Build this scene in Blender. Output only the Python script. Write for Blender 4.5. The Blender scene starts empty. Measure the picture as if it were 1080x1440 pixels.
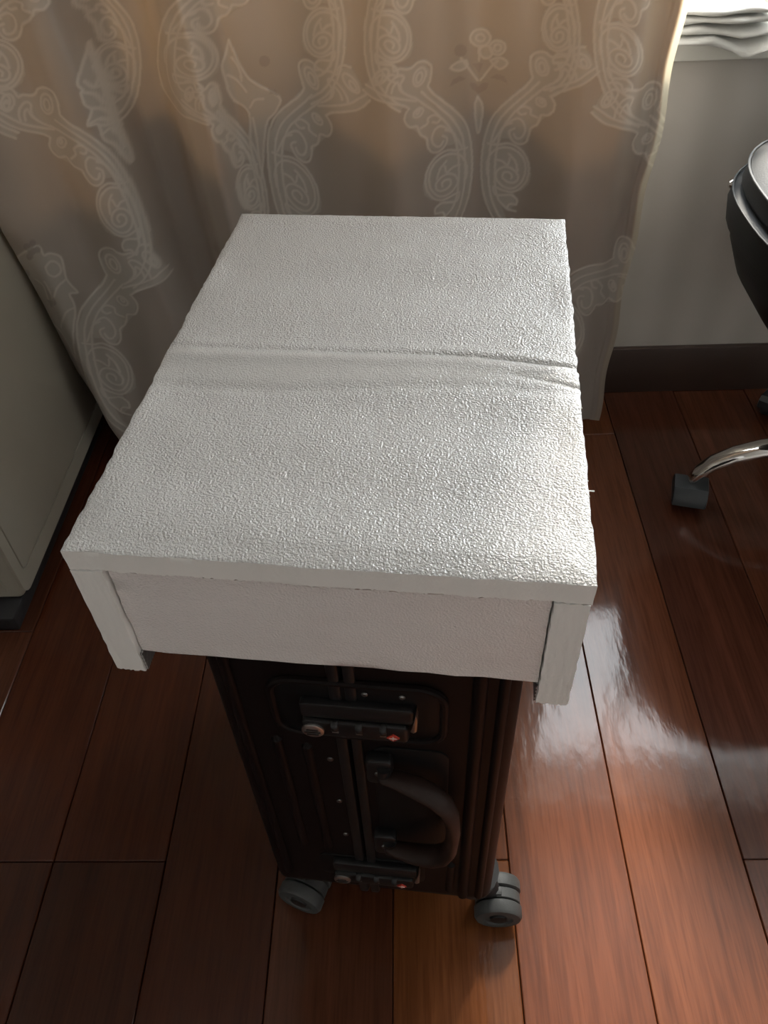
import bpy, bmesh, math, random
import numpy as np
from mathutils import Matrix, Vector

scene = bpy.context.scene
col = scene.collection
R = math.radians
random.seed(7)
rng = np.random.default_rng(7)

# ------------------------------------------------------------------ camera
cam_data = bpy.data.cameras.new('camera')
cam = bpy.data.objects.new('camera', cam_data)
col.objects.link(cam)
cam.matrix_world = Matrix(((0.9992384, 0.0185054, 0.0343530, 0.0),
                           (0.0110336, 0.7104597, -0.7036514, 0.0),
                           (-0.0374278, 0.7034946, 0.7097144, 1.2),
                           (0, 0, 0, 1)))
cam_data.sensor_fit = 'VERTICAL'
cam_data.sensor_height = 36.0
cam_data.lens = 1121.16 / 1440.0 * 36.0
cam_data.clip_start = 0.02
scene.camera = cam

# ------------------------------------------------------------------ light
SKY = 8.5
world = bpy.data.worlds.new('world')
scene.world = world
world.use_nodes = True
bg = world.node_tree.nodes['Background']
bg.inputs['Color'].default_value = (0.93, 0.97, 1.0, 1)
bg.inputs['Strength'].default_value = SKY

sun_d = bpy.data.lights.new('sun', 'SUN')
sun = bpy.data.objects.new('sun', sun_d)
col.objects.link(sun)
sun_d.energy = 8.0
sun.rotation_euler = Vector((-0.26 * 0.74, -0.966 * 0.74, -0.67)).to_track_quat('-Z', 'Y').to_euler()
sun_d.angle = R(9)
sun_d.color = (1.0, 0.92, 0.80)

WIN_X0, WIN_X1, WIN_Z0, WIN_Z1, WALL_Y = -0.62, 1.75, 0.775, 2.25, 1.60
portal_d = bpy.data.lights.new('window_portal', 'AREA')
portal_d.shape = 'RECTANGLE'
portal_d.size = WIN_X1 - WIN_X0
portal_d.size_y = WIN_Z1 - WIN_Z0
portal_d.cycles.is_portal = True
portal = bpy.data.objects.new('window_portal', portal_d)
col.objects.link(portal)
portal.location = ((WIN_X0 + WIN_X1) / 2, WALL_Y + 0.30, (WIN_Z0 + WIN_Z1) / 2)
portal.rotation_euler = (R(-90), 0, 0)

scene.view_settings.view_transform = 'Standard'
scene.view_settings.look = 'None'
scene.view_settings.exposure = 0.45
scene.view_settings.gamma = 1.0
scene.view_settings.use_curve_mapping = False
scene.cycles.max_bounces = 8
scene.cycles.diffuse_bounces = 5
scene.cycles.sample_clamp_indirect = 8.0


# ------------------------------------------------------------------ helpers
def link(name, me, mat=None, parent=None, smooth=None):
    o = bpy.data.objects.new(name, me)
    col.objects.link(o)
    if mat is not None and not me.materials:
        me.materials.append(mat)
    if parent is not None:
        o.parent = parent
    if smooth is not None:
        shade(me, smooth)
    return o


def shade(me, ang=35):
    for p in me.polygons:
        p.use_smooth = True
    me.set_sharp_from_angle(angle=R(ang))


def empty(name, loc=(0, 0, 0), rz=0.0):
    o = bpy.data.objects.new(name, None)
    col.objects.link(o)
    o.location = loc
    o.rotation_euler = (0, 0, rz)
    o.empty_display_size = 0.05
    return o


def tag(o, label=None, cat=None, group=None, kind=None):
    if label: o['label'] = label
    if cat: o['category'] = cat
    if group: o['group'] = group
    if kind: o['kind'] = kind
    return o


class MB:
    """collects shapes in one bmesh"""
    def __init__(self):
        self.bm = bmesh.new()

    def _merge(self, tmp, mat=None):
        if mat is not None:
            bmesh.ops.transform(tmp, matrix=mat, verts=tmp.verts)
        me = bpy.data.meshes.new('tmp')
        tmp.to_mesh(me)
        tmp.free()
        self.bm.from_mesh(me)
        bpy.data.meshes.remove(me)
        return self

    def box(self, x0, x1, y0, y1, z0, z1, bev=0.0, seg=2, mat=None):
        t = bmesh.new()
        bmesh.ops.create_cube(t, size=1)
        for v in t.verts:
            v.co = ((x0 + x1) / 2 + v.co.x * (x1 - x0), (y0 + y1) / 2 + v.co.y * (y1 - y0), (z0 + z1) / 2 + v.co.z * (z1 - z0))
        if bev > 0:
            bmesh.ops.bevel(t, geom=t.edges[:], offset=bev, segments=seg, profile=0.5, affect='EDGES')
        return self._merge(t, mat)

    def prism(self, pts, axis, a, b, bev=0.0, seg=2, mat=None):
        """extrude a 2-D outline along axis ('x','y','z') from a to b"""
        t = bmesh.new()
        def P(p, h):
            return {'x': (h, p[0], p[1]), 'y': (p[0], h, p[1]), 'z': (p[0], p[1], h)}[axis]
        va = [t.verts.new(P(p, a)) for p in pts]
        vb = [t.verts.new(P(p, b)) for p in pts]
        n = len(pts)
        fa = t.faces.new(va[::-1]); fb = t.faces.new(vb)
        for i in range(n):
            t.faces.new((va[i], va[(i + 1) % n], vb[(i + 1) % n], vb[i]))
        bmesh.ops.recalc_face_normals(t, faces=t.faces[:])
        if bev > 0:
            ed = [e for f in (fa, fb) for e in f.edges]
            bmesh.ops.bevel(t, geom=list(set(ed)), offset=bev, segments=seg, profile=0.5, affect='EDGES')
        return self._merge(t, mat)

    def tube(self, path, rad, n=10, closed=False, flat=None, up=(0, 0, 1), mat=None):
        """sweep a circle (or an ellipse: flat=(ra,rb)) along a polyline"""
        t = bmesh.new()
        pts = [Vector(p) for p in path]
        m = len(pts)
        rings = []
        for i, p in enumerate(pts):
            if closed:
                d = pts[(i + 1) % m] - pts[i - 1]
            else:
                d = pts[min(i + 1, m - 1)] - pts[max(i - 1, 0)]
            d.normalize()
            u = Vector(up)
            if abs(d.dot(u)) > 0.95: u = Vector((1, 0, 0))
            s = d.cross(u).normalized()
            w = s.cross(d).normalized()
            r = rad[i] if hasattr(rad, '__len__') else rad
            ra, rb = (r * flat[0], r * flat[1]) if flat else (r, r)
            rings.append([t.verts.new(p + s * (ra * math.cos(2 * math.pi * k / n)) + w * (rb * math.sin(2 * math.pi * k / n))) for k in range(n)])
        for i in range(m if closed else m - 1):
            a, b = rings[i], rings[(i + 1) % m]
            for k in range(n):
                t.faces.new((a[k], a[(k + 1) % n], b[(k + 1) % n], b[k]))
        if not closed:
            t.faces.new(rings[0][::-1]); t.faces.new(rings[-1])
        bmesh.ops.recalc_face_normals(t, faces=t.faces[:])
        return self._merge(t, mat)

    def lathe(self, prof, n=24, mat=None, sx=1.0, sy=1.0, power=2.0):
        """prof: (r, z) pairs; superellipse rings when power > 2"""
        t = bmesh.new()
        rings = []
        for r, z in prof:
            ring = []
            for k in range(n):
                a = 2 * math.pi * k / n
                c, s = math.cos(a), math.sin(a)
                g = (abs(c) ** power + abs(s) ** power) ** (-1.0 / power)
                ring.append(t.verts.new((sx * r * g * c, sy * r * g * s, z)))
            rings.append(ring)
        for a, b in zip(rings, rings[1:]):
            for k in range(n):
                t.faces.new((a[k], a[(k + 1) % n], b[(k + 1) % n], b[k]))
        t.faces.new(rings[0][::-1]); t.faces.new(rings[-1])
        bmesh.ops.recalc_face_normals(t, faces=t.faces[:])
        return self._merge(t, mat)

    def build(self, name, mat, parent=None, smooth=35):
        me = bpy.data.meshes.new(name)
        self.bm.to_mesh(me)
        self.bm.free()
        return link(name, me, mat, parent, smooth)


def rrect(x0, x1, z0, z1, r, n=6):
    pts = []
    for cx, cz, a0 in ((x1 - r, z1 - r, 0), (x0 + r, z1 - r, 90), (x0 + r, z0 + r, 180), (x1 - r, z0 + r, 270)):
        for k in range(n + 1):
            a = R(a0 + 90 * k / n)
            pts.append((cx + r * math.cos(a), cz + r * math.sin(a)))
    return pts


def grid_mesh(name, V, nu, nv):
    """V: (nu*nv,3) numpy, index i*nv+j"""
    i, j = np.meshgrid(np.arange(nu - 1), np.arange(nv - 1), indexing='ij')
    a = (i * nv + j).ravel()
    F = np.stack([a, a + nv, a + nv + 1, a + 1], 1)
    me = bpy.data.meshes.new(name)
    me.vertices.add(len(V)); me.vertices.foreach_set('co', V.astype(np.float32).ravel())
    me.loops.add(F.size); me.loops.foreach_set('vertex_index', F.astype(np.int32).ravel())
    me.polygons.add(len(F)); me.polygons.foreach_set('loop_start', np.arange(0, F.size, 4, dtype=np.int32))
    me.update(calc_edges=True)
    me.validate()
    me.polygons.foreach_set('use_smooth', np.ones(len(F), dtype=bool))
    return me


# ------------------------------------------------------------------ materials
def new_mat(name):
    m = bpy.data.materials.new(name)
    m.use_nodes = True
    nt = m.node_tree
    return m, nt, nt.nodes['Principled BSDF']


def N(nt, kind, **kw):
    n = nt.nodes.new(kind)
    for k, v in kw.items():
        if k in n.inputs: n.inputs[k].default_value = v
        else: setattr(n, k, v)
    return n


def L(nt, a, ao, b, bi):
    nt.links.new(a.outputs[ao], b.inputs[bi])


def simple(name, c, rough=0.5, metal=0.0, bump=0.0, scale=200, spec=0.5, coat=0.0, vary=0.0):
    m, nt, p = new_mat(name)
    p.inputs['Base Color'].default_value = (*c, 1)
    p.inputs['Roughness'].default_value = rough
    p.inputs['Metallic'].default_value = metal
    p.inputs['Specular IOR Level'].default_value = spec
    p.inputs['Coat Weight'].default_value = coat
    tc = N(nt, 'ShaderNodeTexCoord')
    nz = N(nt, 'ShaderNodeTexNoise', Scale=scale, Detail=4.0)
    L(nt, tc, 'Object', nz, 'Vector')
    if bump > 0:
        b = N(nt, 'ShaderNodeBump', Strength=bump, Distance=0.001)
        L(nt, nz, 'Fac', b, 'Height'); L(nt, b, 'Normal', p, 'Normal')
    if vary > 0:
        cr = N(nt, 'ShaderNodeValToRGB')
        cr.color_ramp.elements[0].position = 0.3; cr.color_ramp.elements[1].position = 0.7
        cr.color_ramp.elements[0].color = (*[x * (1 - vary) for x in c], 1)
        cr.color_ramp.elements[1].color = (*[min(1, x * (1 + vary)) for x in c], 1)
        n2 = N(nt, 'ShaderNodeTexNoise', Scale=max(3.0, scale / 30), Detail=3.0)
        L(nt, tc, 'Object', n2, 'Vector'); L(nt, n2, 'Fac', cr, 'Fac'); L(nt, cr, 'Color', p, 'Base Color')
    return m


def wood_mat():
    m, nt, p = new_mat('lacquered_wood')
    tc = N(nt, 'ShaderNodeTexCoord')
    oi = N(nt, 'ShaderNodeObjectInfo')
    mp = N(nt, 'ShaderNodeMapping')
    mp.inputs['Scale'].default_value = (1.0, 0.045, 1.0)
    L(nt, tc, 'Object', mp, 'Vector')
    add = N(nt, 'ShaderNodeVectorMath', operation='ADD')
    rv = N(nt, 'ShaderNodeMath', operation='MULTIPLY'); rv.inputs[1].default_value = 31.0
    L(nt, oi, 'Random', rv, 0)
    L(nt, mp, 'Vector', add, 0); L(nt, rv, 'Value', add, 1)
    n1 = N(nt, 'ShaderNodeTexNoise', Scale=55.0, Detail=6.0, Roughness=0.6, Distortion=0.6)
    n2 = N(nt, 'ShaderNodeTexNoise', Scale=260.0, Detail=3.0)
    n3 = N(nt, 'ShaderNodeTexNoise', Scale=9.0, Detail=2.0)
    for n in (n1, n2, n3): L(nt, add, 'Vector', n, 'Vector')
    cr = N(nt, 'ShaderNodeValToRGB')
    e = cr.color_ramp.elements
    e[0].position = 0.33; e[0].color = (0.74, 0.68, 0.64, 1)
    e[1].position = 0.68; e[1].color = (1.14, 1.12, 1.08, 1)
    L(nt, n1, 'Fac', cr, 'Fac')
    cr2 = N(nt, 'ShaderNodeValToRGB')
    e = cr2.color_ramp.elements
    e[0].position = 0.36; e[0].color = (0.80, 0.76, 0.74, 1)
    e[1].position = 0.55; e[1].color = (1, 1, 1, 1)
    L(nt, n2, 'Fac', cr2, 'Fac')
    cr3 = N(nt, 'ShaderNodeValToRGB')
    e = cr3.color_ramp.elements
    e[0].position = 0.3; e[0].color = (0.85, 0.82, 0.8, 1)
    e[1].position = 0.7; e[1].color = (1.08, 1.08, 1.1, 1)
    L(nt, n3, 'Fac', cr3, 'Fac')
    out = oi.outputs['Color']
    for c in (cr, cr2, cr3):
        mx = N(nt, 'ShaderNodeMix', data_type='RGBA', blend_type='MULTIPLY')
        mx.inputs[0].default_value = 1.0
        nt.links.new(out, mx.inputs[6]); nt.links.new(c.outputs['Color'], mx.inputs[7])
        out = mx.outputs[2]
    nt.links.new(out, p.inputs['Base Color'])
    p.inputs['Roughness'].default_value = 0.42
    p.inputs['Specular IOR Level'].default_value = 0.05
    p.inputs['Coat Weight'].default_value = 0.85
    p.inputs['Coat Roughness'].default_value = 0.11
    nb = N(nt, 'ShaderNodeTexNoise', Scale=38.0, Detail=3.0)
    mp2 = N(nt, 'ShaderNodeMapping'); mp2.inputs['Scale'].default_value = (1.0, 0.4, 1.0)
    L(nt, tc, 'Object', mp2, 'Vector'); L(nt, mp2, 'Vector', nb, 'Vector')
    b = N(nt, 'ShaderNodeBump', Strength=0.12, Distance=0.004)
    L(nt, nb, 'Fac', b, 'Height')
    b2 = N(nt, 'ShaderNodeBump', Strength=0.10, Distance=0.0006)
    L(nt, n1, 'Fac', b2, 'Height'); L(nt, b, 'Normal', b2, 'Normal')
    L(nt, b2, 'Normal', p, 'Normal'); L(nt, b, 'Normal', p, 'Coat Normal')
    return m


def foam_mat(name, c, bumps=0.6):
    m, nt, p = new_mat(name)
    tc = N(nt, 'ShaderNodeTexCoord')
    vo = N(nt, 'ShaderNodeTexVoronoi', Scale=620.0)
    nz = N(nt, 'ShaderNodeTexNoise', Scale=520.0, Detail=1.0)
    L(nt, tc, 'Object', vo, 'Vector'); L(nt, tc, 'Object', nz, 'Vector')
    b1 = N(nt, 'ShaderNodeBump', Strength=bumps, Distance=0.0016)
    L(nt, nz, 'Fac', b1, 'Height')
    b2 = N(nt, 'ShaderNodeBump', Strength=bumps * 0.35, Distance=0.0012)
    L(nt, vo, 'Distance', b2, 'Height'); L(nt, b1, 'Normal', b2, 'Normal')
    L(nt, b2, 'Normal', p, 'Normal')
    pr = N(nt, 'ShaderNodeAttribute', attribute_name='pressed')
    st = N(nt, 'ShaderNodeMapRange'); st.inputs['To Min'].default_value = bumps; st.inputs['To Max'].default_value = bumps * 0.35
    L(nt, pr, 'Fac', st, 'Value'); L(nt, st, 'Result', b1, 'Strength')
    p.inputs['Base Color'].default_value = (*c, 1)
    p.inputs['Roughness'].default_value = 0.18
    p.inputs['Specular IOR Level'].default_value = 1.0
    return m


def curtain_mat():
    m, nt, p = new_mat('curtain_fabric')
    at = N(nt, 'ShaderNodeAttribute', attribute_name='motif')
    sp = N(nt, 'ShaderNodeSeparateColor')
    L(nt, at, 'Color', sp, 'Color')
    def mixc(a, b, fac):
        mx = N(nt, 'ShaderNodeMix', data_type='RGBA')
        if isinstance(a, tuple): mx.inputs[6].default_value = (*a, 1)
        else: nt.links.new(a, mx.inputs[6])
        mx.inputs[7].default_value = (*b, 1)
        nt.links.new(fac, mx.inputs[0])
        return mx.outputs[2]
    c = mixc((0.335, 0.30, 0.265), (0.42, 0.395, 0.35), sp.outputs['Red'])
    c = mixc(c, (0.55, 0.52, 0.465), sp.outputs['Green'])
    c = mixc(c, (0.20, 0.18, 0.17), sp.outputs['Blue'])
    nt.links.new(c, p.inputs['Base Color'])
    mr = N(nt, 'ShaderNodeMapRange'); p.inputs['Specular IOR Level'].default_value = 0.8
    mr.inputs['To Min'].default_value = 0.30; mr.inputs['To Max'].default_value = 0.7
    nt.links.new(sp.outputs['Red'], mr.inputs['Value'])
    L(nt, mr, 'Result', p, 'Roughness')
    p.inputs['Sheen Weight'].default_value = 0.15
    p.inputs['Sheen Roughness'].default_value = 0.4
    tc = N(nt, 'ShaderNodeTexCoord')
    mp = N(nt, 'ShaderNodeMapping'); mp.inputs['Scale'].default_value = (1.0, 1.0, 0.35)
    L(nt, tc, 'Object', mp, 'Vector')
    wv = N(nt, 'ShaderNodeTexNoise', Scale=900.0, Detail=2.0)
    L(nt, mp, 'Vector', wv, 'Vector')
    b = N(nt, 'ShaderNodeBump', Strength=0.12, Distance=0.001)
    L(nt, wv, 'Fac', b, 'Height'); L(nt, b, 'Normal', p, 'Normal')
    tr = N(nt, 'ShaderNodeBsdfTranslucent')
    tr.inputs['Color'].default_value = (0.62, 0.36, 0.18, 1)
    mx = N(nt, 'ShaderNodeMixShader')
    sv = N(nt, 'ShaderNodeAttribute', attribute_name='selvedge')
    ml = N(nt, 'ShaderNodeMapRange'); ml.inputs['To Min'].default_value = 0.028; ml.inputs['To Max'].default_value = 0.30
    L(nt, sv, 'Fac', ml, 'Value'); L(nt, ml, 'Result', mx, 'Fac')
    tcol = N(nt, 'ShaderNodeMix', data_type='RGBA')
    tcol.inputs[6].default_value = (0.62, 0.34, 0.14, 1); tcol.inputs[7].default_value = (0.72, 0.64, 0.46, 1)
    nt.links.new(sv.outputs['Fac'], tcol.inputs[0]); nt.links.new(tcol.outputs[2], tr.inputs['Color'])
    out = nt.nodes['Material Output']
    L(nt, p, 'BSDF', mx, 1); L(nt, tr, 'BSDF', mx, 2); L(nt, mx, 'Shader', out, 'Surface')
    return m


def wallpaper_mat():
    m, nt, p = new_mat('wallpaper')
    tc = N(nt, 'ShaderNodeTexCoord')
    wv = N(nt, 'ShaderNodeTexWave', Scale=3.2, Distortion=0.4)
    wv.inputs['Detail'].default_value = 2.0
    L(nt, tc, 'Object', wv, 'Vector')
    nz = N(nt, 'ShaderNodeTexNoise', Scale=6.0, Detail=4.0)
    L(nt, tc, 'Object', nz, 'Vector')
    cr = N(nt, 'ShaderNodeValToRGB')
    cr.color_ramp.elements[0].color = (0.49, 0.465, 0.42, 1)
    cr.color_ramp.elements[1].color = (0.54, 0.51, 0.465, 1)
    L(nt, wv, 'Fac', cr, 'Fac')
    cr2 = N(nt, 'ShaderNodeValToRGB')
    cr2.color_ramp.elements[0].color = (0.9, 0.9, 0.9, 1); cr2.color_ramp.elements[1].color = (1.06, 1.06, 1.06, 1)
    L(nt, nz, 'Fac', cr2, 'Fac')
    mx = N(nt, 'ShaderNodeMix', data_type='RGBA', blend_type='MULTIPLY'); mx.inputs[0].default_value = 1.0
    nt.links.new(cr.outputs['Color'], mx.inputs[6]); nt.links.new(cr2.outputs['Color'], mx.inputs[7])
    nt.links.new(mx.outputs[2], p.inputs['Base Color'])
    p.inputs['Roughness'].default_value = 0.7
    return m


def glass_mat():
    m, nt, p = new_mat('window_glass')
    nt.nodes.remove(p)
    tr = N(nt, 'ShaderNodeBsdfTransparent')
    gl = N(nt, 'ShaderNodeBsdfGlossy', Roughness=0.02)
    mx = N(nt, 'ShaderNodeMixShader')
    mx.inputs['Fac'].default_value = 0.05
    L(nt, tr, 'BSDF', mx, 1); L(nt, gl, 'BSDF', mx, 2)
    L(nt, mx, 'Shader', nt.nodes['Material Output'], 'Surface')
    return m


def tape_mat():
    m, nt, p = new_mat('black_mesh_tape')
    tc = N(nt, 'ShaderNodeTexCoord')
    mp = N(nt, 'ShaderNodeMapping'); mp.inputs['Rotation'].default_value = (R(35), 0, 0)
    L(nt, tc, 'Object', mp, 'Vector')
    br = N(nt, 'ShaderNodeTexBrick', Scale=90.0)
    br.offset = 0.0
    br.inputs['Color1'].default_value = (0.012, 0.012, 0.014, 1); br.inputs['Color2'].default_value = (0.015, 0.015, 0.018, 1)
    br.inputs['Mortar'].default_value = (0.35, 0.35, 0.35, 1)
    br.inputs['Mortar Size'].default_value = 0.05
    L(nt, mp, 'Vector', br, 'Vector'); L(nt, br, 'Color', p, 'Base Color')
    p.inputs['Roughness'].default_value = 0.4
    return m


M = dict(
    wood=wood_mat(), foam=foam_mat('foam_top', (0.60, 0.60, 0.585), 0.95), foam2=foam_mat('foam_sheet', (0.86, 0.83, 0.82), 0.6),  # one foam: top darker, sheets lighter, light balance put into the colours
    foam_cut=simple('foam_cut_edge', (0.86, 0.86, 0.84), 0.6, bump=0.4, scale=260),
    curtain=curtain_mat(), wall=wallpaper_mat(), glass=glass_mat(), tape=tape_mat(),
    paint=simple('wall_paint', (0.80, 0.78, 0.74), 0.8, bump=0.1, scale=60),
    ceiling=simple('ceiling_paint', (0.78, 0.77, 0.74), 0.8, bump=0.1, scale=60),
    baseboard=simple('dark_baseboard', (0.055, 0.035, 0.028), 0.35, vary=0.25, scale=120, coat=0.2),
    sill=simple('sill_stone', (0.70, 0.70, 0.64), 0.35, vary=0.06, scale=150),
    white_frame=simple('white_frame', (0.8, 0.8, 0.78), 0.4, bump=0.05),
    cloth=simple('white_cotton', (0.60, 0.60, 0.565), 0.85, bump=0.6, scale=500, vary=0.05),
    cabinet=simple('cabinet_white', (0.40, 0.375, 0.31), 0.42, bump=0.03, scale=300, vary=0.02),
    black_base=simple('black_plastic_base', (0.018, 0.018, 0.02), 0.5),
    shell=simple('suitcase_shell', (0.009, 0.0062, 0.006), 0.40, spec=0.11, bump=0.12, scale=900, vary=0.06),
    shell_dark=simple('suitcase_recess', (0.005, 0.005, 0.0056), 0.42, spec=0.25, bump=0.1, scale=900),
    black=simple('black_plastic', (0.009, 0.009, 0.010), 0.35, bump=0.05, scale=600),
    handle=simple('brown_handle', (0.024, 0.012, 0.009), 0.5, spec=0.3, bump=0.15, scale=700, vary=0.1),
    rivet=simple('dark_steel', (0.22, 0.22, 0.22), 0.35, metal=1.0),
    silver=simple('silver_metal', (0.70, 0.69, 0.67), 0.28, metal=1.0),
    chrome=simple('chrome', (0.80, 0.79, 0.77), 0.07, metal=1.0),
    red=simple('red_enamel', (0.50, 0.05, 0.03), 0.35), pale=simple('pale_enamel', (0.75, 0.62, 0.58), 0.4),
    rubber=simple('grey_rubber', (0.055, 0.058, 0.058), 0.55, bump=0.2, scale=500, vary=0.08),
    leather=simple('black_leather', (0.012, 0.014, 0.015), 0.5, spec=0.35, bump=0.3, scale=420, vary=0.1),
    piping=simple('grey_piping', (0.06, 0.063, 0.063), 0.55),
    caster=simple('caster_plastic', (0.030, 0.036, 0.040), 0.3, bump=0.05),
)

# ------------------------------------------------------------------ room
X0, X1, Y0, Y1, ZC = -1.58, 2.45, -2.0, WALL_Y, 2.60
fl = tag(MB().box(X0, X1, Y0, Y1, -0.06, -0.016).build('floor', M['black_base']), kind='structure')
PW, PL, PX = 0.1700, 1.20, -0.0364
STRIP = {  # (end joint phase, plank colours along y; left ones have shade painted in)
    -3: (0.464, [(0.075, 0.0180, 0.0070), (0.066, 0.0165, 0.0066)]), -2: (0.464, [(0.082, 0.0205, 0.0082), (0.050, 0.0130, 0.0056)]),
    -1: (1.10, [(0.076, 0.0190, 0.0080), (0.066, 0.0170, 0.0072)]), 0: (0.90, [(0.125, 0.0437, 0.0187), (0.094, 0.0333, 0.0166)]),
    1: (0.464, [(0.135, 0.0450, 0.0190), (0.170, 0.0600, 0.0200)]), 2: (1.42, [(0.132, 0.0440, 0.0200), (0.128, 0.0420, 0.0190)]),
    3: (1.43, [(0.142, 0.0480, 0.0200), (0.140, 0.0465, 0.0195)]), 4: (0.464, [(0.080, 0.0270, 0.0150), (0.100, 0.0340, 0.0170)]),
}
k0 = math.floor((X0 - PX) / PW); k1 = math.ceil((X1 - PX) / PW)
for k in range(k0, k1):
    xa, xb = max(X0, PX + k * PW), min(X1, PX + (k + 1) * PW)
    if xb - xa < 0.01: continue
    # strip k lies between plank lines k and k+1
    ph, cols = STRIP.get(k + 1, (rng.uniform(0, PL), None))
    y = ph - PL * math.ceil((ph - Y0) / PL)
    while y < Y1 - 0.005:
        ya, yb = max(y, Y0), min(y + PL, Y1)
        if yb - ya > 0.01:
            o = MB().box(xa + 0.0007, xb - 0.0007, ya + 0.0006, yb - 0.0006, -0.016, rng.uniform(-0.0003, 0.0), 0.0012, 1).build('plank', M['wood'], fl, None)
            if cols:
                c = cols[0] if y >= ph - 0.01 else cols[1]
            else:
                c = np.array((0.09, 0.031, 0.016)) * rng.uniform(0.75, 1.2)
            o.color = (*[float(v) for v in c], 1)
        y += PL

TH = 0.24
w = MB()
w.box(X0, X1, Y1, Y1 + TH, -0.06, WIN_Z0 - 0.04)
w.box(X0, X1, Y1, Y1 + TH, WIN_Z1, ZC)
w.box(X0, WIN_X0, Y1, Y1 + TH, WIN_Z0 - 0.04, WIN_Z1)
w.box(WIN_X1, X1, Y1, Y1 + TH, WIN_Z0 - 0.04, WIN_Z1)
tag(w.build('wall_back', M['wall'], None, None), kind='structure')
tag(MB().box(X0 - 0.1, X0, Y0, Y1, -0.06, ZC).build('wall_left', M['paint'], None, None), kind='structure')
tag(MB().box(X1, X1 + 0.1, Y0, Y1, -0.06, ZC).build('wall_right', M['paint'], None, None), kind='structure')
tag(MB().box(X0, X1, Y0 - 0.1, Y0, -0.06, ZC).build('wall_front', M['paint'], None, None), kind='structure')
tag(MB().box(X0 - 0.1, X1 + 0.1, Y0 - 0.1, Y1 + TH, ZC, ZC + 0.1).build('ceiling', M['ceiling'], None, None), kind='structure')
tag(MB().box(X0, X1, Y1 - 0.014, Y1, 0.0, 0.125, 0.003).build('baseboard_back', M['baseboard']), kind='structure')
tag(MB().box(WIN_X0 - 0.03, WIN_X1 + 0.03, Y1 - 0.022, Y1 + TH, WIN_Z0 - 0.04, WIN_Z0, 0.004).build('trim_1', M['sill']), kind='structure')

wy = Y1 + 0.15
wf = MB()
wf.box(WIN_X0, WIN_X1, wy, wy + 0.06, WIN_Z0, WIN_Z0 + 0.05, 0.004)
wf.box(WIN_X0, WIN_X1, wy, wy + 0.06, WIN_Z1 - 0.05, WIN_Z1, 0.004)
for x in (WIN_X0, WIN_X1 - 0.05):
    wf.box(x, x + 0.05, wy, wy + 0.06, WIN_Z0, WIN_Z1, 0.004)
win = tag(wf.build('window_1', M['white_frame']), kind='structure')
for x in (-0.11, 0.82):
    MB().box(x, x + 0.045, wy, wy + 0.055, WIN_Z0 + 0.05, WIN_Z1 - 0.05, 0.004).build('mullion', M['white_frame'], win)
for xa, xb in ((WIN_X0 + 0.05, -0.11), (-0.065, 0.82), (0.865, WIN_X1 - 0.05)):
    MB().box(xa, xb, wy + 0.025, wy + 0.031, WIN_Z0 + 0.05, WIN_Z1 - 0.05).build('pane', M['glass'], win, None)


# ------------------------------------------------------------------ curtain
# CURTAIN-SURFACE-BEGIN
CURT_Y = 1.475
# fold lines: x at z=0.9, x at z=0.1, how far the fold stands into the room
FOLDS = [(-0.68, -0.66, 0.118), (-0.645, -0.625, 0.098), (-0.60, -0.575, 0.088), (-0.555, -0.50, 0.112), (-0.520, -0.442, 0.100),
         (-0.496, -0.416, -0.020), (-0.43, -0.375, -0.030), (-0.375, -0.340, 0.052), (-0.332, -0.296, 0.076), (-0.312, -0.272, -0.012),
         (-0.18, -0.17, -0.030), (-0.09, -0.085, 0.010), (-0.02, -0.01, 0.062), (0.05, 0.07, 0.022), (0.115, 0.150, -0.025), (0.20, 0.215, 0.006),
         (0.295, 0.300, 0.072), (0.36, 0.365, 0.062), (0.42, 0.412, 0.018), (0.452, 0.440, 0.030)]


def curtain_left(z):
    zz = np.array([0.0, 0.03, 0.10, 0.218, 0.392, 0.567, 0.70, 2.6])
    return np.interp(z, zz, [-0.655, -0.663, -0.690, -0.716, -0.720, -0.720, -0.722, -0.80]), \
           np.interp(z, zz, [0.030, 0.032, 0.045, 0.052, 0.080, 0.128, 0.135, 0.06])


def curtain_y(x, z):
    """room-side position of the curtain cloth at width x and height z (arrays)"""
    x = np.asarray(x, float); z = np.asarray(z, float)
    xl, dl = curtain_left(z)
    t = np.clip((z - 0.1) / 0.8, -0.2, 1.4)
    y = np.zeros(np.broadcast(x, z).shape)
    ker = ((-0.016, .1), (-0.008, .22), (0.0, .36), (0.008, .22), (0.016, .1))
    px = [xl] + [a * t + b * (1 - t) for a, b, c in FOLDS]
    pd = [dl] + [np.full_like(z, c) for a, b, c in FOLDS]
    for off, wt in ker:
        xo = np.maximum(x + off, xl)
        d = np.zeros_like(y) + pd[-1]
        for k in range(len(px) - 1):
            den = np.maximum(px[k + 1] - px[k], 1e-4)
            u = np.clip((xo - px[k]) / den, 0, 1)
            s = u * u * (3 - 2 * u)
            seg = pd[k] + (pd[k + 1] - pd[k]) * s
            d = np.where((xo >= px[k]) & (xo < np.maximum(px[k + 1], px[k] + 1e-4)), seg, d)
        y += wt * d
    soft = np.clip(0.55 + 0.5 * np.clip(z, 0, 1.0), 0, 1.05)
    rip = 0.004 * np.sin(x * 34 + z * 5 + 1.0) * np.sin(z * 7 + x * 6) + 0.003 * np.sin((x + .04 * z) * 95) * np.exp(-((x + 0.66) / 0.06) ** 2)
    return CURT_Y - y * (soft + (1.0 - soft) * np.clip((-0.47 - x) / 0.14, 0, 1)) + rip
# CURTAIN-SURFACE-END


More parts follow.
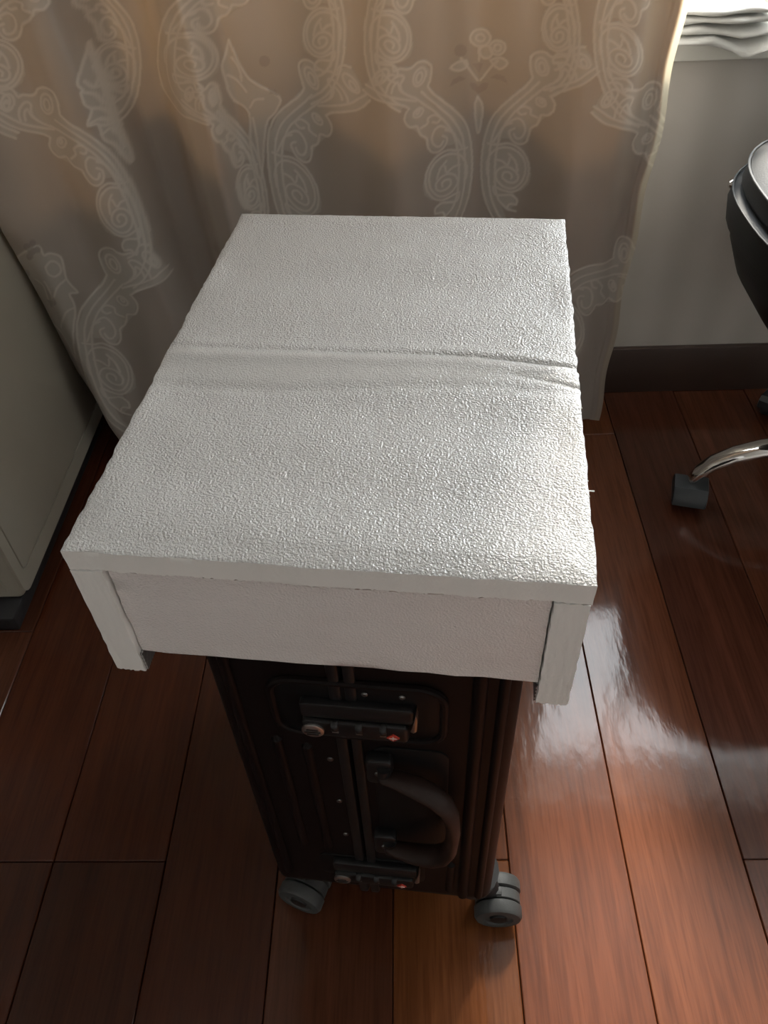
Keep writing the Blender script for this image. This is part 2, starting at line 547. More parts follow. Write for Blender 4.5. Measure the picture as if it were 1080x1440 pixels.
# woven design, as lines and closed areas on the cloth (width, height in metres)
WOVEN_LINES = [[-0.5602,0.7545,-0.5485,0.7417,-0.5321,0.7281,-0.5139,0.7065,-0.5008,0.6806,-0.4929,0.6495,-0.4868,0.6131,-0.4821,0.5744,-0.4794,0.535,-0.4799,0.5041,-0.4861,0.4724,-0.5027,0.448,-0.5259,0.4336],
  [-0.5732,0.7436,-0.5541,0.7326,-0.538,0.7196,-0.5198,0.699,-0.5061,0.6749,-0.4979,0.6466,-0.4922,0.6123,-0.4875,0.5743,-0.4856,0.5396,-0.4866,0.5102,-0.4928,0.4842,-0.5084,0.4612,-0.5305,0.4464],
  [-0.5868,0.7322,-0.5618,0.7227,-0.5428,0.711,-0.5258,0.6923,-0.5132,0.6705,-0.5044,0.645,-0.4983,0.6124,-0.4944,0.5771,-0.4924,0.5449,-0.4945,0.5189],
  [-0.6459,0.7958,-0.636,0.7953,-0.6279,0.7887,-0.625,0.7787,-0.6167,0.7809,-0.6047,0.7791,-0.5957,0.7827,-0.5876,0.7898,-0.573,0.794,-0.56,0.7892,-0.5569,0.7767,-0.5581,0.7635,-0.5602,0.7545],
  [-0.6646,0.7559,-0.6552,0.7442,-0.6436,0.7344,-0.6272,0.726,-0.6072,0.7189,-0.5955,0.7131],
  [-0.6623,0.7638,-0.6501,0.7532,-0.6377,0.7425,-0.6193,0.7329,-0.6012,0.7282,-0.583,0.7272],
  [-0.6331,0.7397,-0.6323,0.7527,-0.625,0.7649,-0.6159,0.7701,-0.6093,0.7663,-0.6132,0.7554,-0.61,0.7442,-0.6009,0.7361,-0.5896,0.7319],
  [-0.6259,0.7429,-0.6235,0.7535,-0.6174,0.7592,-0.614,0.7466,-0.6049,0.7385],
  [-0.5955,0.7131,-0.6014,0.7001,-0.5993,0.6883,-0.5906,0.6801,-0.5766,0.6832,-0.5719,0.6768,-0.5651,0.6682,-0.5522,0.6643,-0.5494,0.6533,-0.5428,0.6413,-0.5332,0.6368,-0.524,0.6413,-0.5191,0.6514,-0.5196,0.6615,-0.5263,0.6662],
  [-0.5109,0.6664,-0.5208,0.6783,-0.5319,0.6855,-0.54,0.6779,-0.5423,0.6624,-0.5353,0.6496,-0.5276,0.6485,-0.5242,0.6565],
  [-0.567,0.6814,-0.5533,0.6909,-0.554,0.7003,-0.5418,0.7064,-0.5325,0.6995,-0.5369,0.6919,-0.5446,0.6938],
  [-0.498,0.6359,-0.5054,0.6548,-0.5123,0.6692,-0.5235,0.6765],
  [-0.4924,0.6288,-0.5021,0.6328,-0.516,0.6373,-0.5289,0.6312,-0.5391,0.617,-0.546,0.5958,-0.5453,0.5739,-0.537,0.5568,-0.5244,0.5432,-0.5111,0.5388,-0.4982,0.5435],
  [-0.4861,0.5674,-0.488,0.59,-0.4934,0.6107,-0.5016,0.6253,-0.5148,0.6293,-0.5261,0.6244,-0.5356,0.6118,-0.54,0.5935,-0.5371,0.5733,-0.5293,0.5574,-0.5185,0.5474,-0.5067,0.5472,-0.4972,0.557,-0.4945,0.5702,-0.4983,0.5823,-0.5073,0.5907,-0.5186,0.5878,-0.5258,0.5777,-0.5257,0.5653,-0.5177,0.5587,-0.5079,0.5612,-0.5036,0.5694,-0.5058,0.5784,-0.5123,0.5801,-0.5172,0.5746,-0.5155,0.5674],
  [-0.5154,0.6172,-0.5236,0.6036,-0.5265,0.5843],
  [-0.5167,0.6084,-0.5122,0.5944,-0.5049,0.6013,-0.4964,0.6025],
  [-0.4982,0.5435,-0.4902,0.546,-0.4911,0.5297,-0.501,0.5309,-0.5138,0.5325,-0.5222,0.5233,-0.5216,0.5116],
  [-0.4945,0.5189,-0.5056,0.5022,-0.5192,0.4968],
  [-0.5216,0.5116,-0.5106,0.5119,-0.5056,0.5022],
  [-0.5673,0.7722,-0.5691,0.7653,-0.5734,0.7587,-0.5788,0.754,-0.5845,0.7522,-0.5892,0.7537,-0.592,0.758,-0.5925,0.7642,-0.5906,0.7711,-0.5867,0.7774,-0.5813,0.7818,-0.5757,0.7836,-0.5707,0.7825,-0.5679,0.7783,-0.5673,0.7722],
  [-0.5743,0.7689,-0.575,0.7651,-0.5774,0.7613,-0.5799,0.759,-0.583,0.7579,-0.5853,0.7588,-0.5864,0.7615,-0.5867,0.7651,-0.5859,0.7688,-0.5839,0.7723,-0.581,0.7749,-0.5784,0.7756,-0.5757,0.775,-0.5745,0.7724,-0.5743,0.7689],
  [-0.6341,0.7698,-0.6378,0.7649,-0.6426,0.7615,-0.6469,0.7606,-0.6507,0.762,-0.6525,0.7656,-0.6525,0.7706,-0.6507,0.7759,-0.647,0.7807,-0.6427,0.7837,-0.638,0.7849,-0.6343,0.7836,-0.6324,0.78,-0.6323,0.7751,-0.6341,0.7698],
  [-0.6404,0.7693,-0.6419,0.7666,-0.6436,0.7647,-0.6459,0.7635,-0.6475,0.7639,-0.6489,0.7652,-0.6488,0.7678,-0.6487,0.7703,-0.6472,0.7731,-0.6455,0.7749,-0.6432,0.7761,-0.6416,0.7757,-0.6403,0.7744,-0.6398,0.7721,-0.6404,0.7693],
  [-0.566,0.7091,-0.5687,0.7049,-0.5725,0.7014,-0.5772,0.6988,-0.5813,0.6981,-0.5842,0.6994,-0.5852,0.7023,-0.5848,0.7058,-0.5825,0.7096,-0.5787,0.7131,-0.574,0.7156,-0.5699,0.7163,-0.5667,0.7154,-0.5652,0.7129,-0.566,0.7091],
  [-0.5734,0.7089,-0.5745,0.7071,-0.576,0.7055,-0.5772,0.7049,-0.5787,0.7045,-0.5799,0.7049,-0.5802,0.7061,-0.5795,0.708,-0.5787,0.7094,-0.5772,0.711,-0.5756,0.712,-0.5741,0.7123,-0.5734,0.7116,-0.5731,0.7104,-0.5734,0.7089],
  [-0.5727,0.4589,-0.5858,0.4402,-0.6037,0.4264,-0.6262,0.4073,-0.6462,0.3821,-0.6589,0.3505,-0.6673,0.3095,-0.6742,0.2611,-0.6767,0.2058,-0.6699,0.1631,-0.6532,0.1166,-0.6316,0.0734,-0.6042,0.0439],
  [-0.559,0.4498,-0.5791,0.4289,-0.5969,0.4132,-0.6176,0.3946,-0.6357,0.3698,-0.6483,0.3382,-0.6555,0.2985,-0.6601,0.2525,-0.66,0.2077,-0.6555,0.1664,-0.6451,0.1255,-0.6251,0.0881,-0.5999,0.058],
  [-0.5452,0.4407,-0.5704,0.4182,-0.5906,0.401,-0.6099,0.3826,-0.625,0.3599,-0.6365,0.3297,-0.6445,0.2906,-0.6488,0.247,-0.6494,0.2056,-0.645,0.1689],
  [-0.4812,0.5086,-0.4904,0.5164,-0.4993,0.5121,-0.5025,0.5001,-0.5122,0.5057,-0.5256,0.5051,-0.5349,0.5092,-0.5437,0.5164,-0.5591,0.5157,-0.5741,0.5037,-0.5767,0.4869,-0.5752,0.4701,-0.5727,0.4589],
  [-0.4632,0.4355,-0.4699,0.4326,-0.4797,0.4317,-0.4987,0.4293,-0.5224,0.4259,-0.5356,0.4177],
  [-0.4661,0.4498,-0.4747,0.4504,-0.4862,0.4463,-0.508,0.4412,-0.5286,0.4384,-0.5488,0.4326],
  [-0.4911,0.4447,-0.493,0.4625,-0.5017,0.4816,-0.513,0.4914,-0.5203,0.4878,-0.516,0.473,-0.5189,0.4592,-0.5294,0.4485,-0.5419,0.4414],
  [-0.5003,0.4522,-0.5034,0.4674,-0.511,0.477,-0.5147,0.4618,-0.5247,0.4517],
  [-0.5356,0.4177,-0.5284,0.4017,-0.5308,0.3858,-0.5407,0.3738,-0.5553,0.3732,-0.56,0.363,-0.5666,0.3493,-0.579,0.3406,-0.5819,0.326,-0.5885,0.3099,-0.5993,0.3062,-0.61,0.3169,-0.6164,0.3323,-0.6158,0.3451,-0.6082,0.3485],
  [-0.6281,0.355,-0.615,0.3671,-0.602,0.3705,-0.5926,0.3584,-0.5895,0.3374,-0.5967,0.3227,-0.6059,0.324,-0.6098,0.3363],
  [-0.5649,0.3667,-0.5782,0.3752,-0.5778,0.3875,-0.5916,0.3949,-0.602,0.389,-0.5965,0.3774,-0.5876,0.3783],
  [-0.6472,0.3238,-0.6358,0.3425,-0.626,0.3583,-0.6116,0.3636],
  [-0.6569,0.3219,-0.6399,0.3149,-0.6197,0.315,-0.6039,0.3006,-0.5921,0.2788,-0.5846,0.2507,-0.586,0.222,-0.5941,0.1997,-0.6073,0.1869,-0.6241,0.1868,-0.6415,0.1986],
  [-0.6624,0.2461,-0.6614,0.2745,-0.6531,0.2954,-0.6401,0.3051,-0.6214,0.3051,-0.6066,0.2935,-0.5957,0.2725,-0.5909,0.2475,-0.5936,0.2218,-0.6023,0.2038,-0.6143,0.1958,-0.6303,0.1997,-0.6427,0.2171,-0.6475,0.2367,-0.6429,0.2495,-0.6303,0.2558,-0.6153,0.2486,-0.606,0.2315,-0.6061,0.2157,-0.6152,0.2101,-0.6289,0.2176,-0.635,0.2302,-0.6322,0.2402,-0.6233,0.2401,-0.6166,0.2312,-0.6183,0.223],
  [-0.62,0.288,-0.6089,0.2672,-0.6054,0.2403],
  [-0.6182,0.2764,-0.6236,0.2597,-0.6342,0.2716,-0.6469,0.2795],
  [-0.6415,0.1986,-0.6525,0.2104,-0.65,0.1865,-0.6371,0.1801,-0.6199,0.178,-0.6092,0.1618,-0.6098,0.1468],
  [-0.645,0.1689,-0.6302,0.1409,-0.6122,0.1285],
  [-0.6098,0.1468,-0.624,0.1518,-0.6302,0.1409],
  [-0.5656,0.4844,-0.5637,0.476,-0.559,0.4698,-0.5534,0.4658,-0.5473,0.466,-0.5425,0.4694,-0.5395,0.476,-0.5387,0.4846,-0.5407,0.4929,-0.5446,0.4999,-0.5505,0.5033,-0.5565,0.5031,-0.5617,0.4993,-0.5648,0.4929,-0.5656,0.4844],
  [-0.5584,0.483,-0.557,0.4788,-0.555,0.4747,-0.552,0.4728,-0.5489,0.4729,-0.5463,0.4751,-0.5451,0.4786,-0.5445,0.4837,-0.5456,0.4885,-0.548,0.4919,-0.551,0.4939,-0.554,0.4938,-0.5566,0.4916,-0.5578,0.4882,-0.5584,0.483],
  [-0.4911,0.4841,-0.4869,0.4758,-0.4822,0.4684,-0.4782,0.4627,-0.4752,0.4608,-0.4739,0.4631,-0.4742,0.4696,-0.4763,0.4786,-0.4795,0.4884,-0.4835,0.4968,-0.4877,0.5017,-0.4916,0.5019,-0.4939,0.4982,-0.4937,0.4918,-0.4911,0.4841],
  [-0.4845,0.4796,-0.4833,0.475,-0.4813,0.4711,-0.4795,0.468,-0.478,0.4665,-0.4771,0.4671,-0.4767,0.4701,-0.4776,0.4738,-0.4789,0.4784,-0.4805,0.4828,-0.4823,0.4859,-0.484,0.4868,-0.4849,0.4862,-0.4854,0.4833,-0.4845,0.4796],
  [-0.5663,0.4019,-0.5635,0.3981,-0.5598,0.3946,-0.5552,0.3934,-0.5509,0.3943,-0.5477,0.3971,-0.5465,0.4009,-0.5472,0.4054,-0.5496,0.4098,-0.5537,0.4126,-0.5583,0.4138,-0.5626,0.413,-0.5654,0.4108,-0.567,0.4065,-0.5663,0.4019],
  [-0.5587,0.405,-0.5578,0.4031,-0.5564,0.4017,-0.555,0.4009,-0.5532,0.4016,-0.5524,0.4025,-0.5521,0.4041,-0.5525,0.406,-0.5534,0.4079,-0.5548,0.4094,-0.5566,0.4096,-0.5579,0.4095,-0.5588,0.4086,-0.5591,0.407,-0.5587,0.405],
  [0.0413,0.7507,0.0511,0.7372,0.0677,0.7243,0.0895,0.7028,0.1071,0.6797,0.1174,0.6543,0.1226,0.6238,0.1243,0.59,0.1208,0.5534,0.1128,0.523,0.0962,0.492,0.072,0.4705,0.0439,0.458],
  [0.0299,0.7441,0.0446,0.7295,0.0599,0.7164,0.0801,0.6969,0.0962,0.6736,0.1057,0.6489,0.11,0.6187,0.1114,0.5852,0.1085,0.5535,0.1014,0.5258,0.0882,0.502,0.0667,0.4823,0.0402,0.4695],
  [0.0184,0.7377,0.0367,0.7217,0.0533,0.7085,0.0713,0.691,0.085,0.6702,0.0936,0.6462,0.0983,0.6172,0.0993,0.5857,0.0972,0.5567,0.0903,0.533],
  [-0.0385,0.7958,-0.0262,0.7986,-0.0172,0.794,-0.0149,0.7848,-0.0052,0.7872,0.0072,0.784,0.0158,0.7855,0.0235,0.7899,0.0352,0.7901,0.0454,0.7829,0.0466,0.7708,0.0442,0.7586,0.0413,0.7507],
  [-0.0673,0.7486,-0.0562,0.7419,-0.0429,0.738,-0.0237,0.7355,-0.0018,0.73,0.0088,0.7226],
  [-0.0626,0.7579,-0.0486,0.7532,-0.0347,0.748,-0.014,0.7431,0.0048,0.7373,0.0207,0.7318],
  [-0.0298,0.7466,-0.0269,0.7592,-0.017,0.7719,-0.0057,0.7773,0.001,0.773,-0.0042,0.7636,-0.0023,0.7531,0.006,0.7446,0.016,0.7384],
  [-0.0205,0.7514,-0.0164,0.7615,-0.0085,0.7673,-0.006,0.7558,0.0023,0.7473],
  [0.0088,0.7226,0.0018,0.7123,0.0026,0.7016,0.0099,0.6921,0.0216,0.6906,0.0247,0.6833,0.0293,0.6732,0.0393,0.6661,0.0408,0.6555,0.0457,0.6432,0.0557,0.6394,0.0673,0.6444,0.0747,0.6536,0.075,0.6623,0.0675,0.6672],
  [0.0874,0.6661,0.0758,0.6781,0.0626,0.6844,0.0526,0.6773,0.0484,0.6627,0.0546,0.6509,0.0635,0.6505,0.0685,0.6578],
  [0.0288,0.6859,0.0408,0.6906,0.0412,0.6994,0.0538,0.7038,0.0637,0.6976,0.0576,0.6907,0.0494,0.6921],
  [0.1036,0.6388,0.0938,0.6554,0.0858,0.6687,0.0722,0.6766],
  [0.1134,0.6345,0.0955,0.6353,0.0767,0.6405,0.06,0.6343,0.0471,0.621,0.0384,0.6028,0.0375,0.5833,0.0435,0.5664,0.0559,0.5538,0.0716,0.5512,0.0886,0.5551],
  [0.1134,0.5798,0.1143,0.6002,0.1076,0.6171,0.095,0.6287,0.0775,0.6331,0.0626,0.6281,0.0502,0.6159,0.0439,0.5995,0.0449,0.5813,0.0521,0.5668,0.0635,0.5584,0.0781,0.5591,0.0914,0.5668,0.0974,0.5787,0.0935,0.5899,0.082,0.5977,0.0678,0.5955,0.0577,0.5849,0.0567,0.5738,0.0652,0.5684,0.0781,0.5716,0.0847,0.5785,0.0826,0.5863,0.0744,0.5881,0.0677,0.5833,0.069,0.5767],
  [0.0748,0.6222,0.0632,0.6091,0.0577,0.591],
  [0.0724,0.6138,0.0763,0.6014,0.0869,0.6073,0.1,0.6084],
  [0.0886,0.5551,0.1012,0.5578,0.0968,0.5427,0.0831,0.5438,0.0675,0.5453,0.0563,0.5359,0.0559,0.5256],
  [0.0903,0.533,0.0741,0.5186,0.057,0.5126],
  [0.0559,0.5256,0.0693,0.5268,0.0741,0.5186],
  [0.0375,0.7687,0.0353,0.7625,0.0315,0.7578,0.0268,0.7553,0.0222,0.755,0.0185,0.7579,0.0167,0.7624,0.0169,0.7682,0.0191,0.774,0.0229,0.7784,0.0276,0.7811,0.0322,0.7811,0.0357,0.779,0.0377,0.7745,0.0375,0.7687],
  [0.0319,0.7673,0.0307,0.7641,0.0287,0.7614,0.0263,0.7598,0.024,0.7597,0.0222,0.7611,0.0213,0.7639,0.0215,0.7672,0.0227,0.7704,0.0247,0.7731,0.0271,0.7747,0.0294,0.7748,0.0311,0.7734,0.032,0.7706,0.0319,0.7673],
  [-0.0273,0.7748,-0.0322,0.7689,-0.0381,0.7644,-0.0438,0.7615,-0.0482,0.7613,-0.0503,0.7637,-0.0496,0.7687,-0.0465,0.7747,-0.0415,0.7808,-0.0356,0.7856,-0.03,0.7881,-0.0258,0.7876,-0.0238,0.7849,-0.0243,0.7804,-0.0273,0.7748],
  [-0.0349,0.7724,-0.0368,0.7694,-0.0393,0.7667,-0.0418,0.7652,-0.044,0.7646,-0.0453,0.7654,-0.0455,0.7675,-0.0445,0.7705,-0.0426,0.7734,-0.0401,0.7761,-0.0375,0.7779,-0.0354,0.7782,-0.0341,0.7774,-0.0339,0.7753,-0.0349,0.7724],
  [0.0322,0.7106,0.0299,0.7077,0.0266,0.7054,0.0228,0.705,0.0195,0.7057,0.0173,0.7075,0.0165,0.7102,0.0174,0.7134,0.0197,0.7163,0.023,0.7182,0.0267,0.719,0.03,0.7183,0.0323,0.7165,0.0331,0.7135,0.0322,0.7106],
  [0.0266,0.7127,0.0256,0.7113,0.0244,0.7106,0.0231,0.7103,0.022,0.7103,0.0213,0.7113,0.0212,0.7124,0.0216,0.7134,0.0225,0.7148,0.0238,0.7156,0.0251,0.7162,0.0262,0.7159,0.0269,0.7152,0.027,0.7138,0.0266,0.7127],
  [0.2173,0.7548,0.2083,0.7406,0.1922,0.7267,0.1721,0.7066,0.1561,0.6845,0.1467,0.6593,0.1421,0.6288,0.1411,0.596,0.1453,0.56,0.1537,0.53,0.1702,0.4992,0.1942,0.4777,0.2223,0.4664],
  [0.2281,0.7493,0.2149,0.7334,0.2001,0.7195,0.181,0.7001,0.1665,0.6779,0.1581,0.6533,0.1545,0.6239,0.1537,0.5909,0.1572,0.5598,0.1645,0.5328,0.1777,0.5087,0.1992,0.4892,0.2255,0.4785],
  [0.2387,0.7442,0.2224,0.7269,0.2068,0.7118,0.1897,0.6938,0.1771,0.6735,0.1695,0.6504,0.1657,0.6216,0.1654,0.5907,0.1679,0.562,0.175,0.5388],
  [0.2878,0.8121,0.2769,0.8105,0.269,0.8038,0.2672,0.7945,0.2587,0.7947,0.2478,0.7902,0.2401,0.7908,0.2329,0.7947,0.2221,0.7938,0.2126,0.7862,0.2118,0.7739,0.2144,0.7624,0.2173,0.7548],
  [0.3157,0.7759,0.3056,0.7664,0.2934,0.758,0.2761,0.7495,0.2569,0.7393,0.2474,0.7311],
  [0.3112,0.7834,0.2981,0.7748,0.2857,0.7648,0.2672,0.7542,0.2507,0.7457,0.2367,0.7386],
  [0.2813,0.7619,0.2784,0.7732,0.2692,0.7827,0.2592,0.7853,0.2534,0.7805,0.2581,0.7722,0.2566,0.7619,0.2494,0.7524,0.2409,0.745],
  [0.2727,0.7639,0.269,0.7726,0.2619,0.7764,0.2599,0.7647,0.2528,0.7553],
  [0.2474,0.7311,0.2539,0.7219,0.2536,0.711,0.2472,0.7013,0.2369,0.6983,0.2343,0.6909,0.2304,0.6808,0.2214,0.6723,0.2202,0.6618,0.216,0.649,0.2063,0.6437,0.1947,0.6474,0.1872,0.6567,0.1867,0.6656,0.1939,0.6703],
  [0.1749,0.6696,0.1855,0.6811,0.1984,0.6875,0.2083,0.6816,0.2128,0.6679,0.2072,0.6551,0.1983,0.6537,0.1933,0.6609],
  [0.2306,0.6927,0.2194,0.6959,0.2188,0.7044,0.2065,0.7075,0.1968,0.7008,0.203,0.694,0.2111,0.6964],
  [0.1602,0.6436,0.169,0.6595,0.1763,0.6723,0.1891,0.6795],
  [0.151,0.6395,0.1679,0.6396,0.1856,0.6437,0.2022,0.6384,0.2152,0.6268,0.2239,0.6104,0.2253,0.5915,0.2201,0.5735,0.2084,0.5597,0.1929,0.5559,0.1762,0.5602],
  [0.1519,0.5855,0.1506,0.6059,0.1568,0.6221,0.1686,0.6327,0.1851,0.6363,0.1999,0.6321,0.2124,0.6215,0.2189,0.6063,0.2184,0.5879,0.2119,0.5727,0.2007,0.5636,0.1862,0.5636,0.1733,0.5719,0.1673,0.584,0.1708,0.5944,0.1816,0.6017,0.1956,0.5992,0.2059,0.5901,0.2071,0.5793,0.1987,0.5733,0.1859,0.5759,0.1794,0.583,0.1813,0.5909,0.1891,0.5923,0.196,0.5872,0.1948,0.5811],
  [0.188,0.6254,0.1997,0.6134,0.2057,0.5961],
  [0.1904,0.6178,0.187,0.6049,0.1767,0.6112,0.1642,0.6133],
  [0.1762,0.5602,0.1641,0.5637,0.1686,0.5487,0.1817,0.5491,0.1971,0.5504,0.2085,0.5422,0.2091,0.5321],
  [0.175,0.5388,0.1911,0.5241,0.2082,0.5192],
  [0.2091,0.5321,0.1957,0.5326,0.1911,0.5241],
  [0.2205,0.7727,0.2227,0.7671,0.2264,0.7627,0.2307,0.7605,0.2349,0.7609,0.2382,0.7636,0.2396,0.7685,0.2395,0.7738,0.2372,0.7793,0.2338,0.7834,0.2295,0.7855,0.2253,0.7852,0.222,0.7826,0.2202,0.7783,0.2205,0.7727],
  [0.2258,0.772,0.2271,0.7686,0.2288,0.7664,0.2311,0.765,0.2331,0.7653,0.2347,0.7669,0.2356,0.7693,0.2353,0.7726,0.2342,0.7756,0.2323,0.7781,0.2302,0.7792,0.228,0.7792,0.2264,0.7777,0.2255,0.7753,0.2258,0.772],
  [0.2782,0.7883,0.2828,0.7844,0.2882,0.7819,0.2936,0.7811,0.2975,0.7824,0.2994,0.7855,0.2988,0.7898,0.2956,0.7947,0.2909,0.7988,0.2855,0.8012,0.2804,0.8018,0.2767,0.8002,0.2749,0.7969,0.2755,0.7925,0.2782,0.7883],
  [0.2851,0.7885,0.287,0.7861,0.2893,0.7845,0.2916,0.7839,0.2937,0.784,0.2947,0.7855,0.2948,0.7876,0.2938,0.79,0.2921,0.7921,0.2897,0.7939,0.2874,0.7946,0.2855,0.7941,0.2843,0.7929,0.2843,0.7906,0.2851,0.7885],
  [0.2269,0.7164,0.229,0.714,0.2321,0.7124,0.2355,0.7119,0.2384,0.7132,0.2404,0.7151,0.241,0.7181,0.2402,0.7208,0.2379,0.7235,0.235,0.7248,0.2316,0.7253,0.2286,0.7244,0.2267,0.7221,0.2259,0.7195,0.2269,0.7164],
  [0.2319,0.7192,0.2327,0.7182,0.234,0.7172,0.2352,0.717,0.2361,0.7175,0.2366,0.7185,0.2367,0.7196,0.2364,0.7206,0.2354,0.7219,0.2343,0.7225,0.2332,0.7227,0.2322,0.7223,0.2316,0.7216,0.2315,0.7205,0.2319,0.7192],
  [0.434,0.6999,0.4459,0.6862,0.4652,0.6728,0.4899,0.6542,0.5103,0.6332,0.5249,0.6066,0.5362,0.5723,0.5448,0.534,0.5493,0.491,0.5485,0.4536,0.5394,0.4124,0.5202,0.3814,0.4946,0.3621],
  [0.4245,0.6897,0.4412,0.6762,0.4589,0.663,0.4825,0.6443,0.502,0.6227,0.5155,0.5971,0.5257,0.5638,0.5341,0.5253,0.5378,0.4881,0.5373,0.4537,0.5298,0.4217,0.5125,0.3942,0.4884,0.3751],
  [0.414,0.6806,0.4351,0.6662,0.4536,0.6536,0.4753,0.6356,0.4925,0.6151,0.5053,0.5902,0.5156,0.558,0.523,0.522,0.5271,0.4877,0.5255,0.4582],
  [0.3332,0.7579,0.3457,0.7585,0.3561,0.7526,0.3605,0.7422,0.371,0.7441,0.3876,0.7385,0.399,0.738,0.4079,0.7424,0.4211,0.7429,0.432,0.7366,0.4353,0.7232,0.4353,0.7093,0.434,0.6999],
  [0.3125,0.7131,0.3255,0.7018,0.3407,0.6927,0.3617,0.6858,0.3902,0.6739,0.4062,0.6627],
  [0.3155,0.7222,0.3313,0.7122,0.3473,0.702,0.3711,0.6929,0.3972,0.6812,0.4177,0.6741],
  [0.3527,0.6996,0.3533,0.7136,0.3611,0.7272,0.3727,0.7325,0.3821,0.7266,0.3779,0.7162,0.3833,0.7028,0.3971,0.6896,0.4112,0.681],
  [0.3617,0.7038,0.364,0.7154,0.3717,0.7211,0.3777,0.707,0.391,0.6942],
  [0.4062,0.6627,0.4,0.6507,0.4038,0.637,0.4145,0.626,0.4265,0.6271,0.4307,0.6198,0.4369,0.6099,0.4477,0.6042,0.4513,0.5924,0.4587,0.5791,0.47,0.5745,0.4808,0.5811,0.4862,0.593,0.4846,0.6035,0.4764,0.6074],
  [0.4955,0.6112,0.4823,0.6215,0.468,0.6268,0.459,0.6183,0.4575,0.6015,0.4665,0.5879,0.4757,0.5878,0.4792,0.597],
  [0.4343,0.6237,0.4447,0.632,0.4434,0.6421,0.4549,0.6487,0.4665,0.6419,0.4618,0.6331,0.4527,0.6349],
  [0.5156,0.5853,0.5037,0.6007,0.4935,0.6138,0.4791,0.619],
  [0.5252,0.583,0.5093,0.5783,0.4908,0.5784,0.4754,0.5691,0.4646,0.5534,0.4594,0.5313,0.4624,0.5087,0.4719,0.4899,0.487,0.4767,0.5037,0.4746,0.5194,0.4833],
  [0.537,0.5196,0.5336,0.5433,0.5238,0.5611,0.5102,0.5702,0.493,0.5703,0.4792,0.5623,0.4687,0.5479,0.4656,0.5285,0.4703,0.5072,0.4805,0.4913,0.4938,0.4825,0.5086,0.4849,0.5195,0.4978,0.5227,0.5135,0.5168,0.5249,0.5045,0.5305,0.4911,0.525,0.4825,0.5129,0.4838,0.5,0.4939,0.4937,0.5061,0.4994,0.5109,0.5094,0.5072,0.5179,0.4991,0.5179,0.4934,0.5109,0.496,0.5037],
  [0.4926,0.5568,0.4836,0.5404,0.4813,0.5199],
  [0.4919,0.5473,0.4983,0.5334,0.5071,0.543,0.519,0.5484],
  [0.5194,0.4833,0.5305,0.4906,0.5295,0.4716,0.5164,0.4687,0.5004,0.4678,0.4909,0.4559,0.4926,0.4439],
  [0.5255,0.4582,0.5126,0.4377,0.4965,0.4286],
  [0.4926,0.4439,0.5059,0.4468,0.5126,0.4377],
  [0.4273,0.7191,0.4262,0.712,0.4234,0.7059,0.4192,0.7019,0.4143,0.7013,0.4096,0.7042,0.4062,0.7098,0.405,0.7168,0.4064,0.7235,0.4099,0.7288,0.4146,0.732,0.4194,0.7326,0.4235,0.7305,0.4263,0.7257,0.4273,0.7191],
  [0.4218,0.7168,0.4213,0.7128,0.4199,0.7094,0.4178,0.7072,0.4152,0.707,0.4128,0.7087,0.4115,0.7115,0.4107,0.7157,0.4115,0.7194,0.413,0.7228,0.4153,0.7246,0.4179,0.7247,0.42,0.7235,0.4214,0.7206,0.4218,0.7168],
  [0.3497,0.7313,0.3456,0.7258,0.3404,0.7217,0.3347,0.7203,0.3302,0.7213,0.3273,0.7251,0.327,0.7303,0.3292,0.7362,0.3332,0.7417,0.3384,0.7457,0.3438,0.7474,0.3484,0.7461,0.3511,0.7427,0.3514,0.7376,0.3497,0.7313],
  [0.3419,0.7304,0.3405,0.7274,0.3384,0.7251,0.3361,0.7238,0.3339,0.7238,0.3324,0.7251,0.3318,0.7275,0.332,0.7308,0.3334,0.7337,0.3358,0.7357,0.3381,0.737,0.3403,0.737,0.3418,0.7357,0.3424,0.7333,0.3419,0.7304],
  [0.4328,0.6526,0.4314,0.6485,0.4285,0.6455,0.4252,0.6434,0.4218,0.6434,0.4191,0.6451,0.4178,0.6482,0.4181,0.652,0.4199,0.6557,0.4228,0.6587,0.4263,0.6603,0.4294,0.6607,0.4317,0.6594,0.4331,0.6564,0.4328,0.6526],
  [0.4271,0.6535,0.4264,0.6519,0.4256,0.6502,0.4244,0.6495,0.4233,0.6495,0.4224,0.6503,0.4221,0.6516,0.4223,0.6532,0.4229,0.6548,0.424,0.6561,0.4252,0.6568,0.4264,0.6568,0.4269,0.6564,0.4273,0.6551,0.4271,0.6535],
  [-0.3128,0.7323,-0.3087,0.7163,-0.3009,0.6995,-0.289,0.6794,-0.278,0.66,-0.2708,0.6368,-0.2662,0.6079,-0.2634,0.5766,-0.2636,0.5423,-0.2665,0.5137,-0.2741,0.4828,-0.2858,0.463,-0.2976,0.4608],
  [-0.3168,0.729,-0.3106,0.7113,-0.3039,0.694,-0.2937,0.6724,-0.2838,0.6526,-0.2771,0.6304,-0.2732,0.6025,-0.2705,0.571,-0.2706,0.5412,-0.273,0.5148,-0.2791,0.4912,-0.289,0.4749,-0.2995,0.4731],
  [-0.321,0.7255,-0.3131,0.7067,-0.3062,0.6886,-0.2976,0.6676,-0.2896,0.6477,-0.2838,0.6261,-0.2797,0.5992,-0.2774,0.5699,-0.277,0.5423,-0.2796,0.5196],
  [-0.3573,0.7812,-0.3486,0.783,-0.3418,0.7792,-0.3399,0.7709,-0.3339,0.7734,-0.3278,0.7698,-0.3241,0.7702,-0.3212,0.7733,-0.317,0.7707,-0.313,0.7611,-0.3119,0.7494,-0.3122,0.7388,-0.3128,0.7323],
  [-0.3755,0.7415,-0.3669,0.7343,-0.3572,0.7286,-0.3433,0.7255,-0.3295,0.7207,-0.3242,0.7131],
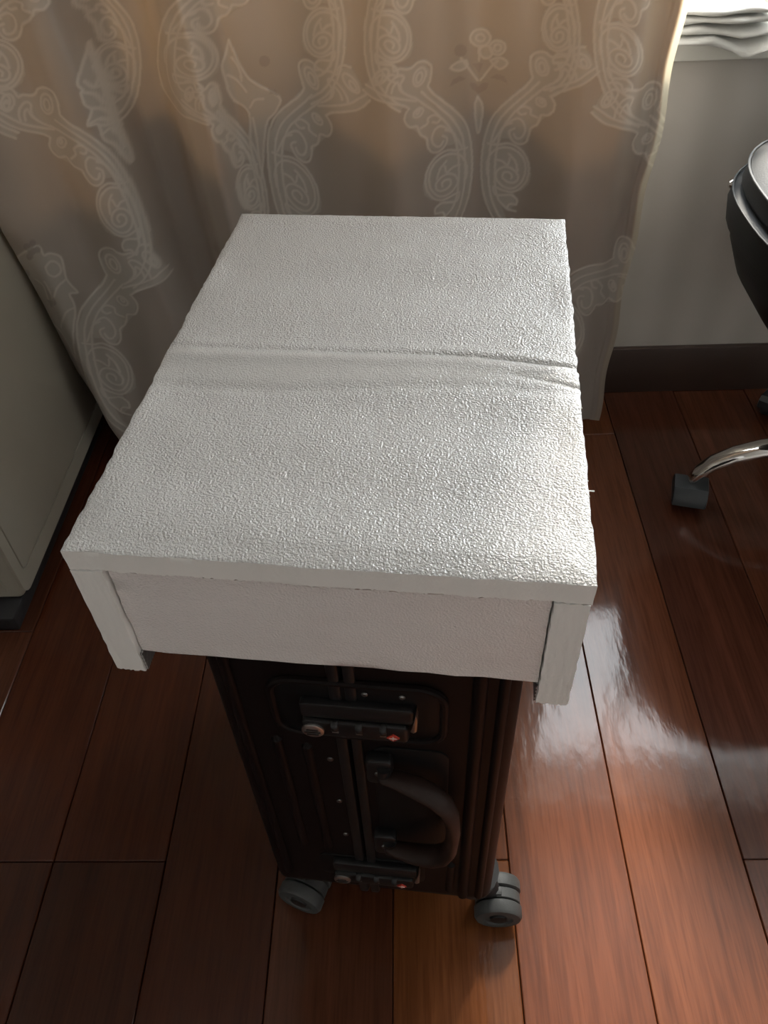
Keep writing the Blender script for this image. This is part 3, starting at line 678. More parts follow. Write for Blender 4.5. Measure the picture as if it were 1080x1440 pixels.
  [-0.3724,0.7498,-0.3621,0.7435,-0.352,0.7368,-0.337,0.7326,-0.3267,0.7269,-0.3198,0.7198],
  [-0.3484,0.7353,-0.3471,0.7468,-0.3407,0.7587,-0.3339,0.7639,-0.3301,0.7601,-0.3322,0.7518,-0.3308,0.742,-0.3263,0.7335,-0.3217,0.7267],
  [-0.342,0.7399,-0.3398,0.7494,-0.335,0.7549,-0.3329,0.7444,-0.3282,0.7363],
  [-0.3242,0.7131,-0.3269,0.7042,-0.3261,0.6939,-0.3222,0.685,-0.3175,0.6815,-0.316,0.6741,-0.3137,0.6641,-0.3096,0.6544,-0.3086,0.6441,-0.3061,0.6312,-0.302,0.6232,-0.297,0.6242,-0.2942,0.6314,-0.2945,0.64,-0.2981,0.6456],
  [-0.2882,0.644,-0.2948,0.6547,-0.3012,0.6631,-0.305,0.6599,-0.3059,0.6482,-0.3031,0.6344,-0.2991,0.631,-0.2973,0.6366],
  [-0.3146,0.6754,-0.3102,0.6766,-0.3106,0.6843,-0.3059,0.6841,-0.3014,0.6751,-0.3037,0.6701,-0.3071,0.6747],
  [-0.2778,0.6208,-0.2841,0.6347,-0.2893,0.6462,-0.2965,0.6536],
  [-0.2721,0.6177,-0.2823,0.6158,-0.2924,0.619,-0.2999,0.617,-0.3045,0.6098,-0.307,0.5962,-0.3063,0.5789,-0.3031,0.5611,-0.2976,0.5444,-0.2903,0.5371,-0.2818,0.5398],
  [-0.2691,0.5663,-0.2697,0.5855,-0.2745,0.6004,-0.2822,0.6093,-0.2916,0.6124,-0.2985,0.6105,-0.303,0.6039,-0.3047,0.5915,-0.3033,0.5742,-0.2997,0.558,-0.2945,0.5458,-0.2873,0.5435,-0.2808,0.5513,-0.2781,0.5632,-0.281,0.5725,-0.2875,0.5791,-0.2944,0.5785,-0.2984,0.5725,-0.2982,0.5628,-0.2942,0.5545,-0.2882,0.5546,-0.2851,0.5614,-0.2866,0.5688,-0.2909,0.5707,-0.2938,0.5672,-0.2927,0.5614],
  [-0.2924,0.602,-0.2971,0.5929,-0.2987,0.5782],
  [-0.293,0.5953,-0.2906,0.5825,-0.2853,0.5885,-0.2782,0.5913],
  [-0.2818,0.5398,-0.2748,0.5444,-0.2766,0.5294,-0.284,0.5293,-0.2918,0.5329,-0.2964,0.528,-0.2962,0.5185],
  [-0.2796,0.5196,-0.2872,0.5067,-0.2949,0.5059],
  [-0.2962,0.5185,-0.2902,0.5152,-0.2872,0.5067],
  [-0.3152,0.75,-0.3157,0.7451,-0.3168,0.7416,-0.3186,0.74,-0.3201,0.7411,-0.3217,0.7441,-0.3226,0.7488,-0.3228,0.7541,-0.3222,0.7589,-0.3209,0.7626,-0.3195,0.7639,-0.3177,0.7632,-0.3163,0.76,-0.3154,0.7554,-0.3152,0.75],
  [-0.3171,0.7504,-0.3174,0.7476,-0.318,0.7456,-0.3189,0.7446,-0.3198,0.745,-0.3204,0.7468,-0.3209,0.7494,-0.3209,0.7525,-0.3206,0.7553,-0.3201,0.7573,-0.3192,0.7583,-0.3185,0.7576,-0.3176,0.7561,-0.3172,0.7535,-0.3171,0.7504],
  [-0.3482,0.761,-0.3514,0.7561,-0.3553,0.7524,-0.3591,0.7506,-0.3623,0.7509,-0.3639,0.7535,-0.3636,0.7581,-0.3617,0.7631,-0.3588,0.7677,-0.3546,0.7716,-0.3508,0.7734,-0.3477,0.773,-0.3461,0.7705,-0.3461,0.7663,-0.3482,0.761],
  [-0.3535,0.7593,-0.3547,0.7567,-0.3564,0.7546,-0.3581,0.7533,-0.3594,0.7534,-0.3605,0.7542,-0.3607,0.7562,-0.3603,0.7586,-0.359,0.7612,-0.3574,0.7633,-0.3557,0.7646,-0.3541,0.7648,-0.3533,0.7636,-0.3531,0.7617,-0.3535,0.7593],
  [-0.3143,0.6975,-0.3151,0.6954,-0.3163,0.6943,-0.3175,0.6946,-0.3188,0.6959,-0.3198,0.6982,-0.3204,0.7006,-0.3201,0.7035,-0.3193,0.7057,-0.3181,0.7068,-0.3169,0.7064,-0.3156,0.7052,-0.3146,0.703,-0.3142,0.7001,-0.3143,0.6975],
  [-0.3167,0.7007,-0.3169,0.6998,-0.3174,0.6992,-0.3177,0.6995,-0.3181,0.6999,-0.3185,0.7005,-0.3187,0.7016,-0.3185,0.7028,-0.3182,0.7037,-0.3178,0.7043,-0.3173,0.7044,-0.3168,0.704,-0.3166,0.703,-0.3165,0.702,-0.3167,0.7007],
  [-0.1729,0.7391,-0.1828,0.7263,-0.1994,0.7165,-0.2202,0.7032,-0.2364,0.6861,-0.246,0.6614,-0.251,0.6275,-0.2526,0.5888,-0.2492,0.5441,-0.2414,0.5043,-0.2253,0.4575,-0.2009,0.4187,-0.1713,0.3941],
  [-0.1605,0.7284,-0.176,0.715,-0.1915,0.7046,-0.2111,0.6908,-0.2262,0.673,-0.235,0.6491,-0.2389,0.6164,-0.2404,0.5768,-0.2374,0.5382,-0.2304,0.5015,-0.2175,0.4649,-0.1954,0.4312,-0.1674,0.4072],
  [-0.1479,0.7182,-0.1676,0.7041,-0.1847,0.6931,-0.2025,0.6797,-0.2155,0.6626,-0.2236,0.6393,-0.2279,0.6077,-0.2287,0.5711,-0.2265,0.5355,-0.2197,0.5033],
  [-0.0868,0.7813,-0.0996,0.7839,-0.1091,0.7791,-0.1115,0.7685,-0.1222,0.7721,-0.1359,0.7706,-0.1454,0.7739,-0.1542,0.7807,-0.1669,0.7835,-0.1775,0.7778,-0.1786,0.7639,-0.1759,0.7494,-0.1729,0.7391],
  [-0.0568,0.7347,-0.0678,0.7232,-0.0815,0.7149,-0.1014,0.7105,-0.1252,0.7057,-0.137,0.6988],
  [-0.0617,0.7436,-0.0758,0.7341,-0.09,0.7255,-0.112,0.7196,-0.1327,0.7152,-0.1503,0.7121],
  [-0.0951,0.7237,-0.0983,0.7384,-0.1091,0.7532,-0.1215,0.7606,-0.1288,0.7568,-0.123,0.7449,-0.125,0.7329,-0.1342,0.7237,-0.1452,0.7184],
  [-0.105,0.7294,-0.1096,0.7415,-0.1183,0.7486,-0.121,0.7353,-0.13,0.7264],
  [-0.137,0.6988,-0.129,0.6852,-0.1298,0.6722,-0.1378,0.6628,-0.1508,0.6638,-0.154,0.6562,-0.1588,0.6457,-0.1693,0.6403,-0.1708,0.6284,-0.1757,0.6158,-0.186,0.6137,-0.1979,0.6234,-0.2053,0.6375,-0.2058,0.6479,-0.1984,0.6501],
  [-0.2178,0.6591,-0.2068,0.6667,-0.1937,0.6685,-0.1835,0.6569,-0.1788,0.6391,-0.185,0.6272,-0.1942,0.629,-0.1992,0.6399],
  [-0.1585,0.6602,-0.1714,0.669,-0.1719,0.6795,-0.1851,0.6881,-0.1951,0.684,-0.1888,0.6737,-0.1803,0.6733],
  [-0.2329,0.6366,-0.2239,0.6501,-0.2163,0.6614,-0.2033,0.6629],
  [-0.2422,0.6362,-0.2253,0.6278,-0.2073,0.6229,-0.1903,0.6095,-0.1768,0.59,-0.1673,0.5663,-0.166,0.5432,-0.1722,0.5247,-0.185,0.5138,-0.2011,0.5157,-0.2182,0.5287],
  [-0.2422,0.5719,-0.243,0.5963,-0.2367,0.6127,-0.2247,0.6195,-0.208,0.6148,-0.1928,0.603,-0.1799,0.585,-0.1731,0.5641,-0.1738,0.5429,-0.1811,0.5281,-0.1928,0.5215,-0.2078,0.5276,-0.221,0.5442,-0.2268,0.562,-0.2232,0.5723,-0.212,0.5753,-0.1978,0.5662,-0.1872,0.551,-0.1861,0.5375,-0.1947,0.5338,-0.208,0.5425,-0.2145,0.5546,-0.2125,0.5625,-0.2043,0.5608,-0.1976,0.5516,-0.1987,0.545],
  [-0.2052,0.6004,-0.1931,0.581,-0.1873,0.5583],
  [-0.2027,0.59,-0.2064,0.5771,-0.2168,0.5896,-0.2295,0.5982],
  [-0.2182,0.5287,-0.2304,0.5392,-0.2261,0.5184,-0.2127,0.512,-0.1968,0.5072,-0.1851,0.4925,-0.1846,0.48],
  [-0.2197,0.5033,-0.2034,0.4777,-0.1857,0.4645],
  [-0.1846,0.48,-0.1985,0.486,-0.2034,0.4777],
  [-0.169,0.7592,-0.1666,0.7518,-0.1625,0.745,-0.1573,0.7405,-0.1522,0.7395,-0.1483,0.7417,-0.1462,0.747,-0.1465,0.7538,-0.1491,0.7609,-0.1533,0.7672,-0.1585,0.7712,-0.1634,0.7726,-0.1673,0.7705,-0.1693,0.7659,-0.169,0.7592],
  [-0.1629,0.7563,-0.1617,0.7519,-0.1595,0.7483,-0.1568,0.7462,-0.1543,0.7455,-0.1524,0.7468,-0.1514,0.7498,-0.1517,0.7535,-0.153,0.7578,-0.1553,0.7611,-0.1579,0.7635,-0.1604,0.7642,-0.1623,0.7629,-0.1632,0.7602,-0.1629,0.7563],
  [-0.0982,0.7563,-0.093,0.7498,-0.0868,0.7451,-0.0808,0.7428,-0.0764,0.7433,-0.0743,0.7467,-0.075,0.7522,-0.0783,0.7587,-0.0836,0.7647,-0.0897,0.7693,-0.0955,0.7719,-0.0999,0.7715,-0.102,0.7681,-0.1014,0.7627,-0.0982,0.7563],
  [-0.0902,0.754,-0.0883,0.7506,-0.0856,0.748,-0.0829,0.7464,-0.0807,0.7464,-0.0794,0.7475,-0.0793,0.7499,-0.0803,0.7531,-0.0823,0.7562,-0.0849,0.7588,-0.0875,0.7606,-0.0898,0.7607,-0.0911,0.7596,-0.0912,0.7572,-0.0902,0.754],
  [-0.1625,0.69,-0.16,0.686,-0.1564,0.6825,-0.1523,0.6808,-0.1487,0.6808,-0.1462,0.6825,-0.1454,0.6858,-0.1464,0.6895,-0.149,0.6935,-0.1527,0.6965,-0.1567,0.6983,-0.1604,0.6982,-0.1627,0.6969,-0.1636,0.6937,-0.1625,0.69],
  [-0.1565,0.6908,-0.1554,0.6893,-0.1541,0.6877,-0.1526,0.6871,-0.1514,0.6872,-0.1507,0.6878,-0.1505,0.6891,-0.151,0.6909,-0.1521,0.6924,-0.1535,0.6936,-0.1549,0.6946,-0.1561,0.6945,-0.1568,0.6939,-0.1569,0.6926,-0.1565,0.6908],
  [0.026,0.9494,0.0159,0.9411,0,0.9347,-0.0199,0.9239,-0.0364,0.9082,-0.0478,0.8874,-0.0556,0.8618,-0.0605,0.8342,-0.0612,0.8044,-0.0575,0.7797,-0.0468,0.7538,-0.0286,0.7352,-0.0059,0.721],
  [0.0355,0.941,0.0209,0.9333,0.006,0.9268,-0.0129,0.9165,-0.0282,0.9017,-0.0386,0.8826,-0.0453,0.858,-0.05,0.8304,-0.0508,0.8043,-0.0477,0.7818,-0.0391,0.7614,-0.0229,0.7442,-0.0016,0.7288],
  [0.045,0.9329,0.027,0.9252,0.0109,0.9189,-0.0063,0.9097,-0.0196,0.8965,-0.029,0.8788,-0.0358,0.8559,-0.0398,0.8303,-0.0411,0.8063,-0.0378,0.7866],
  [0.1063,0.9693,0.0945,0.9714,0.085,0.9689,0.0816,0.9619,0.0723,0.9663,0.0603,0.9674,0.0526,0.9709,0.046,0.9766,0.0355,0.9794,0.0257,0.9759,0.0234,0.9664,0.0243,0.9564,0.026,0.9494],
  [0.1278,0.9344,0.117,0.9263,0.1039,0.921,0.0846,0.92,0.0627,0.9211,0.0521,0.9183],
  [0.1246,0.9413,0.1111,0.9345,0.097,0.9291,0.0758,0.9281,0.0574,0.9289,0.0424,0.9289],
  [0.0919,0.9281,0.0905,0.9389,0.0821,0.9508,0.0716,0.9581,0.0648,0.9567,0.0687,0.9477,0.0657,0.9396,0.057,0.935,0.0473,0.9327],
  [0.0832,0.9335,0.0803,0.9426,0.0732,0.9493,0.0695,0.9406,0.0607,0.9362],
  [0.0521,0.9183,0.0574,0.9079,0.0554,0.8993,0.0478,0.8939,0.0372,0.8961,0.0337,0.8913,0.0287,0.8849,0.0191,0.8823,0.0167,0.8746,0.0111,0.8666,0.002,0.8654,-0.0076,0.8716,-0.0129,0.8805,-0.0122,0.8879,-0.0055,0.8897],
  [-0.022,0.8937,-0.0114,0.9004,0.0005,0.9024,0.0084,0.8945,0.0108,0.8822,0.0041,0.8743,-0.0037,0.8758,-0.0072,0.8827],
  [0.0303,0.8945,0.0203,0.9019,0.0208,0.9089,0.0101,0.9154,0.0008,0.9129,0.0054,0.9059,0.0128,0.9052],
  [-0.0379,0.8743,-0.0282,0.8863,-0.0204,0.8956,-0.0085,0.8983],
  [-0.0465,0.8711,-0.0316,0.8704,-0.0159,0.8706,-0.0023,0.8626,0.0077,0.8492,0.0134,0.8327,0.0123,0.8171,0.0054,0.8057,-0.0066,0.799,-0.0203,0.7991,-0.0341,0.8042],
  [-0.0523,0.8261,-0.0509,0.8427,-0.0434,0.8566,-0.0319,0.8647,-0.0172,0.8651,-0.005,0.8583,0.0045,0.8461,0.0084,0.8317,0.0057,0.8175,-0.002,0.8082,-0.0127,0.8038,-0.0251,0.806,-0.0352,0.8141,-0.039,0.8244,-0.0347,0.8328,-0.0244,0.8376,-0.0128,0.8333,-0.005,0.8235,-0.0053,0.8148,-0.0132,0.8117,-0.0238,0.8161,-0.0286,0.8228,-0.026,0.8288,-0.0191,0.8288,-0.0139,0.8238,-0.0156,0.819],
  [-0.0161,0.8558,-0.0074,0.8434,-0.0045,0.8284],
  [-0.0148,0.8489,-0.0194,0.8396,-0.0275,0.846,-0.0381,0.8489],
  [-0.0341,0.8042,-0.0442,0.8078,-0.0421,0.795,-0.0307,0.7946,-0.0173,0.794,-0.0086,0.785,-0.0093,0.7769],
  [-0.0378,0.7866,-0.0257,0.7735,-0.0117,0.7667],
  [-0.0093,0.7769,-0.0207,0.7797,-0.0257,0.7735],
  [0.0312,0.9628,0.0326,0.9574,0.0355,0.9525,0.0394,0.9491,0.0436,0.9479,0.0471,0.9491,0.0492,0.9524,0.0497,0.9572,0.0483,0.9623,0.0453,0.967,0.0414,0.9703,0.0374,0.9715,0.0339,0.9705,0.0317,0.9673,0.0312,0.9628],
  [0.0362,0.9604,0.0369,0.9573,0.0384,0.9547,0.0403,0.9529,0.0424,0.9522,0.0442,0.9529,0.0452,0.9549,0.0454,0.9575,0.0447,0.9606,0.0432,0.9631,0.0412,0.965,0.0392,0.9656,0.0374,0.9649,0.0364,0.9629,0.0362,0.9604],
  [0.0928,0.9516,0.097,0.9467,0.1023,0.9428,0.1075,0.9411,0.1116,0.9414,0.1139,0.9439,0.1139,0.9479,0.1116,0.9526,0.1074,0.9571,0.1023,0.9606,0.097,0.9626,0.0928,0.9626,0.0904,0.9605,0.0904,0.9566,0.0928,0.9516],
  [0.1,0.9494,0.1015,0.9471,0.1037,0.945,0.106,0.9437,0.108,0.9437,0.1094,0.9444,0.1098,0.9462,0.1092,0.9485,0.1076,0.951,0.1056,0.9529,0.1033,0.9541,0.1012,0.9544,0.0999,0.9534,0.0994,0.9518,0.1,0.9494],
  [0.0299,0.9151,0.0317,0.9121,0.0344,0.9096,0.0376,0.9079,0.0407,0.9073,0.0429,0.9085,0.0439,0.9104,0.0434,0.9131,0.0416,0.916,0.0388,0.9185,0.0356,0.9202,0.0327,0.9205,0.0304,0.9198,0.0295,0.9177,0.0299,0.9151],
  [0.0351,0.9151,0.0358,0.9139,0.0369,0.9128,0.038,0.9122,0.039,0.912,0.0397,0.9124,0.0399,0.9134,0.0396,0.9145,0.0389,0.9157,0.0379,0.9169,0.0368,0.9174,0.0358,0.9177,0.0351,0.9172,0.0349,0.9163,0.0351,0.9151],
  [-0.1562,0.951,-0.1482,0.9406,-0.1344,0.9309,-0.1173,0.9175,-0.1043,0.9018,-0.097,0.8824,-0.0937,0.8586,-0.0935,0.8321,-0.0972,0.8032,-0.1043,0.7786,-0.1182,0.7505,-0.1388,0.7274,-0.1627,0.7133],
  [-0.1661,0.9448,-0.154,0.9338,-0.1412,0.9241,-0.125,0.9107,-0.1128,0.8954,-0.1061,0.8769,-0.1036,0.8536,-0.1034,0.8272,-0.1066,0.802,-0.113,0.7789,-0.1243,0.7567,-0.1428,0.736,-0.1655,0.7222],
  [-0.176,0.9386,-0.161,0.927,-0.1471,0.917,-0.1323,0.9047,-0.1218,0.8901,-0.1156,0.8729,-0.1127,0.8504,-0.1129,0.8256,-0.1153,0.8021,-0.1216,0.7817],
  [-0.2214,0.9908,-0.2115,0.9901,-0.2043,0.9848,-0.2026,0.977,-0.1945,0.9784,-0.1843,0.9762,-0.177,0.9778,-0.1702,0.9822,-0.1602,0.9832,-0.1517,0.9779,-0.1511,0.9678,-0.1535,0.9578,-0.1562,0.951],
  [-0.2443,0.9612,-0.2362,0.9519,-0.2261,0.9441,-0.211,0.9372,-0.1932,0.9309,-0.1845,0.9253],
  [-0.2406,0.9673,-0.2301,0.9587,-0.2195,0.9499,-0.2029,0.942,-0.1875,0.9372,-0.1743,0.934],
  [-0.2157,0.9474,-0.213,0.9574,-0.2047,0.9663,-0.1951,0.9701,-0.1897,0.9668,-0.1942,0.9589,-0.1929,0.9501,-0.1863,0.9431,-0.1781,0.9387],
  [-0.2081,0.9496,-0.2044,0.9577,-0.1978,0.962,-0.1959,0.9523,-0.1893,0.9453],
  [-0.1845,0.9253,-0.1906,0.9163,-0.1904,0.9071,-0.1845,0.9001,-0.1747,0.9001,-0.1724,0.8942,-0.1688,0.8866,-0.1605,0.8817,-0.1595,0.8732,-0.1557,0.8638,-0.1472,0.8612,-0.1371,0.8662,-0.1306,0.8747,-0.1302,0.882,-0.1363,0.8846],
  [-0.12,0.8874,-0.129,0.8948,-0.1399,0.8983,-0.1486,0.8918,-0.1528,0.8798,-0.1479,0.8705,-0.1402,0.8706,-0.1358,0.8772],
  [-0.1688,0.8967,-0.1584,0.9018,-0.1577,0.9092,-0.1469,0.9134,-0.1385,0.9091,-0.144,0.9027,-0.151,0.9037],
  [-0.108,0.8689,-0.1151,0.8802,-0.1212,0.8892,-0.132,0.8929],
  [-0.1006,0.8665,-0.1144,0.8644,-0.1293,0.8645,-0.1437,0.8575,-0.1551,0.8458,-0.1632,0.8301,-0.1646,0.8142,-0.16,0.801,-0.1497,0.7922,-0.1365,0.792,-0.1223,0.7989],
  [-0.1021,0.8232,-0.1008,0.8393,-0.1055,0.852,-0.115,0.8589,-0.1289,0.8589,-0.1417,0.8527,-0.1527,0.8419,-0.1586,0.828,-0.1584,0.8132,-0.1527,0.8022,-0.1431,0.7968,-0.1308,0.7994,-0.1198,0.8088,-0.1146,0.8197,-0.1173,0.8276,-0.1264,0.8311,-0.1383,0.8267,-0.1473,0.8175,-0.1484,0.8085,-0.1414,0.8049,-0.1303,0.8096,-0.1248,0.8165,-0.1263,0.8224,-0.1329,0.8222,-0.1387,0.817,-0.1379,0.8119],
  [-0.1315,0.8493,-0.1418,0.8374,-0.1471,0.8224],
  [-0.1338,0.8426,-0.131,0.8329,-0.1221,0.84,-0.1116,0.8439],
  [-0.1223,0.7989,-0.1122,0.8039,-0.1162,0.7909,-0.1272,0.7884,-0.1402,0.7865,-0.15,0.7779,-0.1507,0.7694],
  [-0.1216,0.7817,-0.1354,0.7662,-0.1501,0.7588],
  [-0.1507,0.7694,-0.1392,0.7723,-0.1354,0.7662],
  [-0.1589,0.9656,-0.1609,0.9606,-0.1644,0.9562,-0.1684,0.9537,-0.1723,0.9533,-0.1753,0.9551,-0.1769,0.9587,-0.1764,0.9636,-0.1744,0.9685,-0.171,0.9726,-0.1671,0.9751,-0.1631,0.9757,-0.1601,0.9739,-0.1586,0.9704,-0.1589,0.9656],
  [-0.1637,0.9643,-0.1649,0.9613,-0.1666,0.959,-0.1687,0.9575,-0.1707,0.9572,-0.1721,0.9584,-0.1729,0.9604,-0.1725,0.9633,-0.1714,0.9661,-0.1698,0.9683,-0.1677,0.9698,-0.1657,0.9701,-0.1643,0.969,-0.1635,0.967,-0.1637,0.9643],
  [-0.213,0.9704,-0.2171,0.9668,-0.2218,0.9645,-0.2263,0.964,-0.2297,0.9652,-0.2312,0.9681,-0.2306,0.9719,-0.2281,0.9758,-0.2241,0.9792,-0.2193,0.9816,-0.2149,0.9821,-0.2114,0.981,-0.2098,0.9782,-0.2104,0.9745,-0.213,0.9704],
  [-0.219,0.9704,-0.2206,0.9684,-0.2227,0.9669,-0.2248,0.9662,-0.2264,0.9666,-0.2274,0.9677,-0.2275,0.9695,-0.2266,0.9716,-0.225,0.9736,-0.2232,0.9749,-0.2211,0.9756,-0.2193,0.9753,-0.2185,0.9741,-0.2184,0.9723,-0.219,0.9704],
  [-0.1651,0.9174,-0.1672,0.9148,-0.1701,0.9128,-0.1733,0.9118,-0.1761,0.912,-0.1779,0.9134,-0.1784,0.9157,-0.1776,0.9183,-0.1755,0.9209,-0.1727,0.9227,-0.1696,0.9237,-0.1668,0.9235,-0.1649,0.9222,-0.1644,0.92,-0.1651,0.9174],
  [-0.1699,0.9185,-0.1707,0.9175,-0.1717,0.9167,-0.1729,0.9161,-0.1738,0.9163,-0.1744,0.9169,-0.1744,0.9178,-0.174,0.9189,-0.1733,0.92,-0.1722,0.9207,-0.171,0.9213,-0.1701,0.9212,-0.1696,0.9206,-0.1695,0.9196,-0.1699,0.9185],
  [0.2035,0.9446,0.2124,0.9343,0.2253,0.925,0.241,0.913,0.2539,0.8996,0.2632,0.8828,0.2704,0.8617,0.2763,0.8379,0.2796,0.8117,0.2795,0.7892,0.2747,0.7645,0.2643,0.7449,0.2497,0.7319],
  [0.1966,0.9393,0.2093,0.9282,0.2216,0.9186,0.2367,0.9064,0.2489,0.8931,0.2577,0.8769,0.2643,0.8562,0.2699,0.8325,0.2726,0.81,0.2728,0.7892,0.2689,0.7697,0.2595,0.7523,0.2459,0.7393],
  [0.1899,0.9339,0.2051,0.9225,0.2185,0.9125,0.2324,0.9008,0.2433,0.888,0.2514,0.8726,0.2582,0.8526,0.2632,0.8306,0.2662,0.8096,0.2658,0.7916],
  [0.14,0.9798,0.1485,0.9799,0.1557,0.9757,0.159,0.9685,0.1654,0.9704,0.1743,0.9689,0.18,0.9705,0.1845,0.9746,0.1926,0.9751,0.2008,0.9695,0.2038,0.96,0.2041,0.9507,0.2035,0.9446],
  [0.1271,0.9497,0.1363,0.9419,0.1468,0.9357,0.161,0.9309,0.1774,0.9264,0.1859,0.9215],
  [0.1289,0.9559,0.14,0.9487,0.151,0.9418,0.1666,0.9362,0.1807,0.9325,0.1925,0.9295],
  [0.1548,0.94,0.1547,0.9495,0.1596,0.9586,0.1667,0.9627,0.1719,0.9599,0.17,0.9523,0.1731,0.9442,0.1803,0.938,0.1881,0.9341],
  [0.1607,0.9428,0.1618,0.9507,0.1663,0.955,0.1701,0.9461,0.1773,0.9399],
  [0.1859,0.9215,0.1828,0.9131,0.1853,0.9046,0.1918,0.8981,0.2001,0.8979,0.2033,0.8927,0.2081,0.8854,0.2158,0.8807,0.2185,0.873,0.2235,0.8644,0.2305,0.8617,0.237,0.8661,0.2401,0.8736,0.2388,0.8804,0.2339,0.8826],
  [0.2453,0.8854,0.2371,0.8918,0.2282,0.895,0.2229,0.8894,0.2223,0.8787,0.2281,0.8701,0.2339,0.8701,0.2357,0.8761],
  [0.2057,0.8948,0.2129,0.8991,0.2119,0.9056,0.2195,0.9091,0.2268,0.9049,0.224,0.8993,0.2184,0.9003],
  [0.258,0.8694,0.2503,0.8792,0.2441,0.8871,0.2352,0.8902],
  [0.2639,0.868,0.254,0.8652,0.2431,0.8646,0.2339,0.8585,0.2279,0.848,0.2252,0.834,0.2274,0.82,0.2337,0.8084,0.2431,0.8007,0.2527,0.8008,0.2618,0.8066],
  [0.2718,0.829,0.2693,0.8437,0.2633,0.8545,0.2548,0.86,0.2446,0.8595,0.2365,0.8541,0.2305,0.8446,0.229,0.8324,0.2324,0.8191,0.2389,0.8096,0.2469,0.8048,0.2554,0.8072,0.2616,0.8155,0.2631,0.8254,0.2595,0.8321,0.2522,0.835,0.2443,0.8313,0.2396,0.8231,0.2406,0.8152,0.2467,0.8118,0.2536,0.816,0.2563,0.8223,0.254,0.8274,0.2492,0.8271,0.246,0.8225,0.2477,0.8181],
  [0.2447,0.851,0.2395,0.8406,0.2388,0.8274],
  [0.2444,0.8451,0.2485,0.8366,0.2534,0.843,0.2603,0.8468],
  [0.2618,0.8066,0.2682,0.8114,0.2679,0.7999,0.2603,0.7976,0.2512,0.796,0.2457,0.7884,0.2469,0.7812],
  [0.2658,0.7916,0.2589,0.7782,0.2495,0.7721],
  [0.2469,0.7812,0.2548,0.7835,0.2589,0.7782],
  [0.1979,0.9584,0.1974,0.9538,0.1955,0.95,0.1927,0.9477,0.1895,0.9475,0.1866,0.9492,0.1845,0.9527,0.1837,0.9572,0.1842,0.9618,0.1861,0.9655,0.1887,0.9679,0.1919,0.9681,0.1949,0.9663,0.197,0.9628,0.1979,0.9584],
  [0.1941,0.9574,0.1938,0.9548,0.1929,0.9526,0.1915,0.9513,0.1899,0.9512,0.1884,0.9523,0.1874,0.9543,0.1871,0.9567,0.1873,0.9593,0.1881,0.9616,0.1895,0.9629,0.1911,0.963,0.1926,0.962,0.1936,0.9599,0.1941,0.9574],
  [0.1518,0.9616,0.1492,0.9578,0.1457,0.9554,0.142,0.9543,0.1389,0.9551,0.1369,0.9575,0.1365,0.9612,0.1377,0.9653,0.1404,0.9688,0.1439,0.9714,0.1475,0.9724,0.1507,0.9715,0.1526,0.969,0.1531,0.9655,0.1518,0.9616],
  [0.1467,0.9609,0.1458,0.959,0.1445,0.9574,0.1429,0.9566,0.1414,0.9566,0.1402,0.9577,0.1397,0.9594,0.14,0.9614,0.1409,0.9633,0.1422,0.9649,0.1438,0.9657,0.1453,0.9655,0.1464,0.9646,0.1469,0.9629,0.1467,0.9609],
  [0.2038,0.9138,0.2029,0.9114,0.2009,0.9097,0.1985,0.9089,0.196,0.9093,0.1942,0.9106,0.1933,0.9126,0.1933,0.915,0.1943,0.9175,0.1963,0.9192,0.1987,0.9199,0.2011,0.9195,0.203,0.9182,0.204,0.9161,0.2038,0.9138],
  [0.1997,0.9151,0.1993,0.9141,0.1986,0.9133,0.1977,0.913,0.1969,0.9131,0.1963,0.9137,0.196,0.9146,0.1961,0.9156,0.1965,0.9166,0.1972,0.9173,0.1981,0.9177,0.1989,0.9175,0.1995,0.917,0.1998,0.9161,0.1997,0.9151],
  [0.3505,0.9298,0.3433,0.9201,0.3299,0.9115,0.3136,0.8991,0.3021,0.884,0.2973,0.8647,0.2979,0.8398,0.3017,0.8125,0.3109,0.7815,0.3231,0.7546,0.3434,0.724,0.3699,0.6993,0.4059,0.6738],
  [0.3628,0.9219,0.351,0.9125,0.3387,0.9037,0.3232,0.8914,0.3126,0.8764,0.3084,0.8578,0.3095,0.8339,0.3139,0.8058,0.3217,0.7791,0.3327,0.7542,0.349,0.7303,0.3731,0.7077,0.4078,0.6825],
  [0.3766,0.9128,0.3598,0.9047,0.3461,0.8961,0.3322,0.8845,0.3232,0.8702,0.3194,0.8527,0.3203,0.8294,0.3245,0.8035,0.3314,0.7784,0.3417,0.7567],
  [0.4297,0.9517,0.4187,0.9526,0.4101,0.9492,0.4094,0.9415,0.3969,0.9463,0.381,0.9489,0.3702,0.9533,0.3611,0.9593,0.3495,0.9619,0.3412,0.9575,0.3421,0.9474,0.3464,0.937,0.3505,0.9298],
  [0.4598,0.9173,0.4519,0.9094,0.4419,0.9029,0.4269,0.8977,0.4052,0.8962,0.3927,0.8946],
  [0.4544,0.9245,0.4441,0.9173,0.4341,0.9098,0.4166,0.9045,0.3948,0.9058,0.3752,0.9087],
  [0.4305,0.9077,0.4257,0.9186,0.4141,0.9297,0.3998,0.9371,0.3917,0.9363,0.4008,0.9256,0.4007,0.9168,0.3916,0.9128,0.3797,0.9121],
  [0.4213,0.9114,0.4155,0.9207,0.4053,0.9275,0.4047,0.9179,0.3959,0.9136],
  [0.3927,0.8946,0.4043,0.8818,0.4057,0.8723,0.3983,0.8674,0.3828,0.8726,0.3806,0.8676,0.3771,0.861,0.3671,0.8584,0.3673,0.8499,0.3645,0.8408,0.3557,0.8388,0.3439,0.8445,0.3356,0.8535,0.3337,0.8613,0.3399,0.8636],
  [0.3218,0.8675,0.3304,0.8743,0.3416,0.8773,0.3521,0.8701,0.3585,0.8576,0.3546,0.8486,0.3464,0.8491,0.3405,0.8562],
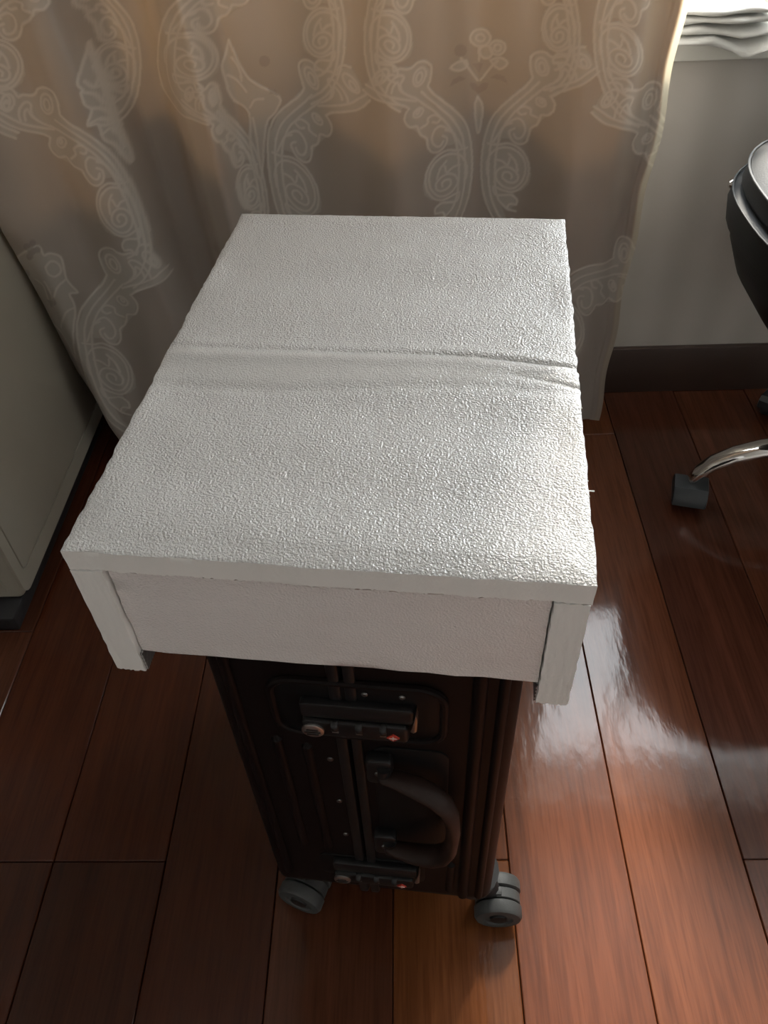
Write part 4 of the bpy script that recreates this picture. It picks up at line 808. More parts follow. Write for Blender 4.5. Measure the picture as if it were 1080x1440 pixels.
  [0.375,0.8717,0.361,0.8796,0.3592,0.8869,0.3464,0.8925,0.3382,0.8886,0.3451,0.8818,0.3525,0.8822],
  [0.3117,0.8493,0.3178,0.8603,0.3228,0.8693,0.3339,0.8724],
  [0.3041,0.8474,0.3196,0.844,0.3358,0.8431,0.3523,0.8353,0.3673,0.8219,0.3806,0.8031,0.3863,0.785,0.3823,0.773,0.3708,0.7666,0.3558,0.7677,0.3396,0.7748],
  [0.313,0.8019,0.3088,0.8191,0.3119,0.8319,0.3212,0.8382,0.3365,0.8371,0.351,0.8306,0.3651,0.8183,0.375,0.8025,0.3776,0.7867,0.3722,0.7769,0.3621,0.7723,0.3484,0.7755,0.335,0.7854,0.3275,0.7971,0.3293,0.805,0.3383,0.8086,0.3517,0.8039,0.3632,0.7936,0.3661,0.7841,0.3588,0.7809,0.3464,0.7857,0.3391,0.7934,0.3398,0.7993,0.3469,0.7991,0.354,0.7935,0.3538,0.7885],
  [0.3409,0.8271,0.3537,0.8147,0.3619,0.799],
  [0.3444,0.8202,0.3428,0.8104,0.3322,0.818,0.3201,0.8226],
  [0.3396,0.7748,0.3277,0.7806,0.3342,0.7667,0.3466,0.7639,0.3607,0.762,0.3738,0.7512,0.3764,0.742],
  [0.3417,0.7567,0.3591,0.7407,0.3777,0.7309],
  [0.3764,0.742,0.3622,0.7469,0.3591,0.7407],
  [0.3511,0.9442,0.3541,0.939,0.3586,0.9341,0.3639,0.9306,0.369,0.9291,0.3725,0.9302,0.3738,0.9335,0.3724,0.9386,0.3689,0.9443,0.3638,0.9494,0.3585,0.9528,0.354,0.9539,0.3511,0.9525,0.3498,0.9492,0.3511,0.9442],
  [0.3568,0.9421,0.3584,0.9392,0.3609,0.9364,0.3636,0.9345,0.3661,0.9338,0.3677,0.9345,0.3681,0.9365,0.3674,0.9393,0.3655,0.9425,0.363,0.9453,0.3603,0.9472,0.3579,0.9478,0.3565,0.9469,0.3561,0.9449,0.3568,0.9421],
  [0.4236,0.932,0.429,0.9275,0.4344,0.9245,0.4393,0.9234,0.4424,0.9243,0.4438,0.9269,0.4425,0.9309,0.4391,0.9354,0.4344,0.9395,0.429,0.9424,0.4239,0.9438,0.4201,0.9432,0.4187,0.9407,0.4199,0.9367,0.4236,0.932],
  [0.4305,0.9309,0.4324,0.9287,0.4347,0.927,0.4373,0.9259,0.4389,0.926,0.4399,0.927,0.4397,0.9288,0.4384,0.9311,0.4366,0.9333,0.4343,0.935,0.4317,0.9361,0.4301,0.936,0.4291,0.935,0.4292,0.9332,0.4305,0.9309],
  [0.3665,0.8941,0.3694,0.891,0.3736,0.888,0.3783,0.8857,0.3824,0.8847,0.3848,0.8854,0.3851,0.8876,0.3835,0.8906,0.3797,0.8943,0.3752,0.8975,0.3708,0.8996,0.3673,0.9001,0.3652,0.8992,0.365,0.897,0.3665,0.8941],
  [0.3722,0.8941,0.3736,0.8927,0.3752,0.8914,0.377,0.8904,0.3782,0.8901,0.3788,0.8906,0.3787,0.8916,0.3778,0.893,0.3765,0.8944,0.3749,0.8957,0.3734,0.8964,0.3721,0.8967,0.3713,0.8964,0.3714,0.8955,0.3722,0.8941],
  [-0.2832,0.9219,-0.2972,0.912,-0.3154,0.9062,-0.3325,0.903,-0.3558,0.8879,-0.376,0.8662,-0.3966,0.8351,-0.4143,0.8004,-0.4197,0.7694,-0.4163,0.7452,-0.3977,0.7259,-0.3629,0.7221,-0.3306,0.7159],
  [-0.2714,0.9152,-0.2912,0.9052,-0.3098,0.8978,-0.3267,0.894,-0.3439,0.8832,-0.3623,0.8625,-0.3755,0.8379,-0.389,0.8071,-0.3969,0.7774,-0.3934,0.7566,-0.3771,0.7441,-0.3534,0.7322,-0.3254,0.7224],
  [-0.2598,0.908,-0.2837,0.8985,-0.3052,0.8896,-0.3215,0.8852,-0.3337,0.8778,-0.3475,0.8611,-0.361,0.8372,-0.3702,0.8115,-0.375,0.7879,-0.3717,0.7696],
  [-0.1779,0.9531,-0.1932,0.9532,-0.2057,0.9488,-0.2107,0.9413,-0.2221,0.9437,-0.2372,0.9432,-0.247,0.9456,-0.255,0.9506,-0.2683,0.9525,-0.2813,0.9479,-0.2852,0.9383,-0.2849,0.9284,-0.2832,0.9219],
  [-0.1512,0.9231,-0.1673,0.9135,-0.1857,0.9062,-0.2105,0.9013,-0.2381,0.8982,-0.252,0.8943],
  [-0.1551,0.9292,-0.1747,0.9204,-0.1939,0.9125,-0.221,0.9071,-0.2442,0.9052,-0.2634,0.9041],
  [-0.2004,0.9108,-0.2012,0.9209,-0.211,0.9306,-0.2237,0.9355,-0.2325,0.9331,-0.2283,0.9249,-0.2328,0.9166,-0.2443,0.9109,-0.257,0.9079],
  [-0.2111,0.914,-0.214,0.9223,-0.2224,0.9273,-0.2278,0.9183,-0.2393,0.9126],
  [-0.252,0.8943,-0.2459,0.8847,-0.2491,0.8761,-0.2594,0.8703,-0.2729,0.8716,-0.2779,0.8664,-0.2849,0.8595,-0.2979,0.8551,-0.3015,0.8474,-0.3081,0.8401,-0.3163,0.8421,-0.324,0.8515,-0.3282,0.8614,-0.3272,0.8678,-0.3216,0.8668],
  [-0.3365,0.8756,-0.3259,0.8789,-0.3163,0.876,-0.3093,0.8667,-0.3077,0.8548,-0.3142,0.8493,-0.3207,0.8535,-0.3232,0.8612],
  [-0.282,0.8691,-0.2947,0.8744,-0.2934,0.8814,-0.3062,0.8866,-0.3156,0.8857,-0.3117,0.878,-0.3038,0.8767],
  [-0.3621,0.8547,-0.3454,0.8685,-0.3345,0.8772,-0.3236,0.8759],
  [-0.3759,0.8502,-0.3527,0.8522,-0.3316,0.8532,-0.3201,0.8409,-0.3123,0.8252,-0.3078,0.8082,-0.3096,0.7944,-0.316,0.787,-0.3264,0.7861,-0.3432,0.7863,-0.3641,0.7875],
  [-0.3959,0.7995,-0.3887,0.8194,-0.3727,0.8367,-0.3538,0.8466,-0.3333,0.8484,-0.3224,0.8384,-0.3151,0.8235,-0.3124,0.8091,-0.3153,0.7975,-0.3219,0.7927,-0.3325,0.7917,-0.35,0.7914,-0.3647,0.7969,-0.3693,0.8063,-0.3619,0.815,-0.3452,0.8223,-0.3306,0.8187,-0.3239,0.8074,-0.3246,0.7996,-0.3324,0.7991,-0.3467,0.8016,-0.3535,0.8067,-0.3488,0.8132,-0.3383,0.815,-0.3324,0.8101,-0.3348,0.8057],
  [-0.3326,0.8397,-0.325,0.8261,-0.3232,0.8114],
  [-0.3318,0.8332,-0.3379,0.8249,-0.3491,0.8297,-0.3653,0.83],
  [-0.3641,0.7875,-0.3802,0.7881,-0.378,0.7765,-0.3599,0.7789,-0.3392,0.7824,-0.3294,0.774,-0.3307,0.7666],
  [-0.3717,0.7696,-0.3543,0.7599,-0.3342,0.7575],
  [-0.3307,0.7666,-0.3458,0.7676,-0.3543,0.7599],
  [-0.2751,0.9357,-0.2738,0.9308,-0.2704,0.9264,-0.2656,0.9235,-0.2605,0.9226,-0.2558,0.924,-0.2529,0.9272,-0.2518,0.932,-0.2533,0.9369,-0.2567,0.9413,-0.2613,0.9443,-0.2665,0.945,-0.2712,0.9435,-0.2743,0.9402,-0.2751,0.9357],
  [-0.269,0.9339,-0.2683,0.9311,-0.2665,0.9287,-0.2642,0.9271,-0.2616,0.9266,-0.2594,0.9274,-0.2577,0.9294,-0.2572,0.9321,-0.258,0.935,-0.2597,0.9373,-0.2621,0.939,-0.2646,0.9395,-0.267,0.9385,-0.2685,0.9366,-0.269,0.9339],
  [-0.1972,0.9337,-0.1922,0.9297,-0.1857,0.927,-0.179,0.9261,-0.1733,0.9271,-0.17,0.9299,-0.1697,0.9337,-0.1723,0.9379,-0.1776,0.9415,-0.1841,0.944,-0.1907,0.9451,-0.1962,0.9443,-0.1994,0.9417,-0.1998,0.9379,-0.1972,0.9337],
  [-0.1881,0.933,-0.1863,0.9309,-0.1837,0.9292,-0.1807,0.9285,-0.178,0.9286,-0.1762,0.9296,-0.1753,0.9316,-0.1759,0.9337,-0.1778,0.9356,-0.1804,0.9372,-0.1834,0.9379,-0.186,0.9378,-0.1879,0.9368,-0.1886,0.9351,-0.1881,0.933],
  [-0.2809,0.889,-0.2788,0.8864,-0.2754,0.8842,-0.2714,0.8829,-0.2675,0.8829,-0.2644,0.8841,-0.2631,0.8861,-0.2635,0.8887,-0.2655,0.8914,-0.269,0.8934,-0.2728,0.8949,-0.2768,0.8947,-0.2797,0.8937,-0.2811,0.8918,-0.2809,0.889],
  [-0.274,0.8898,-0.2731,0.8887,-0.272,0.8877,-0.2706,0.8872,-0.2692,0.8873,-0.2684,0.8876,-0.268,0.8885,-0.2683,0.8896,-0.2689,0.8909,-0.2702,0.8918,-0.2716,0.8922,-0.2728,0.8924,-0.2738,0.8919,-0.2742,0.8909,-0.274,0.8898],
  [-0.4849,0.9182,-0.4799,0.9049,-0.4694,0.8896,-0.4561,0.8692,-0.4469,0.8483,-0.4438,0.8264,-0.4461,0.8013,-0.4517,0.7753,-0.4618,0.7489,-0.4729,0.7296,-0.4838,0.7182,-0.4941,0.7205,-0.5063,0.7301],
  [-0.4937,0.917,-0.4865,0.901,-0.4774,0.8859,-0.4652,0.8658,-0.4568,0.8455,-0.4542,0.8248,-0.457,0.8008,-0.4628,0.7748,-0.471,0.7523,-0.479,0.7362,-0.4866,0.7285,-0.4956,0.7304,-0.5069,0.7389],
  [-0.5002,0.9171,-0.4923,0.8986,-0.4839,0.8819,-0.4732,0.8633,-0.4664,0.8446,-0.4646,0.8247,-0.4666,0.8018,-0.4722,0.7778,-0.4777,0.7581,-0.4836,0.7459],
  [-0.518,0.9858,-0.5138,0.9802,-0.5109,0.9721,-0.5105,0.9646,-0.5068,0.9614,-0.5015,0.9542,-0.497,0.9521,-0.491,0.9533,-0.482,0.9503,-0.4752,0.942,-0.4768,0.9321,-0.4812,0.9235,-0.4849,0.9182],
  [-0.5302,0.9722,-0.5264,0.9611,-0.522,0.9499,-0.5154,0.9364,-0.5084,0.921,-0.5046,0.9113],
  [-0.5277,0.9757,-0.523,0.9637,-0.5189,0.9512,-0.512,0.9358,-0.5054,0.9229,-0.4995,0.9123],
  [-0.5171,0.9473,-0.5158,0.9539,-0.5119,0.9568,-0.5074,0.9548,-0.5052,0.9489,-0.5075,0.9449,-0.5073,0.9368,-0.5047,0.9271,-0.5011,0.9185],
  [-0.5139,0.9449,-0.512,0.9496,-0.5089,0.9494,-0.5088,0.9402,-0.5058,0.9307],
  [-0.5046,0.9113,-0.5079,0.9076,-0.508,0.9001,-0.5059,0.8905,-0.5015,0.8842,-0.5008,0.8779,-0.4994,0.8694,-0.4962,0.8593,-0.496,0.8518,-0.4948,0.8412,-0.4911,0.8325,-0.4842,0.8299,-0.4781,0.8337,-0.4763,0.8404,-0.4809,0.8461],
  [-0.4656,0.8409,-0.4725,0.8521,-0.4813,0.8608,-0.4887,0.86,-0.4922,0.8525,-0.4903,0.8411,-0.4858,0.8359,-0.4817,0.8391],
  [-0.499,0.8777,-0.4933,0.8751,-0.4925,0.8808,-0.4842,0.8786,-0.4782,0.8702,-0.4839,0.8671,-0.4887,0.872],
  [-0.4581,0.8175,-0.4625,0.8317,-0.466,0.8434,-0.4756,0.8518],
  [-0.4512,0.812,-0.4653,0.816,-0.4789,0.8235,-0.4893,0.8269,-0.4955,0.8262,-0.4997,0.82,-0.5011,0.8087,-0.4996,0.7949,-0.496,0.7794,-0.4901,0.7677,-0.4825,0.7608],
  [-0.4622,0.7704,-0.4575,0.7856,-0.4591,0.8001,-0.4669,0.8111,-0.4794,0.8182,-0.4885,0.8216,-0.4948,0.821,-0.4981,0.8147,-0.4985,0.8029,-0.4968,0.7896,-0.493,0.777,-0.487,0.7685,-0.4798,0.7674,-0.4745,0.7735,-0.4755,0.7823,-0.4815,0.7917,-0.489,0.7971,-0.4937,0.7971,-0.4945,0.791,-0.4917,0.782,-0.4861,0.7763,-0.4822,0.7778,-0.4827,0.7838,-0.4864,0.789,-0.4898,0.7894,-0.4897,0.7847],
  [-0.4827,0.8112,-0.4899,0.8087,-0.4931,0.801],
  [-0.485,0.8069,-0.4844,0.7964,-0.4774,0.7965,-0.4671,0.7948],
  [-0.4825,0.7608,-0.4755,0.7574,-0.4797,0.7491,-0.486,0.7564,-0.4921,0.7666,-0.4968,0.7685,-0.4973,0.7628],
  [-0.4836,0.7459,-0.4911,0.7464,-0.4975,0.7543],
  [-0.4973,0.7628,-0.4922,0.7548,-0.4911,0.7464],
  [-0.4846,0.933,-0.4875,0.929,-0.4907,0.9267,-0.494,0.9263,-0.4965,0.928,-0.4984,0.9311,-0.4986,0.9352,-0.498,0.9393,-0.4962,0.9426,-0.4933,0.9447,-0.4898,0.9453,-0.4862,0.9442,-0.484,0.9414,-0.4833,0.9374,-0.4846,0.933],
  [-0.4891,0.9337,-0.4905,0.9315,-0.4921,0.9302,-0.4937,0.9299,-0.495,0.9307,-0.4959,0.9324,-0.4961,0.9346,-0.4956,0.9369,-0.4945,0.9389,-0.4929,0.9402,-0.4913,0.9405,-0.4896,0.9399,-0.4884,0.9385,-0.4882,0.9362,-0.4891,0.9337],
  [-0.5153,0.9645,-0.5171,0.9638,-0.5193,0.9643,-0.5212,0.9662,-0.5227,0.9688,-0.5233,0.9719,-0.5227,0.9748,-0.5213,0.9769,-0.5196,0.9776,-0.5174,0.9771,-0.5154,0.9753,-0.5142,0.9726,-0.5136,0.9695,-0.5141,0.9665,-0.5153,0.9645],
  [-0.5176,0.9678,-0.5185,0.9669,-0.5192,0.9669,-0.5203,0.9673,-0.5211,0.9683,-0.5215,0.9698,-0.5212,0.9714,-0.5211,0.9725,-0.5203,0.9734,-0.5192,0.9736,-0.5185,0.973,-0.5177,0.972,-0.5173,0.9706,-0.5172,0.9691,-0.5176,0.9678],
  [-0.496,0.8925,-0.4971,0.8917,-0.4986,0.8919,-0.5004,0.8929,-0.5017,0.8949,-0.5024,0.8973,-0.5025,0.8995,-0.5018,0.9013,-0.5007,0.9021,-0.4993,0.9019,-0.4978,0.9007,-0.4962,0.8989,-0.4954,0.8966,-0.4953,0.8943,-0.496,0.8925],
  [-0.4982,0.8966,-0.4989,0.8961,-0.4994,0.896,-0.4999,0.8965,-0.5004,0.897,-0.5004,0.898,-0.5007,0.8987,-0.5004,0.8994,-0.4997,0.8999,-0.4992,0.8999,-0.4987,0.8995,-0.4982,0.8989,-0.4981,0.898,-0.4979,0.8973,-0.4982,0.8966],
  [-0.5478,0.9524,-0.5617,0.9421,-0.589,0.9292,-0.6188,0.9141,-0.6392,0.8999,-0.6548,0.8818,-0.6678,0.8587,-0.6781,0.8333,-0.6848,0.8053,-0.6859,0.7814,-0.6817,0.7538,-0.6683,0.7323,-0.6485,0.718],
  [-0.5399,0.9457,-0.5576,0.9357,-0.5818,0.9235,-0.6126,0.9073,-0.6322,0.8928,-0.6471,0.8752,-0.6589,0.8529,-0.6697,0.8271,-0.6754,0.8027,-0.6772,0.7804,-0.6732,0.7592,-0.6615,0.7397,-0.642,0.7262],
  [-0.5326,0.9385,-0.5522,0.9293,-0.5764,0.9176,-0.6061,0.9015,-0.6246,0.8872,-0.6379,0.8707,-0.6502,0.8489,-0.6598,0.8249,-0.6663,0.8021,-0.667,0.7827],
  [-0.4927,0.967,-0.5021,0.9693,-0.5081,0.9674,-0.5102,0.9613,-0.5141,0.9661,-0.5197,0.9685,-0.5234,0.9727,-0.5265,0.9786,-0.533,0.9818,-0.5423,0.9779,-0.5471,0.9684,-0.5481,0.9588,-0.5478,0.9524],
  [-0.4767,0.9323,-0.4904,0.9246,-0.5011,0.9213,-0.5107,0.9233,-0.5216,0.9266,-0.5288,0.9249],
  [-0.4788,0.9393,-0.4945,0.9329,-0.5043,0.9297,-0.5144,0.9314,-0.5239,0.9341,-0.5355,0.9347],
  [-0.5069,0.9296,-0.5069,0.9395,-0.5105,0.9511,-0.5147,0.9588,-0.5182,0.9582,-0.5167,0.9496,-0.5188,0.9427,-0.5236,0.9397,-0.5305,0.9384],
  [-0.5108,0.9354,-0.5118,0.9439,-0.5147,0.9506,-0.5168,0.9433,-0.5216,0.9402],
  [-0.5288,0.9249,-0.5264,0.915,-0.5292,0.9071,-0.537,0.9019,-0.5478,0.9029,-0.5527,0.8977,-0.5607,0.8901,-0.5756,0.8837,-0.5824,0.8745,-0.594,0.8635,-0.607,0.8594,-0.617,0.8637,-0.6208,0.872,-0.6186,0.879,-0.6102,0.8819],
  [-0.6276,0.8846,-0.6143,0.8917,-0.5986,0.8962,-0.5893,0.8911,-0.5895,0.8795,-0.6016,0.869,-0.6115,0.8683,-0.6137,0.8748],
  [-0.5559,0.9002,-0.5675,0.9042,-0.5643,0.9116,-0.5792,0.9136,-0.595,0.907,-0.5902,0.9015,-0.578,0.9044],
  [-0.6479,0.8673,-0.6356,0.8778,-0.6258,0.8863,-0.6118,0.8898],
  [-0.6575,0.8655,-0.6427,0.8626,-0.6266,0.8619,-0.6131,0.8554,-0.6041,0.8448,-0.6006,0.8301,-0.6064,0.8143,-0.6176,0.8014,-0.6324,0.7929,-0.6468,0.7926,-0.6598,0.7989],
  [-0.6727,0.8234,-0.6674,0.8394,-0.6577,0.8509,-0.6445,0.857,-0.6292,0.8565,-0.6172,0.8509,-0.6088,0.8408,-0.6076,0.8276,-0.6146,0.8129,-0.6253,0.8025,-0.6378,0.7971,-0.6503,0.7995,-0.6586,0.8087,-0.6603,0.8192,-0.6542,0.8265,-0.6425,0.8301,-0.6313,0.8259,-0.6251,0.817,-0.6277,0.8082,-0.6364,0.805,-0.6468,0.8092,-0.6502,0.816,-0.6461,0.8217,-0.6392,0.8212,-0.6347,0.8164,-0.6375,0.8117],
  [-0.6302,0.8473,-0.6236,0.8359,-0.6237,0.8216],
  [-0.6299,0.841,-0.6369,0.8318,-0.644,0.8385,-0.6541,0.8425],
  [-0.6598,0.7989,-0.6689,0.8042,-0.6692,0.7917,-0.6583,0.7892,-0.645,0.7874,-0.6376,0.7793,-0.64,0.7714],
  [-0.667,0.7827,-0.6578,0.7683,-0.645,0.7613],
  [-0.64,0.7714,-0.6517,0.7737,-0.6578,0.7683],
  [-0.5395,0.9659,-0.5392,0.9611,-0.5373,0.9567,-0.5344,0.9537,-0.5314,0.9525,-0.5286,0.9534,-0.5268,0.9562,-0.5263,0.9604,-0.5267,0.9653,-0.5278,0.97,-0.5299,0.9732,-0.5328,0.9744,-0.5356,0.9735,-0.5382,0.9704,-0.5395,0.9659],
  [-0.5354,0.964,-0.5353,0.9612,-0.5346,0.9587,-0.5332,0.9571,-0.5317,0.9564,-0.5303,0.957,-0.5293,0.9587,-0.5288,0.9612,-0.529,0.964,-0.5297,0.9666,-0.5307,0.9684,-0.5322,0.969,-0.5336,0.9683,-0.5349,0.9665,-0.5354,0.964],
  [-0.5051,0.9508,-0.5031,0.9458,-0.4999,0.9418,-0.4965,0.9394,-0.4928,0.9396,-0.4901,0.942,-0.4894,0.9459,-0.4907,0.9506,-0.4942,0.9549,-0.4978,0.9586,-0.5014,0.9607,-0.504,0.961,-0.5055,0.9592,-0.5058,0.9556,-0.5051,0.9508],
  [-0.5009,0.9481,-0.5,0.9458,-0.4987,0.9437,-0.4973,0.9422,-0.4956,0.942,-0.4944,0.9427,-0.4938,0.9444,-0.4939,0.9466,-0.4948,0.949,-0.4961,0.9511,-0.4979,0.9523,-0.4992,0.9528,-0.5004,0.952,-0.501,0.9504,-0.5009,0.9481],
  [-0.5513,0.9201,-0.5499,0.9176,-0.5477,0.9154,-0.5447,0.9142,-0.5417,0.9141,-0.5393,0.9152,-0.5376,0.9173,-0.5374,0.9199,-0.5388,0.9224,-0.5411,0.9246,-0.544,0.9258,-0.5471,0.9258,-0.5499,0.9245,-0.5511,0.9226,-0.5513,0.9201],
  [-0.5459,0.9208,-0.5454,0.9197,-0.5444,0.9188,-0.5433,0.9184,-0.5425,0.9182,-0.5416,0.9188,-0.5411,0.9197,-0.5411,0.9208,-0.5416,0.9219,-0.5426,0.9227,-0.5433,0.9233,-0.5445,0.9233,-0.5454,0.9228,-0.5459,0.9219,-0.5459,0.9208],
  [0.4057,0.4251,0.3887,0.4229,0.3643,0.4281,0.3378,0.4244,0.3162,0.4138,0.3011,0.3917,0.2901,0.357,0.2818,0.3156,0.2772,0.268,0.2771,0.2264,0.2839,0.1766,0.3003,0.1324,0.3255,0.0918],
  [0.4166,0.4068,0.3952,0.4057,0.3712,0.4114,0.3452,0.4081,0.3245,0.3973,0.3101,0.3763,0.2999,0.3433,0.2913,0.3027,0.2871,0.2616,0.287,0.2227,0.2929,0.1835,0.3082,0.142,0.3322,0.1018],
  [0.4264,0.3905,0.403,0.3875,0.3769,0.3952,0.3522,0.3938,0.3339,0.3823,0.3204,0.3625,0.3097,0.3314,0.3018,0.2944,0.2973,0.2567,0.298,0.2223],
  [0.4991,0.4299,0.4859,0.4383,0.4747,0.4375,0.4703,0.4274,0.4603,0.4367,0.4469,0.4422,0.439,0.4497,0.4328,0.4603,0.4218,0.4677,0.4094,0.4667,0.4049,0.4533,0.4044,0.4372,0.4057,0.4251],
  [0.52,0.3635,0.5059,0.3583,0.4897,0.3572,0.4682,0.3609,0.444,0.3672,0.4323,0.3647],
  [0.5171,0.3764,0.5,0.3743,0.4833,0.3717,0.4596,0.3753,0.4392,0.3809,0.423,0.3848],
  [0.4774,0.3721,0.4773,0.3891,0.4694,0.4101,0.4584,0.4242,0.4506,0.4239,0.4538,0.4084,0.4495,0.3964,0.4396,0.3906,0.4287,0.3897],
  [0.4685,0.3822,0.4661,0.3979,0.4593,0.4096,0.4541,0.3967,0.4439,0.3916],
  [0.4323,0.3647,0.4367,0.3466,0.4335,0.3331,0.4242,0.3268,0.4119,0.3353,0.4064,0.3302,0.398,0.3252,0.3822,0.3332,0.377,0.3245,0.3679,0.3169,0.356,0.3206,0.3449,0.3361,0.3398,0.353,0.3417,0.3638,0.3504,0.3624],
  [0.3308,0.3797,0.3446,0.3827,0.3596,0.3787,0.3689,0.3613,0.3701,0.3409,0.3599,0.3335,0.3503,0.34,0.347,0.3529],
  [0.4023,0.338,0.388,0.3604,0.3902,0.37,0.3749,0.3915,0.3619,0.3942,0.3668,0.3805,0.3771,0.3735],
  [0.3099,0.3626,0.3223,0.3733,0.3329,0.3815,0.3479,0.3774],
  [0.3004,0.3645,0.3163,0.3509,0.3348,0.3393,0.3503,0.3182,0.3605,0.2927,0.3654,0.2634,0.3617,0.2396,0.3516,0.2241,0.336,0.219,0.3195,0.2284,0.3044,0.248],
  [0.2885,0.2975,0.2922,0.3231,0.3016,0.3392,0.3151,0.3425,0.3324,0.3316,0.3461,0.3135,0.3563,0.2889,0.359,0.2645,0.3536,0.2434,0.3429,0.2316,0.3293,0.2303,0.3149,0.2434,0.3046,0.2649,0.302,0.2842,0.3079,0.294,0.32,0.2932,0.3334,0.278,0.3412,0.2583,0.3398,0.2439,0.3298,0.2438,0.3178,0.2581,0.3133,0.2727,0.3169,0.2807,0.3251,0.2754,0.3305,0.2635,0.3278,0.257],
  [0.3325,0.3157,0.3412,0.2908,0.3426,0.2655],
  [0.3329,0.3046,0.3261,0.2928,0.3177,0.3093,0.3061,0.3227],
  [0.3044,0.248,0.2942,0.2618,0.2947,0.2394,0.307,0.2292,0.3223,0.2177,0.3317,0.1973,0.3296,0.1848],
  [0.298,0.2223,0.3095,0.1913,0.3252,0.17],
  [0.3296,0.1848,0.3162,0.1976,0.3095,0.1913],
  [0.4145,0.4429,0.4153,0.4341,0.418,0.4254,0.4222,0.4185,0.4266,0.4152,0.4306,0.416,0.4333,0.4207,0.4342,0.4284,0.4333,0.4372,0.4309,0.4453,0.4271,0.4516,0.4228,0.4547,0.4188,0.4539,0.4158,0.4499,0.4145,0.4429],
  [0.42,0.4372,0.4204,0.4323,0.4218,0.4274,0.4238,0.4237,0.4259,0.4224,0.4277,0.4233,0.4293,0.4258,0.4299,0.43,0.4295,0.4349,0.4281,0.4397,0.426,0.4434,0.424,0.4447,0.4219,0.4444,0.4207,0.4413,0.42,0.4372],
  [0.4812,0.4085,0.4853,0.3995,0.4909,0.3915,0.4967,0.3862,0.5016,0.3847,0.5046,0.3872,0.5051,0.3933,0.503,0.4017,0.4988,0.4108,0.4933,0.4186,0.4876,0.4238,0.4827,0.4252,0.4798,0.4228,0.4792,0.4168,0.4812,0.4085],
  [0.4892,0.4026,0.4906,0.3982,0.4928,0.3941,0.4953,0.3911,0.4976,0.3899,0.4993,0.3906,0.5001,0.3931,0.4997,0.3969,0.4982,0.4013,0.4961,0.4053,0.4936,0.4083,0.4912,0.4095,0.4896,0.4088,0.4888,0.4063,0.4892,0.4026],
  [0.4055,0.3693,0.4074,0.3634,0.4106,0.3576,0.4145,0.353,0.418,0.351,0.4208,0.3515,0.422,0.3549,0.4218,0.3594,0.4204,0.3642,0.4175,0.3693,0.4137,0.3739,0.4102,0.3758,0.4068,0.3765,0.4051,0.3744,0.4055,0.3693],
  [0.4123,0.3661,0.413,0.3639,0.4143,0.3612,0.4155,0.3596,0.4167,0.359,0.4176,0.3593,0.418,0.3606,0.4179,0.3626,0.4172,0.3649,0.4162,0.367,0.415,0.3685,0.4135,0.3697,0.4126,0.3694,0.4122,0.3681,0.4123,0.3661],
  [-0.5024,0.8416,-0.505,0.8313,-0.5093,0.8216,-0.5156,0.8066,-0.5197,0.7951,-0.5148,0.7859,-0.519,0.7824,-0.5174,0.7659,-0.5108,0.7556,-0.5166,0.7443,-0.5215,0.7333,-0.5083,0.733,-0.5067,0.7182,-0.5047,0.7058,-0.4975,0.6939,-0.4915,0.6742,-0.484,0.6499,-0.4858,0.6794,-0.4887,0.7042,-0.4909,0.7276,-0.4939,0.7613,-0.496,0.7833,-0.499,0.8111,-0.5011,0.8295,-0.5024,0.8416],
  [-0.7175,0.5131,-0.6895,0.5294,-0.6697,0.5335,-0.6672,0.5148,-0.6573,0.5166,-0.6418,0.5068,-0.6422,0.4854,-0.6447,0.4641,-0.6404,0.4485,-0.6325,0.432,-0.6484,0.4313,-0.6465,0.4113,-0.6506,0.3885,-0.6659,0.3508,-0.6929,0.2683,-0.6979,0.3104,-0.7304,0.3731,-0.7321,0.4361,-0.7175,0.5131],
  [-0.2879,0.8228,-0.2962,0.8022,-0.3036,0.7883,-0.303,0.7718,-0.3003,0.7484,-0.2942,0.7297,-0.2781,0.7165,-0.2723,0.6982,-0.279,0.6557,-0.2764,0.6045,-0.2682,0.5902,-0.2538,0.6537,-0.2436,0.6897,-0.231,0.7002,-0.216,0.7219,-0.2266,0.7346,-0.2377,0.7417,-0.2489,0.7484,-0.2648,0.7615,-0.2741,0.7788,-0.2808,0.7957,-0.2879,0.8228],
  [0.1293,0.7174,0.125,0.7004,0.1305,0.6619,0.1355,0.6621,0.1387,0.6999,0.1293,0.7174],
  [0.1459,0.8093,0.1446,0.8039,0.1404,0.7991,0.1341,0.7963,0.1268,0.796,0.1201,0.7986,0.1152,0.8035,0.1133,0.8091,0.1148,0.8142,0.1192,0.8184,0.1257,0.8206,0.1328,0.8209,0.1393,0.8188,0.1439,0.8148,0.1459,0.8093],
  [0.1702,0.7971,0.1692,0.7925,0.1661,0.7884,0.1614,0.7856,0.1558,0.7852,0.1507,0.7866,0.1471,0.7899,0.1455,0.7945,0.1466,0.7991,0.1497,0.8032,0.1545,0.8059,0.16,0.8063,0.165,0.8049,0.1686,0.8017,0.1702,0.7971],
  [0.1505,0.7885,0.1496,0.7844,0.1471,0.7805,0.143,0.7785,0.1384,0.7781,0.134,0.7798,0.131,0.783,0.1297,0.7873,0.1306,0.7914,0.1334,0.7947,0.1374,0.7969,0.142,0.7971,0.1462,0.7956,0.1491,0.7928,0.1505,0.7885],
  [0.1477,0.7754,0.1634,0.7813,0.1752,0.774,0.1623,0.7637,0.1477,0.7754],
  [0.1072,0.7762,0.0921,0.7778,0.0797,0.7729,0.0949,0.7644,0.11,0.7671,0.1072,0.7762],
  [-0.5023,0.8102,-0.4995,0.7926,-0.5027,0.7835],
  [-0.5114,0.797,-0.505,0.7841,-0.4998,0.7799],
  [-0.5153,0.7831,-0.5051,0.774,-0.4997,0.7562],
